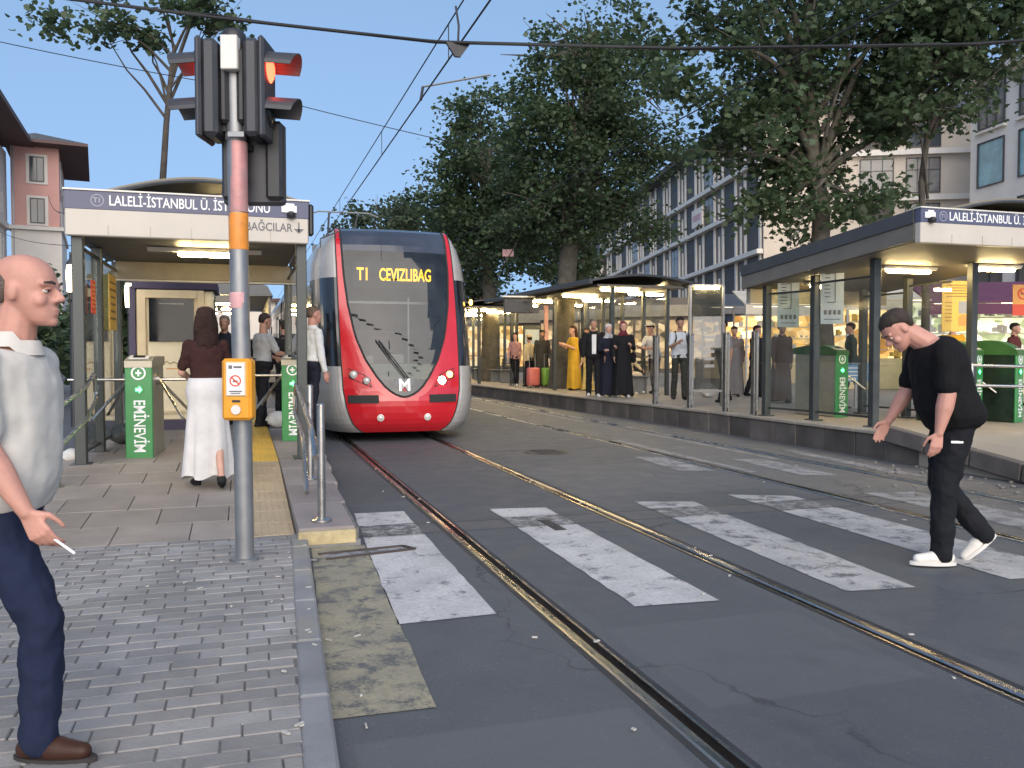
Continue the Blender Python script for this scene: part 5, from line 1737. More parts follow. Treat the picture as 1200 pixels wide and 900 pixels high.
    if hair in ('short', 'crop', 'long', 'bun', 'fringe'):
        q = MB(); rings = []
        g_ = .0035 if hair == 'crop' else .013
        for z, hw, yf, yb in [(.075, .060, -.045, -.072), (.10, .069, -.030, -.090), (.125, .073, -.012, -.097), (.145, .076, .018, -.101), (.160, .076, .070, -.102), (.18, .0745, .082, -.100), (.205, .066, .066, -.088), (.225, .048, .040, -.058), (.238, .016, .0, -.016)]:
            c = V((0, (yf + yb) / 2, z))
            rings.append([tuple(H(V(p_))) for p_ in ring(c, V((1, 0, 0)), V((0, 1, 0)), hw + g_, (yf - yb) / 2 + g_, (yf - yb) / 2 + g_, 18, 2.1)])
        q.loft(rings)
        if hair == 'long':
            for i in range(9):
                a = R(-75 + 150 * i / 8)
                p0 = H((math.sin(a) * .076, -.02 - math.cos(a) * .078, .13)); p1 = H((math.sin(a) * .088, -.03 - math.cos(a) * .085, .02)); p2 = p1 + V((math.sin(a) * .02, -.015, -.17 + .02 * math.cos(i * 2.1))) * k
                q.capsule(p0, p1, .030 * k, .034 * k, 8); q.capsule(p1, p2, .034 * k, .016 * k, 8)
        if hair == 'bun':
            q.ell(H((0, -.115, .13)), (.05 * k, .045 * k, .05 * k), 10, 8)
        garment('hair', q, hm, t, vox * .8, 3, .012, .03)
    elif hair == 'bald':
        q = MB(); rings = []
        for z, hw, yf, yb in [(.070, .058, -.045, -.071), (.09, .0655, -.030, -.083), (.115, .0705, -.016, -.094), (.138, .0735, .0, -.1005), (.155, .0755, -.02, -.1025), (.166, .0755, -.05, -.1025)]:
            c = V((0, (yf + yb) / 2, z))
            rings.append([tuple(H(V(p_))) for p_ in ring(c, V((1, 0, 0)), V((0, 1, 0)), hw + .0015, (yf - yb) / 2 + .0015, (yf - yb) / 2 + .0015, 22, 2.2)])
        q.loft(rings)
        garment('hair', q, hm, t, vox * .5, 3)
    elif hair == 'scarf':
        q = MB(); rings = []
        for z, hw, yf, yb in [(-.12, .150, .075, -.10), (-.07, .120, .085, -.10), (-.03, .088, .085, -.09), (.0, .074, .075, -.085), (.03, .076, .055, -.09), (.08, .083, .035, -.105), (.13, .087, .035, -.112), (.17, .087, .080, -.112), (.20, .078, .085, -.102), (.232, .054, .050, -.068), (.247, .018, .0, -.02)]:
            c = V((0, (yf + yb) / 2, z))
            rings.append([tuple(H(V(p_))) for p_ in ring(c, V((1, 0, 0)), V((0, 1, 0)), hw, (yf - yb) / 2, (yf - yb) / 2, 18, 2.1)])
        q.loft(rings)
        garment('headscarf', q, hm, t, vox, 3, .016, .05)
    if hat is not None:
        q = MB(); c = H((0, 0, .19)); q.lathe([(.135, -.012), (.14, -.004), (.09, .004), (.088, .06), (.07, .075), (0, .078)], 20, c); q.build('hat', hat, t, 50)
    if open_coat is not None:
        q = MB()
        for sx in (-1, 1):
            pass
        c = chest + nrm2 * (.128 * build) * k
        q.prism([c + V((-.05, 0, .12)) * k, c + V((.05, 0, .12)) * k, c + V((.045, .004, -.32)) * k, c + V((-.045, .004, -.32)) * k], tuple(nrm2 * .022 * k))
        q.build('shirt_front', open_coat, t, 50)
    if extra:
        extra(t, dict(L=L, R=Rg, A=A, H=H, neck=neck, chest=chest, pel=pel, k=k, waist=waist, body=body, n2=nrm2, sp2=sp2, top=ts))
    return t


M['eye_white'] = mat('eye white', (.55, .52, .48), .2, 0, .03)
M['eye_dark'] = mat('dark iris', (.02, .014, .01), .1, 0, .1)
M['brow'] = mat('dark brow hair', (.045, .035, .03), .8, 0, .2)
M['sole_white'] = mat('off white rubber sole', (.62, .60, .56), .7, 0, .06)
M['sole_dark'] = mat('dark rubber sole', (.03, .026, .024), .8, 0, .2)

CAMYAW = -17.5          # the picture's left-right direction, seen from above

# man at the left edge, white polo and jeans, walking to the right with a cigarette
def near_left(t, j):
    sh, el, wr, d2 = j['A'][1]
    tip = wr + d2 * .088
    q = MB(); q.tube([tip + Vector((-.012, .022, -.004)), tip + Vector((-.012, .095, -.058))], .0045, 8); q.build('cigarette', M['white_ink'], t)
person('balding man in white polo and dark jeans walking at the left edge', (-.775, 3.21, PZ), CAMYAW - 90 + 2, 1.65, .011, 'ruddy', C_('off white polo cotton', (.56, .53, .48)), C_('dark blue denim', (.014, .020, .046), bump=.3, bscale=300),
       'tee', 'trousers', C_('brown shoe leather', (.045, .020, .014), rough=.4, bump=.05), 'dark', lean=4, stoop=5, head_pitch=2, legs=((-30, 34), (24, 25)), feet=(38, 0), arms=((-12, 10, 6), (5, 27, 4)), build=1.14, belly=.045,
       hair='bald', haircol=(.14, .11, .095), near=True, shirt_len=-.06, extra=near_left, curl=(.5, 1.0), neck_fwd=16)

# stooping man in black on the crossing
def near_right(t, j):
    q = MB(); c = j['R'][0] * .72 + j['R'][1] * .28
    q = MB(); c = j['L'][0] * .70 + j['L'][1] * .30
    q.box(c + Vector((-.098, .02, 0)), (.006, .075, .016), None, .002); q.build('trouser_label', M['white_ink'], t)
    q = MB(); c = j['chest'] + j['n2'] * .150
    q.box(c + Vector((-.06, .0, .02)), (.03, .008, .012)); q.build('shirt_badge', M['tram_grey'], j['top'])
person('stooping man in black polo, black trousers and white shoes on the crossing', (4.44, 4.46, .0), CAMYAW + 90 - 6, 1.77, .011, 'ruddy', C_('black polo cotton', (.007, .007, .008)), C_('charcoal trousers', (.011, .012, .015), bump=.2),
       'tee', 'trousers', C_('white shoe canvas', (.66, .63, .58), rough=.7), 'white', lean=10, stoop=19, head_pitch=48, neck_fwd=68, legs=((11, 10), (4, 44)), feet=(0, 48), arms=((-3, 14, 3), (12, 18, 4)), build=1.30, belly=.06,
       hair='crop', haircol=(.050, .039, .033), near=True, shirt_len=-.095, extra=near_right, curl=(.62, .55))

# woman with long hair and white skirt on the ramp
person('woman seen from behind in brown top and long white skirt on the ramp', (-.32, 8.30, .15), 8, 1.64, .010, 'light', C_('dark brown knit', (.040, .016, .014)), C_('white skirt cotton', (.56, .54, .52), bump=.1), 'tee', 'skirt',
       C_('black sandal', (.02, .02, .02)), lean=2, legs=((10, 6), (-12, 20)), feet=(0, 20), arms=((12, 62, 12), (16, 62, 10)), build=.90, hair='long', haircol=(.035, .018, .013), shirt_len=0, curl=(.6, .6))
# officer
def badge_(t, j):
    sh, el, wr, d2 = j['A'][0]
    q = MB(); c = sh * .55 + el * .45
    q.box(c + Vector((-.066, 0, 0)), (.006, .05, .06)); q.build('arm_badge', M['sign_navy'], t)
    q = MB(); n = 24
    rr = [[(math.cos(6.2832 * i / n) * .172, math.sin(6.2832 * i / n) * .128, j['pel'].z + .10 + z) for i in range(n)] for z in (-.02, .02)]
    q.loft(rr); q.build('belt', M['rubber'], t)
person('officer in light grey shirt and black trousers beside the tram gate', (.28, 13.95, .235), -62, 1.76, .011, 'tan', C_('light grey uniform shirt', (.36, .36, .36)), C_('black uniform trousers', (.014, .014, .017)), 'tee', 'trousers',
       C_('black shoe', (.015, .015, .015), rough=.4), lean=4, head_pitch=8, legs=((6, 2), (-5, 4)), arms=((20, 55, 8), (24, 60, 8)), build=1.06, hair='crop', haircol=(.03, .022, .018), extra=badge_, shirt_len=.03)
def tie_(t, j):
    q = MB(); c = j['chest'] + j['n2'] * .138
    q.prism([c + Vector((-.02, .0, .13)), c + Vector((.02, .0, .13)), c + Vector((.032, .012, -.1)), c + Vector((0, .012, -.14)), c + Vector((-.032, .012, -.1))], tuple(j['n2'] * .012)); q.build('necktie', M['rubber'], t)
person('tram attendant in white shirt and dark tie between shelter post and tram', (.91, 12.1, .235), -70, 1.78, .011, 'ruddy', C_('white uniform shirt', (.62, .62, .62)), C_('navy trousers', (.016, .018, .03)), 'shirt', 'trousers',
       C_('black shoe', (.015, .015, .015)), lean=2, legs=((4, 2), (-4, 4)), arms=((-4, 8, 5), (4, 10, 5)), hair='crop', haircol=(.10, .07, .05), extra=tie_, shirt_len=.02)
person('man in dark jacket half hidden behind the signal pole', (-.27, 14.6, .235), 165, 1.74, .012, 'tan', C_('dark blue jacket', (.018, .02, .03)), C_('black uniform trousers', (.014, .014, .017)), 'jacket', 'trousers', C_('black shoe', (.015, .015, .015)),
       legs=((4, 2), (-4, 4)), arms=((10, 40, 8), (6, 20, 8)), hair='crop', haircol=(.16, .14, .12))
person('person in black carrying a rucksack, between officer and shelter post', (.72, 15.6, .235), 20, 1.72, .013, 'tan', C_('black jacket', (.012, .012, .013)), C_('black uniform trousers', (.014, .014, .017)), 'jacket', 'trousers', C_('black shoe', (.015, .015, .015)),
       legs=((10, 4), (-8, 12)), arms=((4, 20, 8), (-4, 20, 8)), hair='short')

# ---- people waiting on the far platform
PG = 'people waiting on the far platform'
CC = C_
def bagx(side, m, w_=.24, hh=.26, strap=True):
    def f(t, j):
        k = j['k']
        c = j['pel'] + Vector((side * .24, -.02, -.02)) * k
        q = MB(); q.box(c, (.11, w_, hh), None, .04); bo = q.build('shoulder_bag', m, t, 50)
        if strap:
            q = MB(); q.tube([c + Vector((0, 0, hh * .45)), j['A'][0 if side < 0 else 1][0] + Vector((0, 0, .06)), j['neck'] + Vector((0, -.09, .0))], .012, 6); q.build('strap', m, bo)
    return f
def rucksack(m):
    def f(t, j):
        c = (j['chest'] + j['waist']) / 2 + Vector((0, -.20, .02))
        q = MB(); q.box(c, (.28, .16, .42), None, .06); ru = q.build('rucksack', m, t, 50)
        for sx in (-1, 1):
            q = MB(); q.tube([j['neck'] + Vector((sx * .11, -.10, -.02)), j['neck'] + Vector((sx * .11, .03, -.0)), j['chest'] + Vector((sx * .12, .135, .02)), j['waist'] + Vector((sx * .15, .06, .02))], .016, 6); q.build('strap', m, ru)
    return f
def pp(label, x, y, hd, **k):
    k.setdefault('group', PG)
    k.setdefault('vox', .014)
    return person(label, (x, y, RZ), hd, **k)
blk = CC('black cloth', (.012, .012, .014)); navy = CC('navy cloth', (.012, .014, .026)); shoeb = CC('black shoe', (.015, .015, .015)); shoew = CC('white trainer', (.60, .59, .57))
pp('woman in pink top and black trousers holding a pale bag, near the tram', 8.37, 26.2, 150, h=1.70, skin='light', top=CC('dusty pink top', (.42, .22, .20)), bottom=blk, topkind='tee', shoes=shoew, legs=((12, 4), (-10, 6)), arms=((6, 20, 8), (10, 30, 8)), build=.9, hair='bun', extra=bagx(1, CC('pale grey tote', (.38, .38, .40)), .3, .4))
pp('woman with straw hat and big cream backpack beside the pink suitcase', 8.63, 25.5, 20, h=1.58, skin='light', top=CC('cream jacket', (.55, .45, .28)), bottom=blk, topkind='jacket', shoes=shoeb, legs=((6, 2), (-6, 6)), build=1.05, hair='short', hat=CC('straw hat', (.52, .42, .27)), extra=rucksack(CC('cream backpack', (.60, .47, .24))))
pp('man in long dark grey coat holding the green suitcase', 8.86, 25.0, 165, h=1.74, skin='tan', top=CC('dark grey coat', (.05, .048, .042)), bottom=CC('dark grey coat', (.05, .048, .042)), topkind='jacket', bottomkind='robe', shoes=shoeb, legs=((3, 2), (-3, 4)), arms=((2, 14, 10), (4, 16, 10)), hair='short')
pp('woman in long yellow dress looking at her phone', 8.95, 22.55, 100, h=1.80, skin='light', top=CC('yellow dress', (.62, .36, .035)), bottom=CC('yellow dress', (.62, .36, .035)), topkind='tee', bottomkind='dress', shoes=shoeb, legs=((6, 3), (-6, 5)), arms=((20, 95, 8), (22, 95, 8)), build=.9, hair='long', haircol=(.05, .02, .012))
pp('child in pale yellow dress leaning beside the yellow dressed woman', 9.15, 22.0, 130, h=1.22, skin='light', top=CC('pale yellow dress', (.64, .48, .16)), bottom=CC('pale yellow dress', (.64, .48, .16)), topkind='tee', bottomkind='dress', shoes=shoew, legs=((6, 3), (-6, 5)), arms=((10, 30, 10), (10, 30, 10)), build=1.1, hair='long', haircol=(.06, .03, .02))
pp('man in dark suit over white shirt beside the white headscarf', 7.98, 18.85, 162, h=1.84, skin='tan', top=blk, bottom=blk, topkind='jacket', shoes=shoew, legs=((8, 4), (-7, 6)), arms=((6, 22, 9), (4, 16, 9)), build=1.08, hair='short', haircol=(.10, .09, .08), open_coat=CC('white shirt cotton', (.62, .62, .62)))
pp('woman with white headscarf and long navy coat', 8.30, 18.70, 165, h=1.70, skin='light', top=navy, bottom=navy, topkind='jacket', bottomkind='robe', shoes=shoew, legs=((5, 3), (-4, 4)), arms=((24, 80, 9), (20, 70, 9)), build=1.08, hair='scarf', haircol=(.50, .50, .54))
pp('woman with maroon headscarf and black robe carrying a shoulder bag', 8.52, 18.35, 163, h=1.76, skin='light', top=blk, bottom=blk, topkind='jacket', bottomkind='robe', shoes=shoew, legs=((4, 3), (-4, 4)), arms=((22, 85, 9), (8, 30, 9)), build=1.05, hair='scarf', haircol=(.13, .022, .035), extra=bagx(-1, blk))
pp('woman in cream clothes with cream cap seated on the bench', 9.62, 20.45, 195, h=1.66, skin='light', top=CC('cream blouse', (.56, .47, .33)), bottom=CC('pale trousers', (.60, .52, .44)), topkind='shirt', shoes=shoew, legs=((84, 86), (80, 84)), sit=.52, arms=((20, 40, 10), (24, 44, 10)), hair='short', haircol=(.1, .06, .03), hat=CC('cream cap', (.52, .45, .33)))
pp('man with pale cap and light shirt bending over beside the seated woman', 10.05, 19.75, 118, h=1.80, skin='tan', top=CC('pale checked shirt', (.46, .46, .46)), bottom=CC('dark navy jeans', (.016, .02, .035)), topkind='tee', shoes=shoeb, legs=((6, 4), (-6, 6)), lean=14, head_pitch=22, arms=((22, 70, 8), (26, 70, 8)), hair='short', hat=CC('pale cap', (.45, .43, .38)))
pp('young man in white tee shirt with folded arms and rucksack', 9.35, 17.15, 168, h=1.82, skin='tan', top=CC('white tee cotton', (.58, .62, .66)), bottom=CC('grey green trousers', (.045, .046, .04)), topkind='tee', shoes=shoeb, legs=((6, 3), (-6, 5)), arms=((16, 96, 8), (16, 96, 8)), hair='short', extra=rucksack(blk))
pp('left one of the dark dressed couple standing far behind the posts', 11.25, 17.95, 150, h=1.66, skin='tan', top=CC('grey brown top', (.16, .13, .12)), bottom=CC('grey robe', (.17, .16, .16)), topkind='jacket', bottomkind='robe', shoes=shoeb, hair='short', vox=.018)
pp('right one of the dark dressed couple standing far behind the posts', 11.62, 17.6, 200, h=1.68, skin='tan', top=blk, bottom=blk, topkind='jacket', shoes=shoeb, hair='short', vox=.018)
pp('man in long brown coat seen through the glass of the far shelter', 10.75, 15.35, 170, h=1.66, skin='tan', top=CC('brown coat', (.085, .055, .045)), bottom=CC('brown coat', (.085, .055, .045)), topkind='jacket', bottomkind='robe', shoes=shoeb, hair='short', haircol=(.06, .05, .045), vox=.016)
pp('dark haired man in yellow and black vest behind the yellow poster', 13.1, 13.2, 120, h=1.68, skin='tan', top=CC('yellow work vest', (.60, .30, .02)), bottom=blk, topkind='tee', shoes=shoeb, hair='short', vox=.016)
pp('dark haired person in black at the stalls by the right edge', 14.6, 13.2, 200, h=1.62, skin='tan', top=CC('dark red jacket', (.08, .02, .02)), bottom=blk, topkind='jacket', shoes=shoeb, hair='short', vox=.016)
pp('person in dark coat walking past the lit shops behind the glass', 12.4, 15.2, 60, h=1.68, skin='tan', top=CC('dark green coat', (.03, .04, .03)), bottom=blk, topkind='jacket', shoes=shoeb, legs=((14, 4), (-12, 14)), hair='short', vox=.016)

pp('person in dark blue clothes standing behind the woman in yellow', 9.5, 22.9, 140, h=1.76, skin='tan', top=navy, bottom=blk, topkind='jacket', shoes=shoeb, hair='short')
pp('person in black seated at the far end of the bench', 9.62, 21.1, 195, h=1.70, skin='tan', top=blk, bottom=navy, topkind='jacket', shoes=shoew, legs=((84, 86), (80, 84)), sit=.52, arms=((20, 40, 10), (24, 44, 10)), hair='short')
pp('man in grey shirt half hidden behind the dark advertising panel', 9.75, 15.95, 100, h=1.74, skin='tan', top=CC('grey shirt', (.20, .20, .21)), bottom=blk, topkind='tee', shoes=shoeb, legs=((12, 4), (-10, 12)), hair='short')
pp('woman in beige coat walking behind the shelter posts near the trunk', 10.6, 23.6, 60, h=1.68, skin='light', top=CC('beige coat', (.36, .29, .21)), bottom=CC('beige coat', (.36, .29, .21)), topkind='jacket', bottomkind='robe', shoes=shoeb, hair='long', haircol=(.05, .03, .02))
# suitcases
def suitcase(label, x, y, rz, m):
    t = thing('suitcase', label, 'suitcase', (x, y, RZ), R(rz), 'wheeled suitcases on the far platform')
    q = MB(); q.box((0, 0, .34), (.38, .24, .54), None, .04); q.build('shell', m, t, 50)
    for i in range(4):
        q = MB(); q.box((-.12 + .08 * i, -.118, .34), (.03, .014, .44), None, .004); q.build('ridge', m, t)
    q = MB(); q.tube([(-.1, .06, .6), (-.1, .06, 1.02), (.1, .06, 1.02), (.1, .06, .6)], .01, 6); q.build('handle', M['galv'], t)
    for sx in (-.14, .14):
        for sy in (-.08, .08):
            q = MB(); q.lathe([(0, -.012), (.03, -.012), (.03, .012), (0, .012)], 12, (sx, sy, .032), 'X'); q.build('wheel', M['rubber'], t)
suitcase('pink hard shell suitcase standing upright on the platform', 8.40, 24.5, 10, mat('pink suitcase shell', (.60, .16, .13), .4, 0, .08))
suitcase('bright green hard shell suitcase standing upright on the platform', 8.86, 24.45, 10, mat('green suitcase shell', (.18, .36, .05), .4, 0, .08))
# ------------------------------------------------------------------ trees
def leafmat(name, c0, c1, c2):
    m, t, b = newmat(name)
    a = nd(t, 'Attribute', attribute_name='tint').outputs['Fac']
    c = ramp(t, a, [(0.0, c0), (.55, c1), (1.0, c2)])
    t.links.new(c, b.inputs['Base Color'])
    b.inputs['Roughness'].default_value = .5
    out = t.nodes['Material Output']
    tl_ = nd(t, 'BsdfTranslucent', {'Color': c})
    mx = nd(t, 'MixShader', {0: .45, 1: b.outputs[0], 2: tl_.outputs[0]})
    t.links.new(mx.outputs[0], out.inputs[0])
    return m
M['leaf'] = leafmat('plane tree leaves', (.050, .082, .040), (.084, .128, .064), (.15, .195, .10))
M['leaf_far'] = leafmat('distant plane leaves', (.060, .090, .052), (.095, .128, .074), (.15, .185, .11))
LEAF_A = np.array([(0, 0), (.30, .02), (.50, .30), (.30, .38), (.42, .72), (.16, .66), (0, 1.0), (-.16, .66), (-.42, .72), (-.30, .38), (-.50, .30), (-.30, .02)], float)
LEAF_B = np.array([(0, 0), (.45, .25), (.35, .70), (0, 1.0), (-.35, .70), (-.45, .25)], float)


def leaves(name, centers, sizes, m, parent, shape, droop=.5):
    """One mesh of separate leaves: centers (n,3), sizes (n,)."""
    n, k = len(centers), len(shape)
    az = rng.uniform(0, 2 * math.pi, n)
    tilt = rng.normal(-.55, .55, n) * droop * 2
    roll = rng.normal(0, .6, n)
    ca, sa = np.cos(az), np.sin(az)
    ct, st = np.cos(tilt), np.sin(tilt)
    # leaf axis (along length), side, and a slight fold
    ax = np.stack([ca * ct, sa * ct, st], 1)
    sd0 = np.stack([-sa, ca, np.zeros(n)], 1)
    up = np.cross(ax, sd0) * -1
    sd = sd0 * np.cos(roll)[:, None] + up * np.sin(roll)[:, None]
    up2 = np.cross(sd, ax)
    P = np.zeros((n, k, 3))
    for i, (u, v) in enumerate(shape):
        fold = abs(u) * .35 - v * v * .25
        P[:, i] = centers + sizes[:, None] * (sd * u + ax * v + up2 * fold)
    me = bpy.data.meshes.new(name)
    me.vertices.add(n * k)
    me.vertices.foreach_set('co', P.reshape(-1).astype(np.float32))
    me.loops.add(n * k)
    me.loops.foreach_set('vertex_index', np.arange(n * k, dtype=np.int32))
    me.polygons.add(n)
    me.polygons.foreach_set('loop_start', np.arange(0, n * k, k, dtype=np.int32))
    me.polygons.foreach_set('loop_total', np.full(n, k, dtype=np.int32))
    at = me.attributes.new('tint', 'FLOAT', 'FACE')
    at.data.foreach_set('value', np.clip(rng.normal(.45, .22, n), 0, 1).astype(np.float32))
    me.materials.append(m)
    me.update(calc_edges=True)
    return link(name, me, parent)


def tree(name, label, loc, trunk, blobs, nleaf, size, m, shape, bark='bark', limbs=16, r0=.2, clump=.55, group=None):
    """trunk: list of local points; blobs: list of (centre, radii) making up the crown."""
    t = thing(name, label, 'tree', loc, 0, group)
    q = MB()
    k = len(trunk)
    q.tube(trunk, [r0 * (1.25 if i == 0 else 1 - .62 * i / max(1, k - 1)) for i in range(k)], 12)
    q.build('trunk', M[bark], t, 60)
    vol = np.array([b[1][0] * b[1][1] * b[1][2] for b in blobs]); vol = vol / vol.sum()
    tip = Vector(trunk[-1])
    limb = MB()
    cen, siz = [], []
    nc = max(12, int(nleaf / 85))
    cl = []
    for i in range(nc):
        b = blobs[rng.choice(len(blobs), p=vol)]
        d = rng.normal(size=3); d /= np.linalg.norm(d)
        rr = rng.uniform(.25, 1.0) ** .45
        cl.append(np.array(b[0]) + d * rr * np.array(b[1]))
    tv = [Vector(p) for p in trunk]
    for i, c in enumerate(cl):
        nn = int(85 * rng.uniform(.55, 1.5))
        cs = clump * rng.uniform(.7, 1.3)
        pts = rng.normal(size=(nn, 3)) * np.array([cs, cs, cs * .62]) * .62 + c
        cen.append(pts)
        siz.append(rng.uniform(.65, 1.25, nn) * size)
    order = rng.permutation(len(cl))[:limbs]
    for i in order:
        c = Vector(cl[i])
        s_ = rng.uniform(.55, 1.0) * (k - 1)
        a = int(min(k - 2, s_)); st = tv[a].lerp(tv[a + 1], s_ - a)
        if c.z < st.z - .3:
            st = tv[0].lerp(tv[-1], .55)
        mid = st.lerp(c, .5) + Vector((rng.normal() * .2, rng.normal() * .2, .25 + rng.normal() * .15))
        rb = r0 * rng.uniform(.22, .42)
        pts = [st, st.lerp(mid, .55) + Vector((0, 0, .06)), mid, mid.lerp(c, .6), c]
        limb.tube(pts, [rb, rb * .8, rb * .55, rb * .35, rb * .12], 7)
        for _ in range(3):
            e = c + Vector(rng.normal(size=3)) * clump * .8
            limb.tube([mid.lerp(c, rng.uniform(.2, .9)), mid.lerp(e, .6), e], [rb * .3, rb * .2, rb * .06], 5)
    tag(limb.build('limb', M[bark], t, 60), kind='stuff')
    leaves('crown', np.concatenate(cen), np.concatenate(siz), m, t, shape)
    return t


# big plane on the far platform behind the near right shelter
tree('plane_tree', 'large leafy plane tree rising behind the near glass shelter on the right', (10.65, 13.9, RZ),
     [(0, 0, -.1), (.02, 0, 1.2), (-.05, .05, 2.6), (-.05, 0, 3.8), (-.25, .1, 5.2), (-.3, .2, 6.6), (-.2, .2, 8.0)],
     [((-.1, 0, 4.0), (1.5, 1.3, .9)), ((-1.1, .1, 4.1), (1.1, 1.0, .7)), ((.9, .1, 4.4), (1.1, 1.0, .7)), ((-.5, .2, 5.3), (2.0, 1.7, .8)), ((.6, 0, 5.9), (2.2, 2.0, 1.0)), ((1.9, -.4, 6.3), (1.6, 1.6, .9)), ((-1.9, .6, 6.3), (1.5, 1.5, .9)), ((-.4, .2, 7.2), (2.4, 2.0, 1.0)), ((1.4, .2, 7.5), (2.2, 1.9, 1.1)), ((-2.4, 1.0, 7.6), (1.1, 1.1, .8)), ((0, 0, 8.6), (2.6, 2.2, .9))],
     16500, .132, M['leaf'], LEAF_A, limbs=34, r0=.235, clump=.44)
tree('plane_tree', 'slimmer plane tree with a dark trunk close to the white corner block', (12.16, 12.9, RZ),
     [(0, 0, -.1), (.0, 0, 2.0), (-.1, .05, 4.2), (.05, 0, 5.6), (.1, .1, 7.2)],
     [((1.6, -.2, 7.2), (1.5, 1.3, .9)), ((.5, -.1, 6.5), (1.1, 1.1, .7)), ((.5, .1, 7.4), (1.6, 1.4, .9)), ((-.3, .0, 5.5), (.8, .8, .6))],
     3600, .150, M['leaf'], LEAF_A, 'bark_dark', limbs=14, r0=.085, clump=.40)
# the tall group over the long shelter
tree('plane_tree', 'tallest plane tree with its trunk standing under the long shelter', (9.12, 23.9, RZ),
     [(0, 0, -.1), (.05, 0, 2.0), (.2, .05, 4.0), (.5, .1, 6.2), (.8, 0, 8.4), (1.0, 0, 10.6)],
     [((1.3, 0, 11.0), (1.2, 1.2, .9)), ((.3, 0, 9.9), (1.5, 1.5, 1.0)), ((2.0, .2, 9.9), (1.4, 1.4, .9)), ((1.0, 0, 8.6), (2.6, 2.2, 1.0)), ((-.5, -.3, 7.5), (1.7, 1.7, .9)), ((1.9, .3, 7.2), (2.2, 2.0, 1.1)), ((.3, 0, 6.1), (2.4, 2.1, 1.0)), ((1.4, 0, 4.9), (1.9, 1.7, .8)), ((-.6, .1, 5.0), (1.7, 1.6, .8))],
     28000, .125, M['leaf'], LEAF_B, limbs=44, r0=.36, clump=.50)
tree('plane_tree', 'plane tree just left of the tallest one, crown over the departure display', (8.9, 31.0, RZ),
     [(0, 0, -.1), (.05, 0, 2.4), (-.1, .05, 4.6), (-.1, .1, 7.2), (0, 0, 8.8)],
     [((.0, 0, 9.7), (1.7, 1.6, 1.1)), ((-.4, 0, 8.0), (2.1, 1.9, 1.1)), ((1.2, -.3, 7.6), (2.2, 2.0, 1.2)), ((-.6, .2, 6.2), (2.3, 2.0, 1.0)), ((1.0, .2, 5.8), (2.2, 1.9, 1.0)), ((0, 0, 4.5), (2.6, 2.1, .8))],
     17000, .155, M['leaf'], LEAF_B, limbs=32, r0=.34, clump=.55)
tree('plane_tree', 'round crowned plane tree behind the tram roof on the right', (9.6, 42.0, 0),
     [(0, 0, -.1), (0, 0, 3), (-.2, 0, 6), (-.3, 0, 8)],
     [((-.6, 0, 8.4), (2.0, 1.9, 1.2)), ((1.2, 0, 7.6), (2.4, 2.2, 1.3)), ((-.8, 0, 6.4), (2.6, 2.2, 1.2)), ((1.0, 0, 5.6), (2.8, 2.4, 1.2)), ((.2, 0, 4.3), (3.0, 2.4, 1.0))],
     8500, .22, M['leaf_far'], LEAF_B, limbs=20, r0=.3, clump=.66)
tree('plane_tree', 'farthest low plane tree directly above the tram roof', (7.3, 50.0, 0),
     [(0, 0, -.1), (0, 0, 3), (-.2, 0, 6), (-.3, 0, 8)],
     [((-.8, 0, 8.8), (2.0, 1.9, 1.2)), ((1.0, 0, 9.0), (2.0, 1.9, 1.2)), ((-.6, 0, 7.0), (2.9, 2.4, 1.3)), ((1.4, 0, 6.2), (2.8, 2.4, 1.3)), ((.2, 0, 4.5), (3.2, 2.6, 1.2))],
     8000, .25, M['leaf_far'], LEAF_B, limbs=20, r0=.3, clump=.72)
tree('plane_tree', 'small plane tree between the tallest crown and the grey office facade', (13.6, 33.0, RZ),
     [(0, 0, -.1), (0, 0, 2.4), (-.1, 0, 4.2), (-.2, 0, 6.0)],
     [((-.6, 0, 6.4), (1.6, 1.5, 1.1)), ((-.8, 0, 4.9), (1.9, 1.7, 1.1))],
     3600, .18, M['leaf'], LEAF_B, limbs=14, r0=.22, clump=.52)
# thin bare stemmed tree whose crown hangs into the top left corner
tree('slender_tree', 'slender tree with a bare thin trunk and leaves at the top left', (-1.75, 21.7, 0),
     [(0, 0, -.1), (.02, 0, 2.5), (-.03, 0, 5.0), (.10, 0, 6.8), (.22, 0, 8.0), (.30, 0, 8.6)],
     [((.1, 0, 9.7), (1.5, 1.4, .6)), ((-1.2, 0, 9.1), (1.2, 1.2, .45)), ((-2.4, .2, 9.3), (1.0, 1.0, .45)), ((.9, 0, 9.2), (.7, .8, .35)), ((-.6, 0, 8.6), (.5, .5, .25))],
     1500, .15, M['leaf'], LEAF_B, 'bark_dark', limbs=14, r0=.105, clump=.42)
tree('slender_tree', 'branches with small leaves reaching in from the left edge of the sky', (-6.3, 17.6, 0),
     [(0, 0, -.1), (0, 0, 3), (.1, 0, 5), (.2, 0, 6.4)],
     [((1.7, -.2, 7.0), (.75, .8, .55)), ((.6, 0, 7.4), (1.1, 1.1, .8)), ((.9, 0, 8.3), (1.3, 1.2, .6))],
     1400, .18, M['leaf'], LEAF_B, 'bark_dark', limbs=14, r0=.15, clump=.42)
tree('bushy_tree', 'dark low tree on the street left of the near shelter', (-6.2, 24.0, 0),
     [(0, 0, -.1), (0, 0, 1.2), (0, 0, 2.4)], [((0, 0, 2.6), (1.8, 1.6, 1.3)), ((.6, 0, 1.6), (1.7, 1.5, .9))],
     3600, .20, M['leaf'], LEAF_B, 'bark_dark', limbs=10, r0=.12, clump=.5)
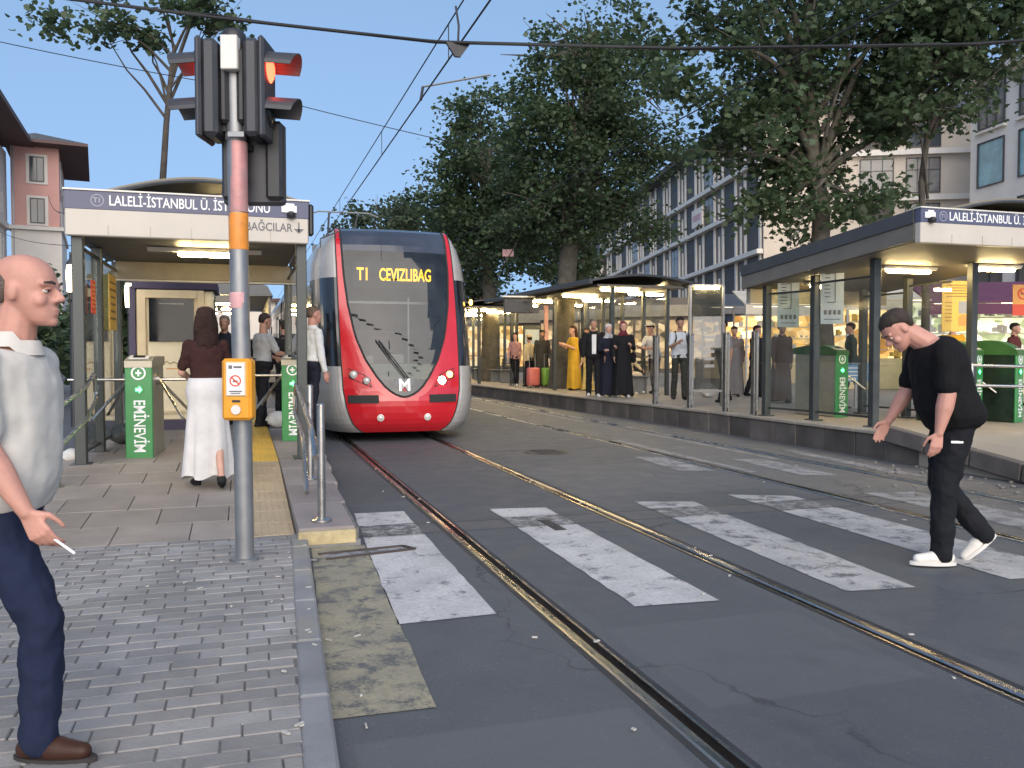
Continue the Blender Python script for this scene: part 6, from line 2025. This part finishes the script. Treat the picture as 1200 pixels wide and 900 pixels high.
tree('bushy_tree', 'second dark low tree farther along the left street', (-5.0, 33.0, 0),
     [(0, 0, -.1), (0, 0, 1.6), (0, 0, 3.0)], [((0, 0, 3.0), (2.2, 1.8, 1.5)), ((.3, 0, 1.8), (2.0, 1.6, 1.0))],
     3600, .24, M['leaf'], LEAF_B, 'bark_dark', limbs=10, r0=.14, clump=.6)

# ------------------------------------------------------------------ buildings (placed from bearings off the viewer's heading)
HA = R(17.5)
def place(a, d, z=0.0):
    """Street position of a point a metres right of and d metres ahead of the viewer's heading."""
    return Vector((a * math.cos(HA) + d * math.sin(HA), -a * math.sin(HA) + d * math.cos(HA), z))


def frame_to(t, p0, dirv, slope=0.0):
    """Local +X runs along the facade, local -Y faces out of it."""
    t.location = p0
    rz = math.atan2(dirv.y, dirv.x)
    t.rotation_euler = (0, slope, rz)


def mesh_cache(name, q, mats, smooth=None):
    return q.mesh(name, mats, smooth)


M['warm_window'] = None
def goods_mat(name, c0, c1, c2, strength, scale):
    """Glowing picture of a shop interior: goods and their lighting painted into the emission."""
    m, t, b = newmat(name)
    vec = nd(t, 'TexCoord').outputs['Object']
    vo = nd(t, 'TexVoronoi', {'Vector': nd(t, 'Mapping', {'Vector': vec, 'Scale': (scale, scale, scale * 1.4)}).outputs[0], 'Scale': 1.0})
    n1 = noise(t, vec, scale * .35, 5, .7)
    col = ramp(t, vo.outputs['Color'], [(.15, c0), (.5, c1), (.85, c2)])
    t.links.new(col, b.inputs['Base Color'])
    k = ramp(t, n1, [(.32, .12), (.55, .6), (.72, 1.0)])  # patchy shop lighting painted into the glow
    e = nd(t, 'VectorMath', {0: col, 3: k}, operation='SCALE').outputs[0]
    t.links.new(e, b.inputs['Emission Color'])
    b.inputs['Emission Strength'].default_value = strength
    return m
M['shop_warm'] = goods_mat('warm lit shop window', (.35, .17, .04), (.9, .55, .18), (1.0, .82, .50), 1.5, 2.2)
M['shop_white'] = goods_mat('bright white lit stall', (.25, .30, .14), (.75, .80, .50), (1.0, .97, .82), 1.15, 3.2)
M['shop_dim'] = goods_mat('dim lit shop window', (.05, .04, .03), (.30, .20, .10), (.75, .55, .30), .9, 2.6)
M['neon'] = emit('warm white shop light', (1.0, .82, .52), 5.0)


def window_unit(w_, h_, parent, x, z, pane, cache={}, mullions=1, transom=.0, y=0.0, framemat='winframe', depth=.10):
    key = (round(w_, 2), round(h_, 2), pane, mullions, transom, framemat)
    if key not in cache:
        q = MB(); f_ = .07
        for sx in (-1, 1):
            q.box((sx * (w_ / 2 - f_ / 2), 0, 0), (f_, depth, h_))
        for sz in (-1, 1):
            q.box((0, 0, sz * (h_ / 2 - f_ / 2)), (w_ - 2 * f_, depth, f_))
        for i in range(mullions):
            q.box((-w_ / 2 + w_ * (i + 1) / (mullions + 1), 0, 0), (.05, depth * .8, h_ - 2 * f_))
        if transom:
            q.box((0, .004, h_ * (.5 - transom)), (w_ - 2 * f_, depth * .7, .05))
        p = MB(); p.box((0, depth * .15, 0), (w_ - 2 * f_, .02, h_ - 2 * f_))
        cache[key] = (q.mesh('window', M[framemat]), p.mesh('pane', M[pane]))
    a, b_ = cache[key]
    o = link('window', a, parent, (x, y, z))
    link('pane', b_, o)
    return o


# grey office block on the right with pale vertical fins
near_corner = place(17.8, 60.0)
dA = place(17.8 - .1435 * 60, 60 + .9897 * 60) - near_corner
A_ = thing('office_building', 'long dark office block with pale vertical fins and horizontal ledges', 'building')
dirA = dA.normalized()
frame_to(A_, near_corner + Vector((0, 0, -.3)), dirA, R(2.1))
# local +X goes away from the viewer; the street side is local +Y for this orientation, so build it there
LA = 62.0
q = MB(); q.box((LA / 2, -7.0, 9.5), (LA, 14, 19.0)); q.build('wall', M['grey_panel'], A_)
q = MB(); q.box((-.06, -7.2, 9.4), (.12, 14.6, 19.2)); q.build('end_wall', M['cream_wall'], A_)
q = MB(); q.prism([(-1.2, 1.1, 19.0), (-1.2, 1.1, 19.45), (-1.2, -4.5, 21.2), (-1.2, -15, 19.3), (-1.2, -15, 19.0)], (LA + 2, 0, 0)); q.build('roof', M['slate'], A_)
ledge = MB(); ledge.box((0, 0, 0), (LA, .55, .32)); lm = ledge.mesh('ledge', M['white_fin'])
for z in (5.3, 8.94, 12.3, 15.3):
    link('ledge', lm, A_, (LA / 2, .28, z))
fin = MB(); fin.box((0, 0, 0), (.27, .14, 3.1)); fm = fin.mesh('fin', M['white_fin'])
floors = [(5.46, 8.78), (9.10, 12.14), (12.46, 15.14), (15.46, 18.9)]
for z0, z1 in floors:
    x = .5
    i = 0
    while x < 46:
        o = link('fin', fm, A_, (x, .08, (z0 + z1) / 2)); o.scale = (1, 1, (z1 - z0 - .02) / 3.1)
        if i % 2 == 0:
            window_unit(1.85, z1 - z0 - .5, A_, x + 1.25, (z0 + z1) / 2, random.choice(['pane_grey', 'pane_grey', 'pane_grey', 'pane_curtain']), y=.05, mullions=1, transom=.3)
        else:
            o2 = link('fin', fm, A_, (x + .85, .07, (z0 + z1) / 2 - .35)); o2.scale = (.7, .8, (z1 - z0 - .9) / 3.1)
        x += 2.5 if i % 2 == 0 else 1.75
        i += 1
# shops on its ground floor
for i in range(12):
    x0 = .6 + 3.9 * i
    q = MB(); q.box((x0 + 1.7, .03, 2.1), (3.4, .06, 3.6)); s_ = q.build('shop_window', M[('shop_warm', 'shop_dim', 'shop_warm')[i % 3]], A_)
    q = MB(); q.box((x0 + 1.7, .10, 4.35), (3.6, .2, .75)); q.build('shop_fascia', M[('sign_cream', 'purple', 'pink_wall', 'kiosk')[i % 4]], A_)
    for k in (0, 1.7, 3.4):
        q = MB(); q.box((x0 + k, .06, 2.05), (.10, .14, 3.7)); q.build('shop_mullion', M['winframe'], s_)
    if i % 2 == 0:
        q = MB(); q.prism([(x0 - .1, .1, 4.2), (x0 - .1, 2.2, 3.7), (x0 - .1, 2.2, 3.55), (x0 - .1, .1, 4.05)], (3.6, 0, 0)); q.build('awning', M['fascia'], A_)
        q = MB(); q.box((x0 + 1.7, 2.05, 3.46), (1.2, .12, .10)); q.build('awning_lamp', M['neon'], A_)
q = MB(); q.box((20, 1.2, 2.55), (.3, .3, 5.1)); q.build('pilaster', M['white_fin'], A_)
q = MB(); q.box((12.0, .40, 13.6), (2.4, .12, 1.5)); q.build('facade_sign', M['white_wall'], A_)
q = MB(); q.box((12.0, .47, 13.6), (1.8, .02, .5)); q.build('sign_print', M['band_pink'], A_)

# cream block seen through the plane tree, front towards the viewer
pL, pR = place(21.0, 62.0), place(33.0, 60.0)
dirB = (pR - pL).normalized()
B_ = thing('cream_building', 'cream block with dark window bays and brown roof behind the big plane tree', 'building')
frame_to(B_, pL, dirB)
LB = (pR - pL).length
q = MB(); q.box((LB / 2, 5.0, 9.2), (LB, 10, 18.4)); q.build('wall', M['cream_wall'], B_)
q = MB(); q.prism([(-.8, -.9, 18.4), (-.8, 5, 21.3), (-.8, 11, 18.4)], (LB + .4, 0, 0)); q.build('roof', M['slate'], B_)
for z in (5.4, 9.1, 12.4, 15.6):
    q = MB(); q.box((LB / 2, -.2, z), (LB - .02, .4, .38)); q.build('ledge', M['white_fin'], B_)
for z0, z1 in ((5.7, 8.8), (9.4, 12.1), (12.7, 15.3), (15.9, 18.2)):
    x = 1.9
    while x < LB - 1.2:
        window_unit(2.3, z1 - z0 - .1, B_, x, (z0 + z1) / 2, random.choice(['pane', 'pane_grey', 'pane_curtain']), y=-.02, mullions=2, transom=.35)
        x += 3.1
for i in range(3):
    q = MB(); q.box((2.2 + 3.9 * i, -.05, 2.3), (3.3, .1, 4.0)); q.build('shop_window', M[('shop_warm', 'shop_dim', 'shop_warm')[i]], B_)
    q = MB(); q.box((2.2 + 3.9 * i, -.12, 4.75), (3.5, .18, .7)); q.build('shop_fascia', M[('sign_cream', 'poster_orange', 'white_wall')[i]], B_)

# bright corner block at the right edge
pc = place(29.3, 55.0)
dirC = (place(29.3 + .1435 * 40, 55 - .9897 * 40) - pc).normalized()
Cb = thing('white_building', 'white corner block with large windows at the right edge', 'building')
frame_to(Cb, pc, dirC)
q = MB(); q.box((17, 8.0, 9.2), (34, 16, 18.4)); q.build('wall', M['white_wall'], Cb)
q = MB(); q.box((17.2, 7.9, 18.6), (35.4, 17.4, .5)); q.build('cornice', M['white_fin'], Cb)
q = MB(); q.box((18.2, 9.4, 20.6), (32, 14, 3.6)); q.build('upper_storey', M['white_wall'], Cb)
q = MB(); q.box((18.2, 9.2, 22.6), (33, 15, .4)); q.build('upper_roof', M['white_fin'], Cb)
for i in range(9):
    x = 1.9 + 3.55 * i
    window_unit(2.35, 2.7, Cb, x, 16.75, random.choice(['pane', 'pane_grey', 'pane_curtain']), y=-.02, mullions=2, depth=.16)
    window_unit(2.35, 2.8, Cb, x, 13.2, 'pane_blue', y=-.02, mullions=0, depth=.16)
    window_unit(2.35, 2.6, Cb, x, 9.4, random.choice(['pane', 'pane_curtain']), y=-.02, mullions=1, depth=.16)
    window_unit(2.35, 2.6, Cb, x, 6.0, 'pane', y=-.02, mullions=1, depth=.16)
    window_unit(2.2, 2.4, Cb, x + 1.0, 20.5, 'pane_blue', y=2.38, mullions=2, depth=.16)
    q = MB(); q.box((x, -.10, 15.2), (2.6, .3, .14)); q.build('sill', M['white_fin'], Cb)
    q = MB(); q.box((x, -.05, 2.0), (3.0, .1, 3.4)); q.build('shop_window', M['shop_white' if i % 2 else 'shop_warm'], Cb)
q = MB(); q.box((4.0, 1.9, 19.4), (1.6, .1, .5)); q.build('red_sign', M['poster_red'], Cb)

# pink block at the left with a wing running towards the viewer
p0 = place(-37.9, 65.0); p1 = place(-37.9 + 3.24 * .90, 65.0 + 3.24 * .436)
dirP = (p1 - p0).normalized()
Pb = thing('pink_building', 'pink corner block with white framed windows and a brown overhanging roof', 'building')
frame_to(Pb, p0, dirP)
q = MB(); q.box((1.62, 6.0, 14.1), (3.24, 12, 6.2)); q.build('upper_wall', M['pink_wall'], Pb)
q = MB(); q.box((1.66, 6.0, 5.4), (3.4, 12.1, 10.9)); q.build('lower_wall', M['white_wall'], Pb)
q = MB(); q.box((1.66, 5.9, 11.0), (3.7, 12.5, .28)); q.build('string_course', M['white_fin'], Pb)
q = MB(); q.prism([(-.4, -1.7, 17.2), (5.3, -1.7, 17.2), (5.3, 13, 17.2), (-.4, 13, 17.2)], (0, 0, .22)); rf_ = q.build('roof_soffit', M['roof'], Pb)
q = MB(); q.add([(-.4, -1.7, 17.42), (5.3, -1.7, 17.42), (5.3, 13, 17.42), (-.4, 13, 17.42), (1.6, 2, 18.7), (2.4, 10, 18.7)], [(0, 1, 4), (1, 2, 5, 4), (2, 3, 5), (3, 0, 4, 5)]); q.build('roof', M['slate'], Pb)
for z in (15.5, 12.35):
    q = MB(); q.box((1.75, -.03, z), (1.45, .1, 2.25)); q.build('window_surround', M['white_wall'], Pb)
    window_unit(1.0, 1.9, Pb, 1.75, z, 'pane', y=-.10, mullions=1)
    for y_ in (2.5, 6, 9.5):
        q = MB(); q.box((3.26, y_, z), (.08, 1.4, 2.2)); q.build('window_surround', M['white_wall'], Pb)
q = MB(); q.box((.15, -.06, 9), (.12, .12, 17)); q.build('downpipe', M['tram_grey'], Pb)
w0 = place(-38.3, 65.4); w1 = place(-29.6, 44.0)
dirW = (w1 - w0).normalized()
Wb = thing('pale_building', 'pale wing with rows of white windows at the left edge, under a deep brown eave', 'building')
# street side faces local -Y after turning the frame round
frame_to(Wb, w1, -dirW)
LW = (w1 - w0).length
q = MB(); q.box((LW / 2, 6.2, 8.3), (LW, 12, 16.6)); q.build('wall', M['white_wall'], Wb)
q = MB(); q.box((LW / 2, 6.15, 13.8), (LW + .02, 12.04, 5.8)); q.build('upper_wall', M['pink_pale'] if 'pink_pale' in M else M['white_wall'], Wb)
q = MB(); q.box((LW / 2, 5.4, 17.3), (LW + .6, 14.4, .35)); q.build('roof_soffit', M['roof'], Wb)
q = MB(); q.prism([(-.3, -1.8, 17.48), (-.3, 6, 19.6), (-.3, 12.5, 17.48)], (LW + .6, 0, 0)); q.build('roof', M['slate'], Wb)
q = MB(); q.box((LW / 2, .1, 11.0), (LW, .4, .4)); q.build('string_course', M['white_fin'], Wb)
for z, hh in ((15.4, 1.7), (12.6, 1.7), (9.2, 2.0), (5.6, 2.2)):
    x = 1.2
    while x < LW - .8:
        window_unit(1.05, hh, Wb, x, z, random.choice(['pane', 'pane_grey', 'pane_curtain']), y=.16, mullions=1, framemat='white_wall')
        x += 1.95
# low blocks closing the street behind the kiosk and at the far end
def block(label, a, d, w_, dep, h_, wall, rows, cat='building'):
    p = place(a, d)
    t = thing('street_building', label, cat, p, -HA)
    q = MB(); q.box((0, dep / 2, h_ / 2), (w_, dep, h_)); q.build('wall', M[wall], t)
    q = MB(); q.box((0, dep / 2 - .3, h_ + .15), (w_ + .8, dep + .8, .3)); q.build('roof', M['roof'], t)
    n = max(2, int(w_ / 2.6))
    for r_ in range(rows):
        for i in range(n):
            window_unit(1.2, 1.7, t, -w_ / 2 + w_ * (i + .5) / n, 2.6 + r_ * 3.2, 'pane', y=-.02)
    q = MB(); q.box((0, -.04, 1.0), (w_ * .8, .1, 1.8)); q.build('shop_window', M['shop_dim'], t)
    return t
block('low dark street block far behind the ticket kiosk', -30.0, 84.0, 14, 8, 6.5, 'white_wall', 1)
block('pale street block at the far end of the left street', -46.0, 78.0, 12, 8, 7.5, 'cream_wall', 1)
block('grey street block closing the view behind the tram', -4.0, 120.0, 30, 8, 9.0, 'grey_panel', 2)
block('wide pale block behind the distant plane trees', 20.0, 105.0, 26, 8, 12.5, 'white_wall', 3)

# ------------------------------------------------------------------ market stalls and shop stands behind the right shelter
M['awning_purple'] = mat('dark purple awning', (.10, .03, .065), .8, 0, .2, 2)
M['awning_cream'] = mat('cream awning', (.5, .46, .38), .8, 0, .15, 2)
def stall(label, p, rz, w_, aw, shopm, h_=2.34):
    t = thing('market_stall', label, 'stall', p, rz, 'lit stalls behind the far platform')
    q = MB(); q.prism([(-w_ / 2, -.9, h_), (-w_ / 2, .9, h_ + .6), (-w_ / 2, .9, h_ + .54), (-w_ / 2, -.9, h_ - .06)], (w_, 0, 0)); a = q.build('awning', M[aw], t)
    q = MB(); q.box((0, -.9, h_ - .2), (w_, .03, .26)); q.build('valance', M[aw], a)
    q = MB(); q.box((0, .9, 1.2), (w_ - .1, .08, 2.4)); q.build('back_panel', M[shopm], t)  # glowing panel with goods and their lighting painted on it
    q = MB(); q.box((0, .1, .45), (w_ - .3, .9, .9), None, .02); q.build('counter', M['kiosk_frame'], t)
    for k in range(3):
        q = MB(); q.box((0, .74 - .0 * k, 1.15 + .42 * k), (w_ - .3, .3, .03)); q.build('shelf', M['lampfit'], t)
    for sx in (-1, 1):
        for y in (-.85, .85):
            q = MB(); q.box((sx * (w_ / 2 - .05), y, h_ / 2 + .05), (.06, .06, h_), None); q.build('post', M['galv'], t)
    goods = MB()
    for k in range(int(w_ * 14)):
        x = random.uniform(-w_ / 2 + .25, w_ / 2 - .25)
        sh = random.choice([(.1, .92), (.74, 1.18), (.74, 1.6), (.74, 2.02)])
        s_ = random.uniform(.07, .15)
        goods.box((x, sh[0] + random.uniform(-.08, .05) - .05, sh[1] + s_ * .7), (s_, s_, s_ * random.uniform(.8, 1.9)), random.uniform(0, 1.5), .01)
    tag(goods.build('goods', M[random.choice(['yellow_poster', 'paper', 'poster_orange'])], t), kind='stuff')
    for x in (-w_ * .25, w_ * .25):
        q = MB(); q.box((x, -.3, h_ - .02), (.9, .1, .06)); q.build('lamp', M['neon'], t)
    return t
cam_fwd = place(0, 1)
def at(px, d, z=RZ):
    a = (px - 600) / 1000 * d
    return place(a, d, z)
stall('purple roofed stall full of bright goods behind the yellow poster', at(1150, 22.0), -HA + R(-8), 3.2, 'awning_purple', 'shop_white')
stall('purple roofed stall at the far right edge of the picture', at(1300, 21.0), -HA + R(-14), 3.0, 'awning_purple', 'shop_white')
stall('cream roofed stall with warm lights behind the blue notice board', at(1045, 25.0), -HA + R(-4), 3.2, 'awning_cream', 'shop_warm', 2.6)
stall('cream roofed stall with warm lights behind the brown coated man', at(925, 30.0), -HA, 3.6, 'awning_cream', 'shop_warm', 2.7)
stall('dim stall with dark awning behind the advertising panel', at(872, 36.0), -HA + R(4), 4.2, 'fascia', 'shop_warm', 3.0)
for (px, d, wd, mt, lb) in ((585, 56, 7.0, 'shop_warm', 'row of warm lit shop windows behind the farther long shelter'), (690, 50, 6.0, 'shop_dim', 'dim lit shop front behind the waiting group'), (770, 46, 5.0, 'shop_dim', 'dim lit shop front behind the man with the hat')):
    p = at(px, d, 0)
    t = thing('shop_front', lb, 'shop', p, -HA + R(-20))
    q = MB(); q.box((0, 1.5, 2.2), (wd, 3, 4.4)); q.build('wall', M['grey_panel'], t)
    n = int(wd / 1.1)
    for i in range(n):
        q = MB(); q.box((-wd / 2 + wd * (i + .5) / n, -.03, 1.9), (wd / n - .14, .06, 2.6)); q.build('shop_window', M[mt], t)
    q = MB(); q.box((0, -.10, 3.7), (wd, .2, .6)); q.build('fascia', M['beam'], t)

# parked pale van in the gap beside the kiosk
v = thing('parked_van', 'pale van parked far behind the kiosk, seen past the signal pole', 'van', place(-9.3, 31.0), R(10))
q = MB(); q.prism([(-.9, 0, .35), (-.9, 0, 1.1), (-.85, .8, 1.25), (-.8, 1.3, 1.95), (-.8, 4.3, 2.0), (-.9, 4.5, .35)], (1.8, 0, 0)); q.build('body', M['tram_white'], v)
q = MB(); q.quad((-.74, .82, 1.27), (.74, .82, 1.27), (.7, 1.27, 1.9), (-.7, 1.27, 1.9)); o = q.build('windscreen', M['darkglass'], v); o.location = (0, -.02, .01)
for sx in (-1, 1):
    q = MB(); q.box((sx * .6, -.02, .8), (.3, .06, .18), None, .02); q.build('headlight', M['lens_off'], v)
    for y in (.9, 3.6):
        q = MB(); q.lathe([(0, -.1), (.30, -.1), (.33, -.06), (.33, .1), (0, .1)], 18, (sx * .82, y, .33), 'X'); q.build('wheel', M['rubber'], v)

# ------------------------------------------------------------------ overhead wires
def wire(label, pts, r_, n=26, sag=0.0, name='overhead_wire', cat='wire', group=None):
    P = []
    for (a, b_) in zip(pts[:-1], pts[1:]):
        a, b_ = Vector(a), Vector(b_)
        for i in range(n):
            k = i / n
            p = a.lerp(b_, k); p.z -= sag * 4 * k * (1 - k)
            P.append(p)
    P.append(Vector(pts[-1]))
    q = MB(); q.tube(P, r_, 6)
    return tag(q.build(name, M['wire'], None, 60), label, cat, group)
wire('thick black cable crossing the whole sky at the top', [(-6.5, 11.7, 5.70), (-1.76, 10.13, 5.13), (-.26, 9.65, 4.93), (1.97, 8.94, 4.67), (4.46, 8.15, 4.60), (7.5, 7.3, 4.68), (12, 6.0, 5.1)], .018, 8, 0, 'span_cable', 'cable')
wire('thinner cable twisted along the thick black sky cable', [(-6.5, 11.72, 5.74), (-1.76, 10.15, 5.16), (-.26, 9.67, 4.965), (1.97, 8.96, 4.69), (4.46, 8.17, 4.62), (7.5, 7.32, 4.70), (12, 6.02, 5.12)], .009, 8, .02, 'span_cable', 'cable')
wire('lower contact wire running along the near track', [(2.27, 2, 4.73), (2.27, 40, 4.73), (2.27, 110, 4.73)], .011)
wire('upper carrying wire running along the near track', [(2.27, 2, 5.13), (2.27, 40, 5.13), (2.27, 110, 5.13)], .009)
wire('contact wire over the far track behind the leaves', [(6.2, 2, 4.85), (6.2, 110, 4.85)], .010)
for y, lb in ((9.6, 'short dropper wire between the two track wires, nearest to the sky cable'), (14.5, 'second short dropper wire between the two track wires, before the tram'), (21.0, 'third short dropper wire between the two track wires, above the tram roof')):
    wire(lb, [(2.27, y, 4.735), (2.27, y, 5.125)], .006, 2, 0, 'dropper_wire', 'wire', 'dropper wires of the near track')
wire('thin grey wire slanting from the top left corner to the trees', [(-9, 22, 9.0), (-.5, 21, 7.6), (9, 20, 5.9)], .010, 12, .1)
wire('thin wire from the pink block to the near shelter', [place(-34, 63, 13.0), (-1.7, 11, 3.1)], .015, 20, .5)
wire('lower thin wire between the pale wing and the street', [place(-30, 50, 8.6), (-2.2, 19.0, 3.6)], .012, 20, .3)
t = thing('wire_bracket', 'small hanger clamp where the sky cable carries the track wire', 'bracket', (2.2, 8.87, 4.66))
q = MB(); q.prism([(-.13, 0, .0), (.13, 0, .0), (.03, 0, -.14), (-.03, 0, -.14)], (0, .04, 0)); q.build('plate', M['black'], t)
q = MB(); q.tube([(0, .02, -.1), (.02, .05, .2), (0, .1, .42)], .012, 6); q.build('strut', M['black'], t)
t = thing('catenary_strut', 'thin registration arm holding the track wire before the tree crown', 'bracket', (2.27, 11.2, 4.74))
q = MB(); q.tube([(0, 0, 0), (.03, 0, .16), (.9, -.2, .34)], .014, 6); q.build('arm', M['galv'], t)
q = MB(); q.tube([(.03, 0, .16), (.0, 0, -.02)], .02, 6); q.build('clamp', M['black'], t)
# little pink hanging flag in the trees
t = thing('hanging_banner', 'small pale pink banner hanging among the leaves above the shelter', 'banner', place(-.12, 26.0, 4.45), -HA)
q = MB(); q.box((0, 0, 0), (.34, .02, .22)); q.build('cloth', M['band_pink'], t)
q = MB(); q.tube([(-.17, 0, .1), (-.5, 0, .5)], .006, 5); q.tube([(.17, 0, .1), (.5, 0, .5)], .006, 5); q.build('cord', M['wire'], t)
# ------------------------------------------------------------------ evaluate the cloth and body modifiers once
bpy.context.view_layer.update()
_dg = bpy.context.evaluated_depsgraph_get()
_new = []
for o in FIX:
    me = bpy.data.meshes.new_from_object(o.evaluated_get(_dg), preserve_all_data_layers=True, depsgraph=_dg)
    me.name = o.name
    _new.append((o, me))
for o, me in _new:
    mm = list(o.data.materials)
    o.modifiers.clear()
    o.data = me
    if not me.materials:
        for m_ in mm:
            me.materials.append(m_)
    me.shade_smooth()
